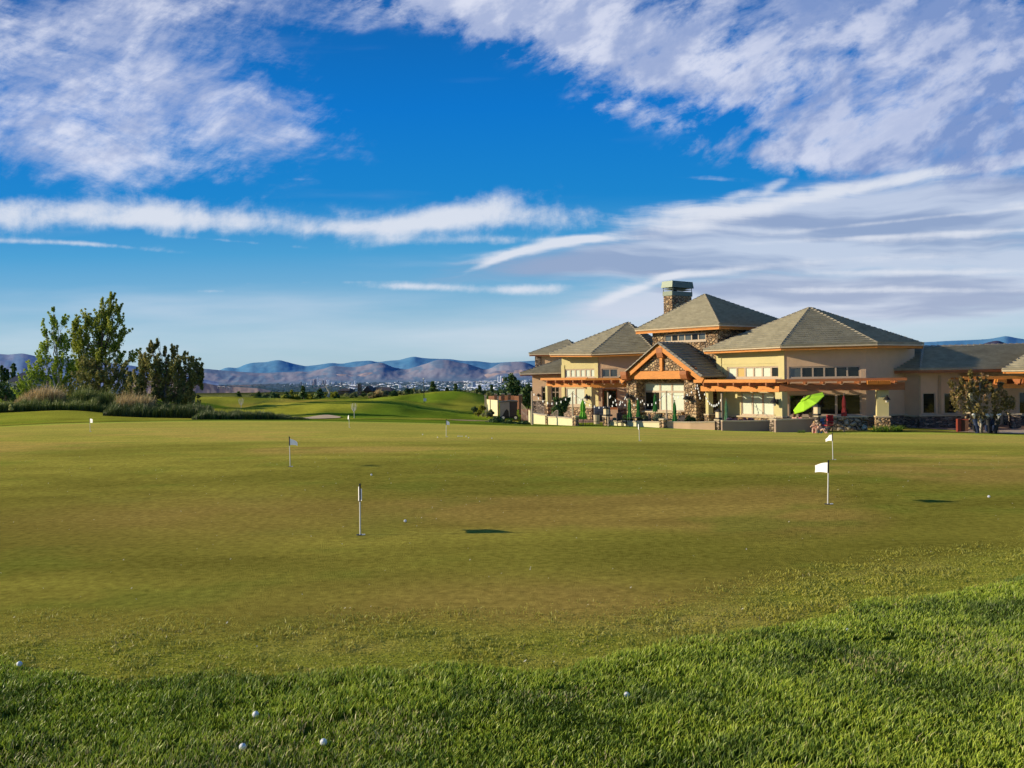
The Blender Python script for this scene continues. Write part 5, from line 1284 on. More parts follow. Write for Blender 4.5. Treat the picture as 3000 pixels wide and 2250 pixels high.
rail(1527, 1545, 80, [(0, 1204), (.8, 1218), (1, 1218)], 'lower handrail of the steps right of the covered cart')
rail(1572, 1592, 72, [(0, 1176), (.7, 1190), (1, 1190)], 'handrail on the steps against the low left wing')
# steps
for nm, px0, px1, Y, py in (('steps', 1525, 1556, 88, 1210),):
    mb = MB(); a = G(px0, Y); b = G(px1, Y)
    for k in range(6): mb.frame(V3(a, -2.4 - .0) + Vector((0, .3 * k, 0)), V3(b - a, 0), (0, .3, 0), (0, 0, .25 + .16 * k))
    tag(mb.build('steps', PAVE, None), 'broad steps climbing right of the covered cart', kind='structure')

# ------------------------------------------------------------------ parasols
GRN = simple('green_canvas', (.035, .22, .035), .75, .2, 3); LIME = simple('lime_canvas', (.36, .66, .02), .7, .06, 2); REDC = simple('red_canvas', (.30, .03, .03), .75, .15, 3); LIMG = simple('lime_green_canvas', (.16, .46, .03), .75, .25, 2)
POLE = simple('parasol_pole', (.16, .12, .10), .5, .1, 3)
def closed_parasol(px, Y, yt, yb, w, mat, label, z0=None, tie=True):
    c = G(px, Y); z0 = pz(c.x) if z0 is None else z0; zt_ = hgt(px, yt, Y); zb_ = hgt(px, yb, Y); r = w * Y / F0 / 2; h = zt_ - zb_
    t = thing('closed_parasol', label, 'parasol', V3(c, z0), 0, 'closed parasols on the patio')
    mb = MB(); n = 18; prof = [(0, .30), (.10, .62), (.22, .72), (.5, .80), (.62, .55), (.72, .62), (.88, .9), (.96, .75), (1, .08)]
    prof = [(1.0 - f, q_) for f, q_ in prof][::-1]; prof = [(0.0, 1.05), (.14, 1.0), (.33, .72), (.38, .55), (.5, .74), (.75, .62), (.9, .38), (.985, .16), (1.0, .05)]
    vs = []
    for f, q_ in prof:
        for i in range(n):
            a_ = 6.2832 * i / n; k_ = r * q_ * (1 if i % 2 else .66) * (1 + .1 * math.sin(i * 2.3)); vs.append((c.x + math.cos(a_) * k_, c.y + math.sin(a_) * k_, zb_ + f * h + .03 * math.sin(i * 1.7) * (1 - f)))
    fs = [(j * n + i, j * n + (i + 1) % n, (j + 1) * n + (i + 1) % n, (j + 1) * n + i) for j in range(len(prof) - 1) for i in range(n)] + [tuple(range((len(prof) - 1) * n, len(prof) * n))]
    mb.add(vs, fs); mb.build('canopy', mat, t)
    mb = MB(); mb.tube((c.x, c.y, z0 - .02), (c.x, c.y, zt_ + .04), .028); mb.build('pole', POLE, t)
    mb = MB(); mb.ball((c.x, c.y, zt_ + .06), .045); mb.build('finial', POLE, t)
    mb = MB(); mb.lathe((c.x, c.y, z0), [(.28, 0), (.28, .05), (.10, .10), (.05, .25)], 14); mb.build('base', POLE, t)
closed_parasol(1706, 60.6, 1172, 1228, 21, LIMG, 'bright green closed parasol beside the patio gate')
closed_parasol(1843, 61.5, 1168, 1228, 14, GRN, 'closed green parasol in front of the left bay pier')
closed_parasol(1868, 63.0, 1168, 1223, 12, GRN, 'closed green parasol at the shaded side of the left bay pier')
closed_parasol(1918, 64.0, 1153, 1206, 13, GRN, 'closed green parasol in front of the big bay window', z0=-1.9)
closed_parasol(1975, 59.6, 1176, 1236, 13, GRN, 'closed green parasol under the right side of the bay window')
CREAMG = simple('striped_canvas', (.16, .34, .16), .75, .5, 6)
closed_parasol(2126, 58.6, 1170, 1234, 11, CREAMG, 'closed green and cream parasol beside the lavender')
closed_parasol(2471, 54.6, 1158, 1219, 15, REDC, 'closed dark red parasol in front of the dining room', z0=-1.9)
# open lime parasol, tilted
c = G(2372, 56.2); tip = at(2366, 1164, 55.6); t = thing('open_parasol', 'open lime green parasol tilted over the seated people', 'parasol', V3(c, -1.97))
axis = Vector((-.57, -.04, .82)).normalized()
cen = at(2367, 1178, 55.8); rp = 1.14; u_ = (Vector((.86, .10, .55)) - axis * axis.dot(Vector((.86, .10, .55)))).normalized(); v_ = axis.cross(u_)
hub = cen + axis * .34; n = 8; mb = MB(); rim = [cen + (u_ * math.cos(6.2832 * i / n) + v_ * math.sin(6.2832 * i / n)) * rp - axis * .06 for i in range(n)]
for i in range(n):
    a_, b_ = rim[i], rim[(i + 1) % n]; m_ = (a_ + b_) / 2 * .985 + cen * .015; h1_ = hub.lerp(a_, .5) + axis * .06; h2_ = hub.lerp(b_, .5) + axis * .06; hm = (h1_ + h2_) / 2 - axis * .03
    mb.add([hub, h1_, hm, h2_, a_, m_, b_], [(0, 1, 2), (0, 2, 3), (1, 4, 5, 2), (2, 5, 6, 3)])
    mb.quad(a_, m_, m_ - axis * .05, a_ - axis * .05); mb.quad(m_, b_, b_ - axis * .05, m_ - axis * .05)
mb.build('canopy', LIME, t, recalc=False)
mb = MB(); mb.ball(hub + axis * .05, .06); mb.build('finial', POLE, t)
mb = MB(); mb.add([hub + axis * .04] + [hub + (u_ * math.cos(6.2832 * i / n) + v_ * math.sin(6.2832 * i / n)) * .34 - axis * .035 for i in range(n)], [(0, 1 + i, 1 + (i + 1) % n) for i in range(n)]); mb.build('vent', LIME, t)
mb = MB()
for p in rim: mb.tube(hub - axis * .06, p - axis * .03, .012, n=4)
mb.build('rib', POLE, t)
mb = MB(); bend = cen - axis * .45; mb.path([V3(c, -1.97), Vector((c.x, c.y, bend.z - .5)), bend, hub], [.03, .03, .028, .025]); mb.build('pole', POLE, t)
mb = MB(); mb.lathe((c.x, c.y, -1.97), [(.3, 0), (.3, .06), (.10, .11), (.05, .28)], 14); mb.build('base', POLE, t)

# ------------------------------------------------------------------ string light poles and strings
PW = simple('pale_post', (.55, .42, .30), .7, .15, 3, stretch=(1, 1, 4)); BULB = simple('bulb', (.95, .92, .82), .3, .02, 2, emis=.5)
poles = [(1557, 62.3, 1146, 'leftmost light pole beside the tall pier'), (1676, 60.9, 1150, 'light pole right of the round shrub'), (1780, 60.2, 1150, 'light pole right of the patio gate'), (1951, 58.9, 1148, 'light pole in front of the big bay window'), (2113, 57.3, 1153, 'light pole near the entrance recess')]
ptop = {}
for px, Y, yt, lab in poles:
    c = G(px, Y); z1 = hgt(px, yt, Y); ptop[px] = V3(c, z1); t = thing('light_pole', lab, 'pole', V3(c, pz(c.x)), 0, 'posts carrying the string lights')
    mb = MB(); mb.tube(V3(c, pz(c.x) - .2), V3(c, z1), .065, .05, 8); mb.build('post', PW, t)
    mb = MB(); mb.tube(V3(c, z1 + .002), V3(c, z1 + .07), .02); mb.tube(V3(c, z1 + .05), V3(c + Vector((.12, 0)), z1 + .05), .012); mb.build('hook', METAL_D, t)
def string(a, b, sag, nb, label):
    a, b = Vector(a), Vector(b); t = thing('string_lights', label, 'string lights', a, 0, 'strings of light bulbs over the patio')
    P = [a.lerp(b, i / 24) - Vector((0, 0, sag * 4 * (i / 24) * (1 - i / 24))) for i in range(25)]
    mb = MB(); mb.path(P, .011, 4); mb.build('wire', METAL_D, t)
    for i in range(nb):
        f = (i + .5) / nb; p = a.lerp(b, f) - Vector((0, 0, sag * 4 * f * (1 - f)))
        mb = MB(); mb.ball(p - Vector((0, 0, .11)), .040, 8, 6, (1, 1, 1.2)); mb.tube(p - Vector((0, 0, .06)), p, .03, n=6); mb.build('bulb', BULB, t)
w_at = lambda px, py, Y: at(px, py, Y)
string(ptop[1557], ptop[1676], .75, 9, 'string of bulbs between the two left light poles')
string(ptop[1676], w_at(1836, 1160, 68.5), .9, 12, 'string of bulbs from the shrub side pole to the left bay pier')
string(ptop[1780], w_at(1836, 1152, 68.4), .8, 6, 'short string of bulbs between the gate pole and the left bay pier')
string(ptop[1780], w_at(1888, 1166, 67.5), .65, 8, 'string of bulbs from the gate pole past the left bay pier')
string(ptop[1951], w_at(1862, 1160, 68.2), .7, 8, 'string of bulbs from the bay window pole to the left bay pier')
string(ptop[1951], w_at(2044, 1128, 65.0), .5, 7, 'string of bulbs rising from the bay window pole to the right')
string(w_at(2062, 1146, 63.0), ptop[2113] + Vector((0, 0, -.25)), .70, 10, 'bright swag of bulbs across the entrance recess')
string(w_at(2042, 1122, 64.3), w_at(2052, 1168, 64.0), .0, 5, 'string of bulbs hanging straight down beside the right bay pier')

# ------------------------------------------------------------------ patio furniture
FUR = simple('dark_furniture', (.05, .04, .04), .6, .2, 4); GRILLM = simple('grill_cover', (.13, .12, .125), .55, .15, 3)
def chair(c, rz, label, mat=FUR, seatc=None):
    t = thing('patio_chair', label, 'chair', c, rz, 'chairs on the patio'); s_ = lambda p: Vector(c) + Matrix.Rotation(rz, 3, 'Z') @ Vector(p)
    def part(nm, boxes, m):
        mb = MB()
        for cc, d in boxes: mb.box(s_(cc), d, rz)
        mb.build(nm, m, t)
    part('seat', [((0, 0, .44), (.5, .5, .06))], seatc or mat); part('backrest', [((0, .25, .78), (.5, .05, .55))], seatc or mat)
    for x in (-.22, .22):
        part('armrest', [((x, 0, .66), (.06, .5, .035)), ((x, -.22, .55), (.035, .035, .2))], mat)
        for y in (-.22, .22): part('leg', [((x, y, .205), (.04, .04, .41))], mat)
def table(c, label, r=.5):
    t = thing('patio_table', label, 'table', c, 0, 'tables on the patio'); x, y, z = c
    mb = MB(); mb.lathe((x, y, z + .70), [(r, 0), (r, .04)], 20); mb.build('tabletop', FUR, t); mb = MB(); mb.lathe((x, y, z), [(.26, 0), (.24, .04), (.04, .08), (.035, .70)], 12); mb.build('base', FUR, t)
REDS = simple('red_fabric', (.42, .02, .03), .7, .1, 3); BLUES = simple('blue_fabric', (.10, .17, .36), .7, .1, 3)
spots = [(1820, 60.8, .4, 'dark patio chair left of the closed parasols'), (1890, 61.0, 2.4, 'dark patio chair below the dark window pane'), (1990, 60.4, 2.8, 'dark patio chair right of the parasol by the bay window'), (1935, 61.4, .2, 'dark patio chair behind the broad stone pier')]
for px, Y, rz, lab in spots: c = G(px, Y); chair(V3(c, pz(c.x)), rz, lab)
for px, Y, lab in ((1856, 61.6, 'dark round table between two closed parasols'), (1968, 61.2, 'dark round table behind the garden wall pole'), (2345, 56.0, 'dark table of the seated people')): c = G(px, Y); table(V3(c, pz(c.x)), lab)
c = G(2421, 54.35); chair(V3(c, tz(*c)), 2.6, 'red folding chair beside the children', FUR, REDS)
c = G(2411, 55.5); chair(V3(c, -1.95), 3.3, 'blue seated chair behind the red one', FUR, BLUES)
c = G(2317, 56.2); chair(V3(c, -1.97), 1.2, 'dark chair behind the shaded wall, left of the people')
# grill
c = G(1762, 66.5); z0 = pz(c.x); t = thing('gas_grill', 'large covered grey grill behind the gate pole', 'grill', V3(c, z0))
mb = MB(); mb.box((c.x, c.y, z0 + .62), (1.5, .7, .10)); mb.box((c.x, c.y, z0 + .38), (1.1, .55, .4)); mb.build('cabinet', FUR, t)
mb = MB(); mb.prism([(c.x - .6, c.y - .35, z0 + .68), (c.x - .6, c.y + .35, z0 + .68), (c.x - .6, c.y + .35, z0 + 1.05), (c.x - .6, c.y + .1, z0 + 1.28), (c.x - .6, c.y - .2, z0 + 1.2)], (1.2, 0, 0)); mb.build('hood', GRILLM, t)
mb = MB(); mb.tube((c.x - .45, c.y - .4, z0 + .9), (c.x + .45, c.y - .4, z0 + .9), .02); mb.build('handle', METAL_D, t)
for sx in (-.6, .6):
    mb = MB(); mb.box((c.x + sx, c.y, z0 + .09), (.06, .5, .18)); mb.build('leg', FUR, t)
c = G(1716, 62); t = thing('waste_bin', 'small pale bin left of the grill', 'bin', V3(G(1746, 65), pz(7)))
cc = G(1746, 65); mb = MB(); mb.lathe(V3(cc, pz(cc.x)), [(.2, 0), (.24, .75)], 12); mb.build('bin_body', CAP, t); mb = MB(); mb.lathe(V3(cc, pz(cc.x) + .753), [(.26, 0), (.2, .08)], 12); mb.build('lid', METAL_D, t)
def lantern(px, Y, zb_, label, k=1.0):
    c = G(px, Y); t = thing('lantern', label, 'lantern', V3(c, zb_), 0, 'lanterns on the garden piers')
    mb = MB(); mb.box(V3(c, zb_ + .04 * k), (.30 * k, .30 * k, .08 * k), .6); mb.box(V3(c, zb_ + .46 * k), (.32 * k, .32 * k, .06 * k), .6); mb.lathe(V3(c, zb_ + .49 * k), [(.16 * k, 0), (.03, .12 * k)], 4); mb.build('frame', METAL_D, t)
    mb = MB(); mb.box(V3(c, zb_ + .255 * k), (.24 * k, .24 * k, .345 * k), .6); mb.build('lamp_glass', simple_cache('lantern_glass', (.80, .62, .38)), t)
lantern(2392, 54.4, hgt(2393, 1221, 54.4) + .09, 'lantern on the pier beside the children', 1.2)
lantern(2103, 57.0, hgt(2103, 1232, 57) + .09, 'lantern on the dark pier near the entrance recess', 1.1)
lantern(1774, 60.0, hgt(1774, 1222, 60) + .09, 'white lantern on the pier right of the gate', 1.1)
# bin fence at right
c0_ = G(2801, 55.2); c1_ = G(2836, 55.0); z0 = -1.98; t = thing('bin_enclosure', 'dark red post and slatted brown screen left of the small tree', 'enclosure', V3(c0_, z0))
RP = simple('red_post', (.26, .045, .025), .6, .1, 3); mb = MB(); mb.box(V3(c0_ + Vector((.12, 0)), z0 + .45), (.22, .22, 1.0)); mb.build('post', RP, t)
mb = MB(); a = c0_ + Vector((.25, 0)); d_ = c1_ - a
for i in range(7): mb.frame(V3(a + d_ * (i / 7), z0), V3(d_ * .125, 0), (0, .05, 0), (0, 0, .87))
mb.build('slat', simple_cache('slat_brown', (.12, .055, .035)), t); mb = MB(); mb.frame(V3(a, z0 + .873), V3(d_, 0), (0, .12, 0), (0, 0, .06)); mb.build('top_rail', RP, t)

# ------------------------------------------------------------------ golf bags by the small tree
BAGM = [simple('bag_navy', (.02, .035, .09), .6, .15, 4), simple('bag_black', (.02, .02, .022), .6, .15, 4), simple('bag_white', (.72, .72, .72), .6, .06, 4)]
CLUB = simple('club_steel', (.55, .55, .55), .3, .05, 3, metallic=.8)
def golf_bag(px, Y, mi, tilt, rz, label, head=2):
    c = G(px, Y); z0 = tz(*c) if Y < 54.9 else -1.95; t = thing('golf_bag', label, 'golf bag', V3(c, z0), 0, 'golf bags standing near the small tree')
    ax = Vector((math.sin(tilt) * math.cos(rz), math.sin(tilt) * math.sin(rz), math.cos(tilt))); b0 = V3(c, z0 + .02)
    mb = MB(); mb.path([b0, b0 + ax * .2, b0 + ax * .6, b0 + ax * .84], [.13, .14, .125, .14], 12); mb.build('bag_body', BAGM[mi], t)
    mb = MB(); mb.path([b0 + ax * .842, b0 + ax * .88], [.15, .15], 12); mb.build('collar', BAGM[1], t)
    side = ax.cross(Vector((0, 1, .1))).normalized(); mb = MB(); mb.prism([b0 + ax * a_ + side * .12 + Vector((0, -.09, 0)) for a_ in (.1, .5)] + [b0 + ax * a_ + side * .2 + Vector((0, -.09, 0)) for a_ in (.46, .12)], (0, .16, 0)); mb.build('pocket', BAGM[1 if mi != 1 else 0], t)
    for k in (-1, 1):
        mb = MB(); mb.tube(b0 + ax * .7, V3(c, z0) + Vector((ax.x * -1.2 * .4 + k * .18, -.32, 0)), .012, n=5); mb.build('leg', METAL_D, t)
    rr = random.Random(px); 
    for k in range(7):
        top = b0 + ax * rr.uniform(1.02, 1.18) + Vector((rr.uniform(-.1, .1), rr.uniform(-.1, .1), 0)); mb = MB(); mb.tube(b0 + ax * .8, top, .008, n=5)
        o = mb.build('club', CLUB, t); mb = MB()
        if k < 3: mb.ball(top, .075, 8, 6, (1.2, .8, .9)); mb.build('head_cover', BAGM[head], o)
        else: mb.box(top, (.10, .03, .05), rr.uniform(0, 3)); mb.build('club_head', CLUB, o)
golf_bag(2862, 53.9, 0, .18, 2.6, 'small navy and white golf bag leaning left of the tree trunk'); golf_bag(2896, 54.3, 1, .10, 2.0, 'black golf bag with pale covers just right of the tree'); golf_bag(2905, 54.6, 0, .05, 1.0, 'navy golf bag in the middle of the row'); golf_bag(2912, 54.2, 1, .22, -.4, 'black golf bag with white covers at the right of the row')
mb = MB(); a = G(2876, 54.5); b = G(2912, 54.4); z0 = -1.93; t = thing('bag_stand', 'low black rack behind the golf bags', 'rack', V3(a, z0))
mb.tube(V3(a, z0 + .55), V3(b, z0 + .55), .03); mb.build('rail', METAL_D, t)
for p in (a, b):
    mb = MB(); mb.tube(V3(p, z0), V3(p, z0 + .55), .03); mb.build('leg', METAL_D, t)

# ------------------------------------------------------------------ covered golf cart and the fenced yard behind it
c = G(1492, 88.5); z0 = tz(*c) + .05; s = 88.5 / F0
t = thing('golf_cart', 'golf cart wrapped in a grey and black weather cover', 'golf cart', V3(c, z0))
X = lambda px: (px - 1500) * s; zz = lambda py: hgt(1490, py, 88.5)
xl, xm, xr = X(1463), X(1492), X(1515); yb_, yf_ = c.y - .7, c.y + .7; z1, z2 = zz(1219), zz(1177)
COVG = simple('grey_cover', (.30, .29, .28), .7, .12, 2); COVB = simple('black_cover', (.035, .03, .035), .6, .2, 2)
mb = MB(); mb.add([(xl, yb_, z1), (xm, yb_, z1), (xm, yb_, z2), (xl + .03, yb_, z2 - .05), (xl, yf_, z1), (xm, yf_, z1), (xm, yf_, z2), (xl + .03, yf_, z2 - .05)], [(0, 1, 2, 3), (4, 7, 6, 5), (0, 3, 7, 4)]); mb.build('side_cover', COVG, t)
mb = MB(); mb.prism([(X(1470), yb_ - .02, z1), (X(1478), yb_ - .02, z1 + .55), (X(1484), yb_ - .02, z1 + .75), (X(1489), yb_ - .02, z1 + .5), (X(1490), yb_ - .02, z1)], (0, .015, 0)); mb.build('opening', BLACK, t)
mb = MB(); mb.add([(xm, yb_ - .03, z1), (xr - .1, yb_ - .03, z1), (xr, yb_ - .03, z2), (xm, yb_ - .03, z2), (xm, yf_, z1), (xr - .1, yf_, z1), (xr, yf_, z2), (xm, yf_, z2)], [(0, 1, 2, 3), (4, 7, 6, 5), (1, 5, 6, 2), (0, 3, 7, 4)]); mb.build('rear_cover', COVB, t)
mb = MB(); mb.prism([(xl - .1, yb_ - .1, z2), (xr + .05, yb_ - .1, z2), (xr, yb_ - .1, z2 + .10), (xm + .2, yb_ - .1, z2 + .17), (xl, yb_ - .1, z2 + .03)], (0, 1.6, 0)); mb.build('roof', simple_cache('cart_roof', (.10, .11, .10)), t)
mb = MB(); mb.box(((xl + xr) / 2, c.y, z1 - .08), (xr - xl, 1.2, .14)); mb.build('chassis', BLACK, t)
for wx_, wy_ in ((X(1473), yb_), (X(1509), yb_ - .06), (X(1473), yf_), (X(1509), yf_)):
    mb = MB(); mb.tube((wx_, wy_ - .08, z0 + .25), (wx_, wy_ + .08, z0 + .25), .25, n=16); w = mb.build('wheel', BLACK, t); mb = MB(); mb.tube((wx_, wy_ - .095, z0 + .25), (wx_, wy_ + .0, z0 + .25), .14, n=14); mb.build('hubcap', WHITE, w)
# enclosure walls
a0 = G(1418, 96); t = thing('yard_wall', 'bright stucco yard wall with wooden fence and capped posts behind the covered cart', 'yard wall', V3(a0, tz(*a0)))
def seg(nm, px0, px1, Y0, Y1, yt, yb, mat, th=.25, parent=t):
    a, b = G(px0, Y0), G(px1, Y1); z1 = hgt(px0, yt, Y0); z0 = hgt(px0, yb, Y0); mb = MB(); mb.frame(V3(a, z0), V3(b - a, 0), (0, th, 0), (0, 0, z1 - z0)); return mb.build(nm, mat, parent)
seg('wall_body', 1425, 1456, 96, 92, 1170, 1215, GARDEN); FENCE = simple('fence_boards', (.33, .14, .07), .75, .25, 2, stretch=(6, 6, 1))
seg('fence_panel', 1430, 1466, 98, 97, 1160, 1172, FENCE); seg('fence_panel', 1466, 1505, 97, 96.5, 1159, 1200, FENCE); seg('fence_panel', 1505, 1528, 96.5, 96, 1160, 1200, FENCE)
for px, w, yt in ((1421, 6, 1161), (1451, 8, 1157), (1457, 6, 1163), (1472, 10, 1156), (1491, 9, 1156), (1524, 10, 1158)):
    k = seg('post', px - w / 2, px + w / 2, 95.8 if px > 1460 else 94.5, 95.8 if px > 1460 else 94.5, yt, 1215, CAP if px < 1430 or px == 1457 else simple_cache('post_brown', (.40, .20, .10)), th=.35)
    seg('cap', px - w / 2 - 1, px + w / 2 + 1, 95.7, 95.7, yt - 3, yt, CAP, .5, k)

# ------------------------------------------------------------------ putting green furniture
FLAGW = simple('flag_cloth', (.92, .92, .90), .7, .03, 8, emis=.12); STICK = simple('stick_white', (.80, .78, .70), .4, .04, 8)  # slight glow of the cloth imitates sunlight on the flags
def pin(px, yb, yt, Y, label, fdir, flen=.20, fh=.15, emblem=False, lean=(0, 0), fold=1.0, z=None):
    p = at(px, yb, Y); z0 = tz(p.x, p.y); H_ = abs(yb - yt) * Y / F0
    t = thing('golf_pin', label, 'golf flag', (p.x, p.y, z0), 0, 'practice flags on the putting green')
    b = Vector((p.x, p.y, z0)); top = b + Vector((lean[0] * H_, lean[1] * H_, H_)); ft = b.lerp(top, .965); fb = b.lerp(top, .965 - fh / H_ * 1.12)
    mb = MB(); mb.tube(b - Vector((0, 0, .03)), fb, .0105, n=8); mb.build('pole', STICK, t)
    mb = MB(); mb.tube(fb, top, .013, n=8); mb.ball(top, .016, 8, 6); mb.build('flag_tube', BLACK, t)
    d = Vector((math.cos(fdir), math.sin(fdir), 0)); mb = MB(); hh = (ft - fb).length; n = 7; vs = []
    for i in range(n + 1):
        f = i / n; o = d * (flen * f) + Vector((-d.y, d.x, 0)) * .03 * math.sin(f * 6) * fold + Vector((0, 0, -.10 * f * f * fold))
        vs += [fb + o + Vector((0, 0, .06 * f * fold)), (fb + ft) / 2 + o * .98, ft + o - Vector((0, 0, .045 * f * fold))]
    fs = []
    for i in range(n):
        for j in (0, 1): fs.append((i * 3 + j, i * 3 + 3 + j, i * 3 + 4 + j, i * 3 + 1 + j))
    mb.add(vs, fs); fo = mb.build('flag', FLAGW, t, smooth=True)
    if emblem:
        c_ = (fb + ft) / 2 + d * flen * .45 + Vector((0, -.022, -.02)); mb = MB(); mb.box(c_, (.035, .004, .03)); mb.box(c_ + Vector((0, 0, .022)), (.018, .004, .012)); mb.build('emblem', BLACK, fo)
    mb = MB(); n = 20; mb.lathe((p.x, p.y, z0 + .004), [(.054, 0), (.054, .002)], n); mb.build('cup', BLACK, t)
    mb = MB(); mb.tube((p.x + .03, p.y - .03, z0 + .01), (p.x + .075, p.y - .03, z0 + .012), .010, n=6); mb.build('lifter', WHITE, t)
pin(1055, 1562, 1414, 12.3, 'nearest practice flag, hanging folded around its black topped stick', 1.72, .30, .19, lean=(.012, 0), fold=.8)
pin(2425, 1487, 1360, 14.3, 'practice flag blowing left, in front of the right part of the clubhouse', 2.0, .30, .15, lean=(.028, 0), fold=.5)
pin(850, 1367, 1280, 21.2, 'practice flag with its cloth to the right, left of the nearest one', 1.15, .30, .16, lean=(-.01, 0))
pin(2440, 1348, 1271, 24, 'practice flag standing behind the one that blows left', 1.95, .28, .16, lean=(-.01, 0))
pin(1307, 1280, 1229, 36, 'practice flag beside the row of golf balls', 1.2, .30, .18, lean=(.02, 0))
pin(1873, 1292, 1240, 33.5, 'practice flag seen edge on in front of the garden wall', 1.55, .28, .18)
pin(1023, 1253, 1215, 48.6, 'small far practice flag left of the sand bunker end', 2.0, .3, .2, fold=.6)
pin(264, 1262, 1222, 43, 'practice flag with a small dark emblem, far left of the green', -.8, .36, .17, emblem=True, fold=.1)
pin(-86, 1338, 1271, 25, 'practice flag beyond the left edge whose shadow lies on the green', .3)
BALL = simple('golf_ball', (.85, .87, .90), .35, .03, 60, bump=.4, bscale=90)
def ball(px, py, label, Y=None, z=None, grp='golf balls on the putting green', name='golf_ball', r=.0215):
    d = ray(px, py); P = None
    for Yt in np.arange(4, 62, .05):
        p = CAM + d * (Yt / d.y)
        if p.z < tz(p.x, p.y) + r: P = p; break
    if P is None: return
    mb = MB(); mb.ball((P.x, P.y, tz(P.x, P.y) + r + (z or 0)), r, 16, 10)
    o = mb.build(name, BALL, None, org=(P.x, P.y, tz(P.x, P.y) + (z or 0)), smooth=True); tag(o, label, 'golf ball', grp)
for px, py, lab in [(1187, 1527, 'golf ball right of the nearest flag, with a long shadow'), (1088, 1391, 'golf ball between the two left flags'), (1238, 1273, 'lone golf ball left of the far flag'), (1282, 1281, 'golf ball just left of the far flag stick'),
                    (1342, 1278, 'first ball of a tight row of three right of the far flag'), (1347.8, 1278, 'middle ball of a tight row of three right of the far flag'), (1353.5, 1278, 'last ball of a tight row of three right of the far flag'), (1365.5, 1278, 'golf ball just right of the tight row of three'),
                    (1373, 1282, 'golf ball slightly nearer at the right end of the group'), (1441, 1284, 'lone golf ball right of the group, below the flag shadow'), (2897, 1455, 'golf ball at the right edge of the green')]:
    ball(px, py, lab)
for px, py, lab in [(57, 1952, 'pale golf ball on the edge of the rough at far left'), (749, 2104, 'golf ball in the rough, topmost of the near three'), (711, 2198, 'golf ball in the rough, lower left of the near three'), (948, 2188, 'golf ball in the rough, right of the near three'),
                    (1836, 2034, 'half hidden golf ball in the rough near the middle'), (2483, 1845, 'half hidden golf ball at the edge of the right hand rough')]:
    ball(px, py, lab, z=.010 if px < 1500 else -.012, grp='golf balls lying in the rough')
# tall target pole on the fairway
p = at(1243, 1207, 104); z0 = tz(p.x, p.y); H_ = 70 * 104 / F0; t = thing('marker_pole', 'tall dark pole with a white box at its foot on the fairway mound', 'pole', (p.x, p.y, z0))
mb = MB(); mb.tube((p.x, p.y, z0 - .1), (p.x, p.y, z0 + H_), .045, .035, 8); mb.build('pole', METAL_D, t)
mb = MB(); mb.box((p.x + .1, p.y, z0 + .38), (.32, .3, .34)); mb.build('white_box', WHITE, t); mb = MB(); mb.ball((p.x, p.y, z0 + H_ + .05), .09); mb.build('finial', WHITE, t)
# sand bunker
cb = at(935, 1226, 78); n = 40; mb = MB(); pts = []
for i in range(n):
    a_ = 6.2832 * i / n; rx = 1.55 * (1 + .12 * math.sin(2 * a_ + 1)); ry = 4.2 * (1 + .1 * math.cos(3 * a_)); x_, y_ = cb.x + math.cos(a_) * rx, cb.y + math.sin(a_) * ry; pts.append((x_, y_, tz(x_, y_) + .06))
ctr = (cb.x, cb.y, tz(cb.x, cb.y) + .02); mb.add([ctr] + pts, [(0, 1 + i, 1 + (i + 1) % n) for i in range(n)])
tag(mb.build('sand_bunker', simple('bunker_sand', (.78, .56, .32), .95, .1, 1.5, .3, 10), None), 'small pale sand bunker behind the green', kind='structure')
# ------------------------------------------------------------------ trees at left
AS = [(128, 965, 10, 24), (160, 948, 16, 22), (183, 945, 12, 16), (157, 915, 5, 16), (125, 1018, 18, 26), (157, 1000, 24, 26), (182, 1015, 20, 28), (128, 1058, 24, 24), (168, 1070, 40, 28), (112, 1098, 36, 24), (88, 1130, 34, 26), (165, 1118, 55, 32), (212, 1098, 36, 34), (70, 1150, 22, 14), (195, 1150, 40, 18)]
blobtree('aspen', 'slender leafy tree with a bare leading shoot, leftmost of the clump', 'tree', 170, 93, AS, LEAF_G, BARK_P, .125, 78, .11, base_py=1165, stems=3, seed=4, clump=.15, shoots=(.0, .85), cden=1.0)
MT = [(331, 868, 7, 9), (325, 888, 12, 14), (303, 903, 12, 20), (348, 908, 13, 18), (317, 930, 34, 26), (282, 940, 22, 22), (252, 938, 15, 22), (224, 950, 16, 22), (238, 980, 30, 22), (294, 966, 38, 26), (338, 965, 26, 24), (358, 988, 18, 18), (213, 1005, 26, 18), (266, 1000, 38, 24), (322, 1010, 40, 26), (247, 1027, 32, 20), (303, 1045, 44, 26), (252, 1065, 36, 22), (350, 1045, 22, 18), (392, 1042, 20, 10), (225, 1075, 30, 20), (358, 935, 14, 12)]
blobtree('cottonwood', 'tallest tree of the left clump with upswept green branches', 'tree', 290, 96, MT, LEAF_O, BARK, .13, 88, .20, stems=3, seed=9, lean=.03, shoots=(.26, .75), cden=1.0, clump=.1)
JN = [(280, 1090, 58, 32), (322, 1115, 52, 32), (262, 1128, 50, 28), (355, 1085, 30, 28), (380, 1110, 30, 30), (300, 1150, 70, 20), (230, 1150, 40, 16)]
blobtree('juniper', 'low dark juniper under the tallest tree', 'tree', 310, 92, JN, LEAF_D, BARK, .15, 90, .14, seed=14, elong=1.5, shoots=(.1, .5), cden=.9)
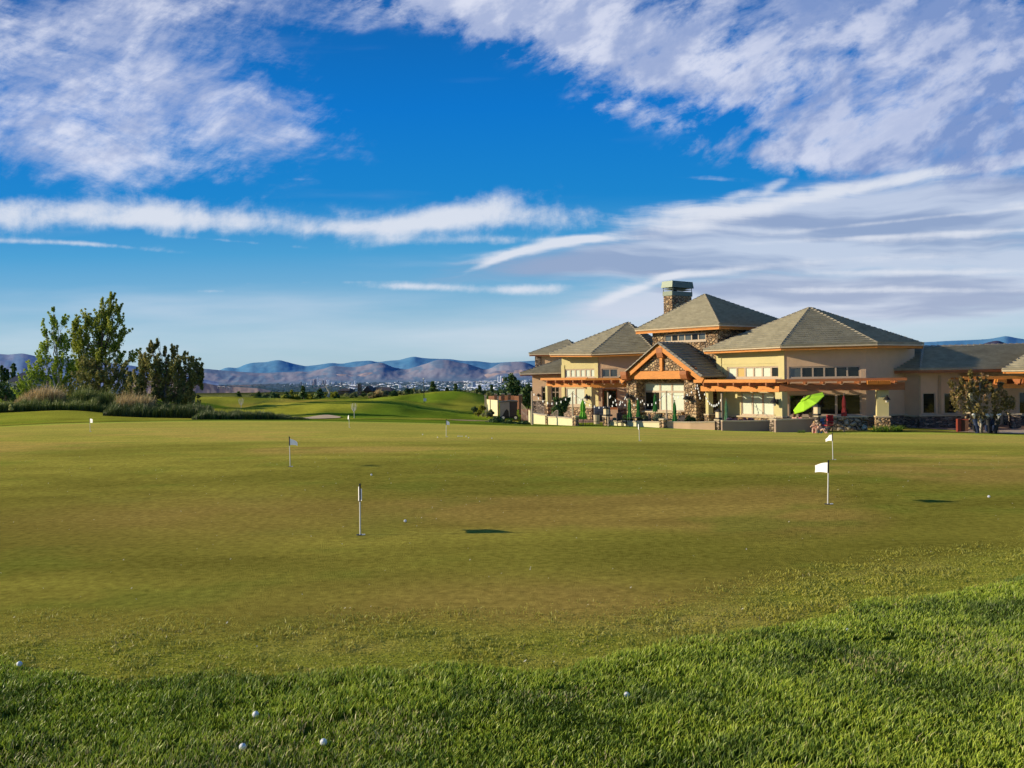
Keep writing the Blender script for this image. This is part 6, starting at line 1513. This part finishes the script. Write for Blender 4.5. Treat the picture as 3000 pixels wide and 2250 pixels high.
PN = [(449, 1020, 7, 20), (460, 1008, 5, 24), (437, 1022, 5, 16), (482, 1030, 6, 18), (510, 1034, 9, 20), (538, 1044, 8, 20), (566, 1072, 12, 18), (589, 1085, 9, 16), (418, 1068, 24, 26), (462, 1066, 30, 28), (504, 1078, 38, 28), (545, 1092, 32, 30), (575, 1108, 20, 26), (420, 1112, 34, 32), (476, 1118, 48, 32), (534, 1138, 48, 30), (504, 1170, 55, 30), (550, 1180, 40, 24), (455, 1150, 40, 20), (400, 1150, 30, 30), (590, 1120, 8, 14)]
blobtree('pine', 'broad dark pine with spiky shoots at the right of the clump', 'tree', 495, 84, PN, LEAF_D, BARK, .15, 88, .16, seed=21, elong=1.8, stems=2, shell=.4, shoots=(0, 1.5), cden=1.0)
for px, Y, bl, lab, m in ((15, 100, [(15, 1150, 34, 34), (-25, 1160, 40, 30), (40, 1172, 26, 16)], 'dark round evergreen at the left edge', LEAF_DG), (62, 104, [(60, 1142, 26, 20), (75, 1160, 26, 16)], 'small dark bush right of the left edge evergreen', LEAF_DG)):
    blobtree('evergreen', lab, 'tree', px, Y, bl, m, BARK, .17, 70, .12, seed=px, group='dark evergreens at the left edge')
def poplar(px, yt, yb, w, Y, label, m=LEAF_DG, name='poplar', sz=.4, cat='tree', group='dark trees far behind at left'):
    n_ = 7; bl = [(px + rnd.uniform(-1, 1) * w * .08, yt + (yb - yt) * (k + .5) / n_, w * .5 * (.35 + .65 * math.sin(math.pi * min(1, (k + .8) / n_ * .75))), (yb - yt) / n_ * .62) for k in range(n_)]
    blobtree(name, label, cat, px, Y, bl, m, BARK, sz, 34, .2, seed=int(px), group=group, twig=False, elong=1.3, cden=1.6)
for px, yt, yb, w, lab in ((5, 1070, 1135, 8, 'thin poplar at the very left edge'), (13, 1080, 1130, 6, 'short poplar second from the left edge'), (21, 1082, 1130, 7, 'short poplar third from the left edge'), (41, 1066, 1120, 13, 'tallest poplar beside the dark house roof')):
    poplar(px, yt, yb, w, 190, lab)
# ridge trees
def conifer(px, yt, yb, w, Y, label, m=LEAF_DG, group='conifers along the ridge'):
    n_ = 6; bl = [(px, yt + (yb - yt) * (k + .6) / n_, w * .5 * (.16 + .84 * (k + .6) / n_), (yb - yt) / n_ * .6) for k in range(n_)]
    blobtree('conifer', label, 'tree', px, Y, bl, m, BARK, .32, 30, .14, seed=int(px), group=group, twig=False, elong=1.8, cden=1.8)
for a_ in ((1268, 1119, 1152, 25, 186, 'broad dark conifer on the ridge left of centre valley'), (1335, 1125, 1153, 13, 184, 'slim conifer right of the broad one'), (1405, 1131, 1155, 11, 180, 'small conifer left of the yard wall'), (1440, 1129, 1156, 11, 178, 'small conifer above the yard wall'),
           (888, 1132, 1158, 18, 184, 'dark spreading tree left of the dead one'), (938, 1140, 1160, 26, 186, 'low dark tree beside the dead one'), (1310, 1137, 1152, 10, 186, 'smallest conifer on the ridge'), (700, 1149, 1180, 22, 170, 'dark tree above the left fairway'), (758, 1150, 1178, 34, 172, 'round dark tree right of the pale house')): conifer(*a_)
blobtree('pine', 'large loose pine behind the yard wall at the left of the clubhouse', 'tree', 1500, 118, [(1502, 1106, 11, 9), (1496, 1120, 18, 10), (1512, 1122, 14, 10), (1500, 1135, 24, 11), (1520, 1138, 16, 9), (1485, 1146, 22, 10), (1505, 1152, 30, 9)], LEAF_DG, BARK, .22, 60, .16, seed=77)
for px, Y, bl, lab in ((1548, 100, [(1548, 1140, 14, 16), (1540, 1160, 18, 14), (1552, 1175, 12, 14), (1532, 1178, 12, 10)], 'leafy green tree against the left corner of the clubhouse'),):
    blobtree('leafy_tree', lab, 'tree', px, Y, bl, LEAF_DG, BARK, .2, 70, .12, seed=5)
# brush along the ridge: one bush each
rr = random.Random(42); kinds = [(LEAF_B, 'sage'), (LEAF_S, 'grey'), (LEAF_DG, 'dark'), (LEAF_Y, 'yellow')]
def bush(name, label, px, yb, w, h, Y, m, group, size=.2, dens=60, seed=1, flat=1.0):
    g_ = G(px, Y); z0 = tz(g_.x, g_.y) if yb is None else hgt(px, yb, Y); s = Y / F0; rx, rz_ = w * s / 2, h * s
    t = thing(name, label, 'bush', V3(g_, z0), 0, group); r2 = random.Random(seed); cen = []; rad = []
    for k in range(max(4, int(w / 3))):
        a_ = r2.uniform(0, 6.28); q_ = r2.random() ** .5; cen.append((g_.x + math.cos(a_) * rx * q_ * .85, g_.y + math.sin(a_) * rx * q_ * .7, z0 + rz_ * (.2 + .62 * (1 - q_ ** 2) * r2.uniform(.7, 1.1)))); e_ = rx * r2.uniform(.22, .42); rad.append((e_, e_, min(e_, rz_ * .32)))
    leaves('foliage', m, cen, rad, dens, size, seed, parent=t)
    mb = MB()
    for k in range(3): limb(mb, V3(g_, z0 - .05), Vector(cen[k]), .05, .015, k, 4)
    mb.build('stem', BARK, t)
top_of = lambda px: np.interp(px, [560, 600, 700, 850, 1000, 1100, 1250, 1400, 1480, 1560], [1190, 1187, 1183, 1173, 1165, 1159, 1154, 1158, 1164, 1170])
for i in range(150):
    px = (565 + i * 10.6 if i < 92 else 540 + (i - 92) * 6.2) + rr.uniform(-4, 4); Y = rr.uniform(186, 199) if px < 1380 else rr.uniform(150, 182)
    k = 0 if px > 1180 else (3 if 880 < px < 1000 and rr.random() < .6 else 0); k = rr.choice([k, k, 1, 2]) if px > 900 else rr.choice([2, 2, 0, 3])
    w = rr.uniform(13, 30); h = w * rr.uniform(.5, .85) if px > 900 else w * rr.uniform(.7, 1.15)
    bush('bush', {0: 'olive brush growing on the ridge above the fairway', 1: 'grey green sage bush on the ridge above the fairway', 2: 'dark green bush on the ridge above the fairway', 3: 'yellow green bush on the ridge above the fairway'}[k], px, top_of(px) + 2, w, h, Y, kinds[k][0], 'bushes along the ridge', .30, 46, i)
for px, yb, w, h, Y, m, lab in ((1385, 1208, 30, 16, 80, LEAF_DG, 'dark green bush, leftmost in the dirt bed'), (1410, 1205, 26, 20, 84, LEAF_Y, 'bright yellow green bush in front of the yard wall'), (1400, 1218, 28, 18, 76, LEAF_Y, 'yellow bush on the dirt bed'), (1425, 1222, 30, 22, 75, LEAF_B, 'olive bush right of the yellow one'), (1440, 1214, 20, 14, 80, LEAF_DG, 'small dark bush under the yard wall'),
                                (1455, 1240, 46, 18, 66, LEAF_DG, 'low dark shrub at the lawn edge before the cart'), (1490, 1244, 40, 12, 64, LEAF_DG, 'low shrub below the cart wheel'), (1530, 1246, 44, 12, 63, LEAF_DG, 'low shrub left of the tall pier'), (1435, 1240, 24, 12, 67, LEAF_B, 'olive tuft beside the paving end'),
                                (1835, 1236, 34, 22, 62, LEAF_DG, 'green planting left of the bay pier'), (1885, 1236, 40, 20, 61.5, LEAF_B, 'loose green planting under the bay window'), (1925, 1237, 46, 20, 60.6, LEAF_S, 'grey mauve planting beside the broad pier'), (2018, 1238, 34, 20, 60.5, LEAF_DG, 'spiky green plant right of the bay window'), (1800, 1238, 24, 14, 62, LEAF_S, 'pale planting right of the gate pole')):
    bush('shrub', lab, px, yb, w, h, Y, m, 'shrubs around the clubhouse', .10, 110, int(px))
LAV = leafmat('lavender', (.08, .05, .08), (.22, .14, .22), (.42, .30, .40))
for i, px in enumerate((2138, 2156, 2176, 2198)):
    bush('lavender', ['lavender clump nearest the closed striped parasol', 'lavender clump second from the parasol', 'lavender clump third from the parasol', 'lavender clump furthest right behind the shaded wall'][i], px, 1240, 24, 17, 57.6, LAV, 'lavender behind the garden wall', .08, 90, 60 + i)
# round shrub on the patio
blobtree('shrub_tree', 'round dark leafy shrub between the two handrails', 'shrub', 1645, 67, [(1643, 1180, 16, 14), (1630, 1190, 12, 14), (1655, 1190, 14, 14), (1642, 1202, 18, 12), (1660, 1178, 8, 10), (1632, 1174, 8, 8)], LEAF_DG, BARK, .13, 120, .06, seed=3)
# small plum tree at right
PT = [(2843, 1096, 7, 8), (2820, 1117, 7, 5), (2790, 1127, 6, 6), (2874, 1122, 16, 10), (2846, 1122, 8, 12), (2844, 1136, 12, 10), (2802, 1152, 14, 8), (2826, 1148, 18, 12), (2856, 1152, 24, 14), (2886, 1140, 16, 10), (2910, 1146, 18, 12), (2796, 1170, 16, 12), (2820, 1182, 24, 16), (2856, 1176, 28, 18), (2898, 1170, 28, 18), (2928, 1170, 16, 14), (2946, 1186, 22, 8), (2965, 1186, 12, 5), (2844, 1200, 24, 14), (2880, 1200, 28, 14), (2917, 1203, 20, 10), (2856, 1218, 14, 12), (2930, 1130, 5, 5)]
blobtree('plum_tree', 'small green and plum leaved tree in front of the right wing', 'tree', 2870, 54.6, PT, LEAF_P, BARK_P, .105, 56, .075, seed=12, clump=-.15, cden=.66, shoots=(.05, .7))
# strap leaved lilies at the lawn edge
LILY = blademat('lily_blade', (.05, .09, .01), (.16, .28, .03), (.30, .40, .06)); LILY_D = blademat('flax_blade', (.03, .05, .01), (.08, .14, .03), (.16, .22, .06))
def tuft(name, label, px, Y, r, h, n, mat, group, w=.03, z0=None):
    g_ = G(px, Y); rs_ = np.random.RandomState(int(px)); x = g_.x + rs_.randn(n) * r * .25; y = g_.y + rs_.randn(n) * r * .25; z0 = tz(g_.x, g_.y) if z0 is None else z0
    t = blades(name, mat, x, y, h * (.6 + .5 * rs_.rand(n)), w * np.ones(n), lean=1.4, seed=int(px), z=np.full(n, z0), org=(g_.x, g_.y, z0)); return tag(t, label, 'plant', group)
for px, r_, lab in ((2566, .5, 'bright strap leaved plant at the foot of the right column'), (2580, .6, 'largest strap leaved plant below the right column'), (2596, .4, 'small strap leaved plant right of the largest'), (2618, .5, 'bright strap leaved plant standing apart to the right'), (2630, .4, 'last strap leaved plant at the right')):
    tuft('strap_leaf_plant', lab, px, 53.9, r_, .42, 60, LILY, 'bright strap leaved plants at the lawn edge')
for px, lab in ((2340, 'grass tuft against the shaded wall'), (2352, 'second grass tuft against the shaded wall')): tuft('grass_tuft', lab, px, 53.6, .25, .2, 40, LILY, 'grass tufts at the foot of the garden wall', .012)
# ------------------------------------------------------------------ tall grasses
TG = blademat('tall_grass_green', (.03, .05, .02), (.11, .16, .04), (.34, .38, .11), trans=.15); TT = blademat('tall_grass_tan', (.05, .06, .02), (.36, .26, .12), (.85, .60, .34), trans=.15); TD = blademat('tall_grass_dark', (.03, .05, .02), (.08, .12, .04), (.20, .24, .08), trans=.1)  # the dark grass has its shade painted into the blade colours
def band(name, label, mat, px0, px1, Y0, Y1, h0, h1, n, w=.03, seed=1, fade=True, mod=None):
    rs_ = np.random.RandomState(seed); px = px0 + rs_.rand(n) * (px1 - px0); Y = Y0 + rs_.rand(n) * (Y1 - Y0); x = (px - 1500) / F0 * Y
    cl = fbm(x * .9, Y * .6, 3, seed); h = (h0 + (h1 - h0) * cl) * (.65 + .5 * rs_.rand(n))
    if fade: h = h * np.clip(np.minimum((px - px0), (px1 - px)) / 40 + .25, .25, 1)
    if mod is not None: h = h * mod(px)
    h = h * (.45 + .75 * fbm(px / 16, Y * .5, 3, seed + 20)) * 1.15 * np.where(rs_.rand(n) < .06, 1.35, 1.0)
    k = rs_.rand(n) < (.35 + cl); o = blades(name, mat, x[k], Y[k], h[k], w * np.ones(k.sum()), lean=.35, seed=seed, leandir=(.12, 0)); return tag(o, label, 'grass', kind='stuff')
band('feather_grass', 'tan feathery grass behind the left mound', TT, 30, 200, 80, 87, 1.1, 1.9, 16000, .045, 3, mod=lambda p: .75 + .35 * np.exp(-((p - 150) / 50) ** 2))
band('feather_grass', 'pinkish tan feathery grass in front of the pine', TT, 320, 462, 76, 80, 1.1, 1.7, 8000, .045, 4)
band('tall_grass', 'tall green grass behind the left mound', TG, -260, 330, 77, 81, .55, 1.05, 26000, .045, 5)
band('tall_grass', 'taller green grass under the tallest tree', TG, 190, 345, 80, 84, 1.2, 1.9, 12000, .045, 6)
band('tall_grass', 'dark green grass below the pine', TD, 300, 640, 73, 79, .6, 1.1, 26000, .045, 7)
band('tall_grass', 'dark unmown grass strip behind the green', TD, 560, 905, 64, 72, .30, .62, 30000, .04, 8, mod=lambda p: 1.15 - .75 * sstep(700, 905, p))
band('feather_grass', 'tan grass clump beside the chimney house', TT, 1078, 1136, 186, 190, 1.2, 2.0, 900, .10, 9)
# yellow flowers at far left
for px, py, lab in ((31, 1199, 'larger pale yellow flower clump at the left'), (28, 1190, 'smaller pale flower clump behind it')):
    bush('flower_clump', lab, px, py + 3, 13 if py > 1195 else 8, 8, 76.5, leafmat('petal%d' % px, (.4, .42, .1), (.7, .7, .3), (.8, .8, .5)), 'flower clumps by the left mound', .10, 70, px)
# bare saplings and the dead tree
SAPM = simple('sapling_bark', (.62, .60, .50), .7, .1, 4)
def sapling(px, yt, yb, w, Y, label):
    p = at(px, yb, Y); z0 = tz(p.x, p.y); s = Y / F0; Hh = (yb - yt) * s; W = w * s / 2; t = thing('sapling', label, 'sapling', (p.x, p.y, z0), 0, 'bare saplings on the fairway')
    zf = p.z; mb = MB(); mb.tube((p.x, p.y, z0 - .05), (p.x, p.y, zf + Hh * .5), .035, .03, 6); mb.build('trunk', SAPM, t)
    for i in range(7):
        f = (i - 3) / 3; b = Vector((p.x, p.y, zf + Hh * .45)); e = Vector((p.x + W * f, p.y + .2 * math.sin(i * 2.1), zf + Hh * (1 - .04 * abs(f)))); m_ = Vector((p.x + W * f * .75, p.y + .1 * math.sin(i), zf + Hh * .66)); mb = MB(); mb.path([b, m_, e], [.028, .022, .016], 5); mb.build('branch', SAPM, t)
sapling(1038, 1181, 1229, 18, 78, 'nearest bare sapling with pale upswept branches, behind the far flag'); sapling(707, 1166, 1207, 17, 105, 'bare pale sapling on the left fairway'); sapling(663.5, 1166, 1190, 13, 150, 'far bare sapling in front of the bushes, right of a pair'); sapling(606, 1168, 1191, 15, 150, 'far bare sapling in front of the bushes, left of a pair')
p = at(962, 1161, 184); t = thing('dead_tree', 'pale dead tree forking above the bushes on the ridge', 'dead tree', (p.x, p.y, p.z)); s = 184 / F0; mb = MB(); q_ = lambda x_, y_: p + Vector(((x_ - 962) * s, 0, (1161 - y_) * s))
mb.path([q_(961, 1163), q_(965, 1152), q_(962, 1143)], [.32, .25, .2], 6); mb.build('trunk', BARK_P, t)
for pts_ in ([(962, 1144), (957, 1136), (953, 1129)], [(962, 1144), (965, 1135), (962, 1126)], [(965, 1150), (970, 1142), (974, 1131)], [(963, 1146), (969, 1138), (968, 1128)], [(962, 1140), (958, 1133), (960, 1127)]):
    mb = MB(); mb.path([q_(*a_) for a_ in pts_], [.14, .10, .05], 5); mb.build('branch', BARK_P, t)
# ------------------------------------------------------------------ houses in the distance
def far_house(name, label, px0, px1, ye, yr, yw, Y, wallm, roofm, chimney=None, gable=None):
    a, b = G(px0, Y), G(px1, Y); zE, zR, z0 = hgt(px0, ye, Y), hgt(px0, yr, Y), hgt(px0, yw, Y); t = thing(name, label, 'house', V3(a, z0), 0, 'houses beyond the golf course')
    D = 9.0; mb = MB(); mb.frame(V3(a, z0), V3(b - a, 0), (0, D, 0), (0, 0, zE - z0)); w_ = mb.build('wall', wallm, t)
    i_ = (b - a) * .12; o = .5; A = [V3(a - Vector((o, o)), zE), V3(b + Vector((o, -o)), zE), V3(b + Vector((o, D + o)), zE), V3(a + Vector((-o, D + o)), zE)]; r_ = [V3(a + i_ + Vector((0, D / 2)), zR), V3(b - i_ + Vector((0, D / 2)), zR)]
    mb = MB(); mb.add(A + r_, [(0, 1, 5, 4), (2, 3, 4, 5), (1, 2, 5), (3, 0, 4), (3, 2, 1, 0)]); rf = mb.build('roof', roofm, t)
    n_ = max(1, int((b - a).length / 3)); 
    for k in range(n_):
        c_ = a.lerp(b, (k + .5) / n_); mb = MB(); mb.frame(V3(c_ + Vector((-.5, -.03)), zE - 1.8), (1.0, 0, 0), (0, .025, 0), (0, 0, 1.1)); mb.build('window', GLASS_D, t)
    if chimney: cx_, w2, yt = chimney; c_ = G(cx_, Y - .6); ww = w2 * Y / F0; mb = MB(); mb.box(V3(c_, (hgt(cx_, yt, Y) + z0) / 2), (ww, ww, hgt(cx_, yt, Y) - z0)); mb.build('chimney', STONE_D, t)
    if gable:
        g0, g1, gp, gy = gable; A_, B_ = G(g0, Y - 2), G(g1, Y - 2); m_ = (A_ + B_) / 2; zg_ = hgt(g0, gy, Y); zp_ = hgt(g0, gp, Y); mb = MB(); mb.prism([V3(A_, zg_), V3(B_, zg_), V3(m_, zp_)], (0, 6, 0)); mb.build('gable', roofm, t)
RD = simple('dark_roof', (.07, .055, .05), .8, .2, 1); RB_ = simple('slate_roof', (.05, .06, .09), .8, .2, 1); HW = simple('house_wall', (.22, .16, .12), .8, .1, 1); HP = simple('pale_house', (.62, .55, .48), .8, .1, 1)
far_house('house', 'dark house with a stone chimney on the ridge', 1066, 1142, 1146, 1136, 1160, 194, HW, RD, chimney=(1053, 10, 1124), gable=(1060, 1090, 1131, 1146))
far_house('house', 'low dark house left of the chimney house', 990, 1018, 1145, 1139, 1156, 200, HW, RD)
far_house('house', 'dark blue roofed house behind the left trees', 26, 68, 1119, 1091, 1140, 185, HP, RB_); far_house('house', 'second dark roof behind the leftmost tree', 80, 118, 1112, 1100, 1140, 200, HW, RB_)
far_house('house', 'small pale gabled house below the left fairway', 718, 736, 1158, 1152, 1170, 230, HP, RD); far_house('house', 'pale house at the right of the small gabled one', 738, 752, 1157, 1153, 1170, 240, HP, RB_)
for px, py, lab in ((636, 1133, 'tiny white house on the tan ridge, left of three'), (650, 1133, 'tiny white house on the tan ridge, middle of three'), (664, 1136, 'tiny white house on the tan ridge, right of three'), (676, 1152, 'pale house in the fold of the tan ridge')):
    far_house('house', lab, px, px + 7, py, py - 2, py + 5, 1020, HP, HP)
# ------------------------------------------------------------------ people
def skinmat(n_, c_): return simple(n_, c_, .55, .05, 6)
SKIN = [skinmat('skin_fair', (.70, .42, .30)), skinmat('skin_tan', (.45, .24, .15))]
def skinned(name, joints, edges, radii, mat, parent, root=0, sub=2):
    off = wloc(parent); me = bpy.data.meshes.new(name); me.from_pydata([tuple(Vector(j) - off) for j in joints], edges, []); me.materials.append(mat)
    o = bpy.data.objects.new(name, me); COL.objects.link(o); o.parent = parent
    m = o.modifiers.new('skin', 'SKIN'); m.use_smooth_shade = True
    sv_ = me.skin_vertices[0].data
    for i, r in enumerate(radii): sv_[i].radius = (r, r); sv_[i].use_root = (i == root)
    s_ = o.modifiers.new('sub', 'SUBSURF'); s_.levels = sub; s_.render_levels = sub
    return o
def person(label, base, face, k, skin, hair, top, bottom, pose='sit', hairlen=.18, arms='rest', group=None):
    """seated figure; base = point the pelvis rests on, face = heading angle, k = stature / 1.75"""
    t = thing('person', label, 'person', base, 0, group); Rz = Matrix.Rotation(face - math.pi / 2, 3, 'Z')
    P = lambda x, y, z: Vector(base) + Rz @ Vector((x, y, z)) * k          # y forward
    J = []; E = []; Rr = []
    def add(p, r, par=None):
        J.append(p); Rr.append(r * k)
        if par is not None: E.append((par, len(J) - 1))
        return len(J) - 1
    hip = add(P(0, 0, .11), .125); bel = add(P(0, .02, .28), .115, hip); ch = add(P(0, .01, .45), .13, bel); nk = add(P(0, .02, .58), .055, ch); hd0 = add(P(0, .03, .66), .075, nk); hd = add(P(0, .035, .75), .095, hd0); add(P(0, .02, .82), .07, hd); add(P(0, .13, .72), .014, hd)
    for s_ in (-1, 1):
        sh = add(P(.17 * s_, .0, .52), .06, ch)
        if arms == 'rest': el = add(P(.24 * s_, .06, .28), .045, sh); wr = add(P(.16 * s_, .28, .22), .032, el); fd = Vector((-.25 * s_, 1, -.1))
        elif arms == 'up': el = add(P(.28 * s_, .10, .42), .042, sh); wr = add(P(.14 * s_, .16, .62), .03, el); fd = Vector((-.5 * s_, 0, 1))
        else: el = add(P(.25 * s_, -.06, .28), .045, sh); wr = add(P(.27 * s_, -.14, .06), .032, el); fd = Vector((0, -1, -.25))
        fd.normalize(); pm = add(J[wr] + Rz @ fd * .07 * k, .036, wr)
        sd = Rz @ Vector((1, 0, 0)).cross(fd) if abs(fd.x) > .9 else Rz @ Vector((1, 0, 0))
        for q_, (o_, l_) in enumerate(((-.03, .07), (-.01, .085), (.01, .08), (.028, .06))):
            f1_ = add(J[pm] + (Rz @ fd * .035 + sd * o_) * k, .010, pm); f2_ = add(J[f1_] + (Rz @ (fd + Vector((0, 0, -.3)))) * l_ * .5 * k, .0085, f1_); add(J[f2_] + (Rz @ (fd + Vector((0, 0, -.8)))) * l_ * .35 * k, .007, f2_)
        th_ = add(J[wr] + (Rz @ fd * .03 + sd * -.04 * s_) * k, .011, wr); add(J[th_] + (Rz @ fd * .035 + sd * -.02 * s_) * k, .009, th_)
        hp = add(P(.09 * s_, .02, .09), .095, hip)
        if pose == 'sit': kn = add(P(.11 * s_, .44, .12), .06, hp); an = add(P(.10 * s_, .46, -.32), .04, kn); add(P(.10 * s_, .62, -.38), .035, an)
        else: kn = add(P(.13 * s_, .34, .36), .058, hp); an = add(P(.11 * s_, .52, .05), .038, kn); add(P(.11 * s_, .66, .03), .034, an)
    skinned('body', J, E, Rr, skin, t)
    # clothing as close shells
    def shell(nm, ids, grow, mat):
        mp = {j: i for i, j in enumerate(ids)}; ed = [(mp[a], mp[b]) for a, b in E if a in mp and b in mp]; skinned(nm, [J[i] for i in ids], ed, [Rr[i] * grow for i in ids], mat, t)
    sh_ids = [i for i, j in enumerate(J)]
    shoulders = [e[1] for e in E if e[0] == ch and e[1] != nk]; elbows = [e[1] for e in E if e[0] in shoulders]; hips = [e[1] for e in E if e[0] == hip and e[1] != bel]; knees = [e[1] for e in E if e[0] in hips]
    if top: shell('shirt', [hip, bel, ch] + shoulders, 1.13, top)
    if bottom: shell('shorts', [hip] + hips + (knees if pose == 'sit' else []), 1.12, bottom)
    mb = MB(); c = J[hd]; fw = Rz @ Vector((0, 1, 0)); hr = .108 * k
    mb.ball(c - fw * .025 * k + Vector((0, 0, .03 * k)), hr, 12, 8, (1, 1, 1)); 
    if hairlen > .1: mb.path([c - fw * .06 * k + Vector((0, 0, .05 * k)), c - fw * .10 * k - Vector((0, 0, hairlen * .5 * k)), c - fw * .09 * k - Vector((0, 0, hairlen * k))], [.09 * k, .085 * k, .04 * k], 10)
    mb.build('hair', hair, t, smooth=True)
    for s_ in (-1, 1):
        mb = MB(); mb.ball(c + fw * .092 * k + Rz @ Vector((.032 * s_, 0, 0)) * k - Vector((0, 0, .005 * k)), .012 * k, 6, 4); mb.build('eye', BLACK, t)
HB = simple('hair_blond', (.50, .32, .12), .7, .2, 20); HD = simple('hair_dark', (.05, .03, .02), .6, .2, 20); HBR = simple('hair_brown', (.16, .08, .04), .6, .2, 20)
MAG = simple('magenta_shirt', (.62, .03, .40), .8, .1, 6); YEL = simple('pale_yellow_shirt', (.70, .60, .28), .8, .08, 6); PEA = simple('peach_shirt', (.62, .30, .20), .8, .08, 6); PNK = simple('pink_shorts', (.70, .20, .20), .8, .1, 6); BLU = simple('bright_blue_shorts', (.02, .30, .60), .8, .1, 6); GRY = simple('grey_trousers', (.12, .12, .14), .8, .1, 6)
gp = 'people seated behind the garden wall'
for px, Y, face, lab, sk, hr_, tp_, k in ((2326, 55.9, .5, 'person in a peach top seated at left under the lime parasol', 0, HBR, PEA, .98), (2343, 55.6, .2, 'person in a magenta top with dark hair seated under the lime parasol', 1, HD, MAG, 1.0), (2373, 55.6, 2.6, 'blond person in a pale yellow top seated right of the lime parasol', 0, HB, YEL, 1.0)):
    c = G(px, Y); person(lab, (c.x, c.y, -1.36), face, k, SKIN[sk], hr_, tp_, GRY, group=gp)
    s_ = thing('stool', {2326: 'dark stool under the person in peach', 2343: 'dark stool under the person in magenta', 2373: 'dark stool under the blond person'}[px], 'stool', (c.x, c.y, -1.97), 0, 'stools behind the garden wall')
    mb = MB(); mb.lathe((c.x, c.y, -1.41), [(.19, 0), (.19, .05)], 14); mb.build('seat', FUR, s_)
    for a_ in range(4):
        mb = MB(); mb.tube((c.x + .13 * math.cos(a_ * 1.57 + .7), c.y + .13 * math.sin(a_ * 1.57 + .7), -1.41), (c.x + .17 * math.cos(a_ * 1.57 + .7), c.y + .17 * math.sin(a_ * 1.57 + .7), -1.97), .015); mb.build('leg', FUR, s_)
for px, Y, face, lab, sk, hr_, tp_, bt_, k, hl, arms in ((2384, 53.3, -1.9, 'blond child in pink sitting on the lawn with raised hands', 0, HB, PEA, PNK, .82, .2, 'up'), (2400, 53.1, -.9, 'dark haired bare chested child in blue shorts sitting on the lawn', 0, HD, None, BLU, .76, .06, 'back')):
    c = G(px, Y); person(lab, (c.x, c.y, tz(c.x, c.y) + .01), face, k, SKIN[sk], hr_, tp_, bt_, pose='lawn', hairlen=hl, arms=arms, group='children sitting at the lawn edge')
# ------------------------------------------------------------------ render settings
try:
    cy = SC.cycles
    cy.max_bounces = 4; cy.diffuse_bounces = 2; cy.glossy_bounces = 2; cy.transmission_bounces = 2; cy.transparent_max_bounces = 4
    cy.use_adaptive_sampling = True; cy.adaptive_threshold = .025; cy.adaptive_min_samples = 24
    cy.caustics_reflective = False; cy.caustics_refractive = False
except Exception as ex_:
    print(ex_)
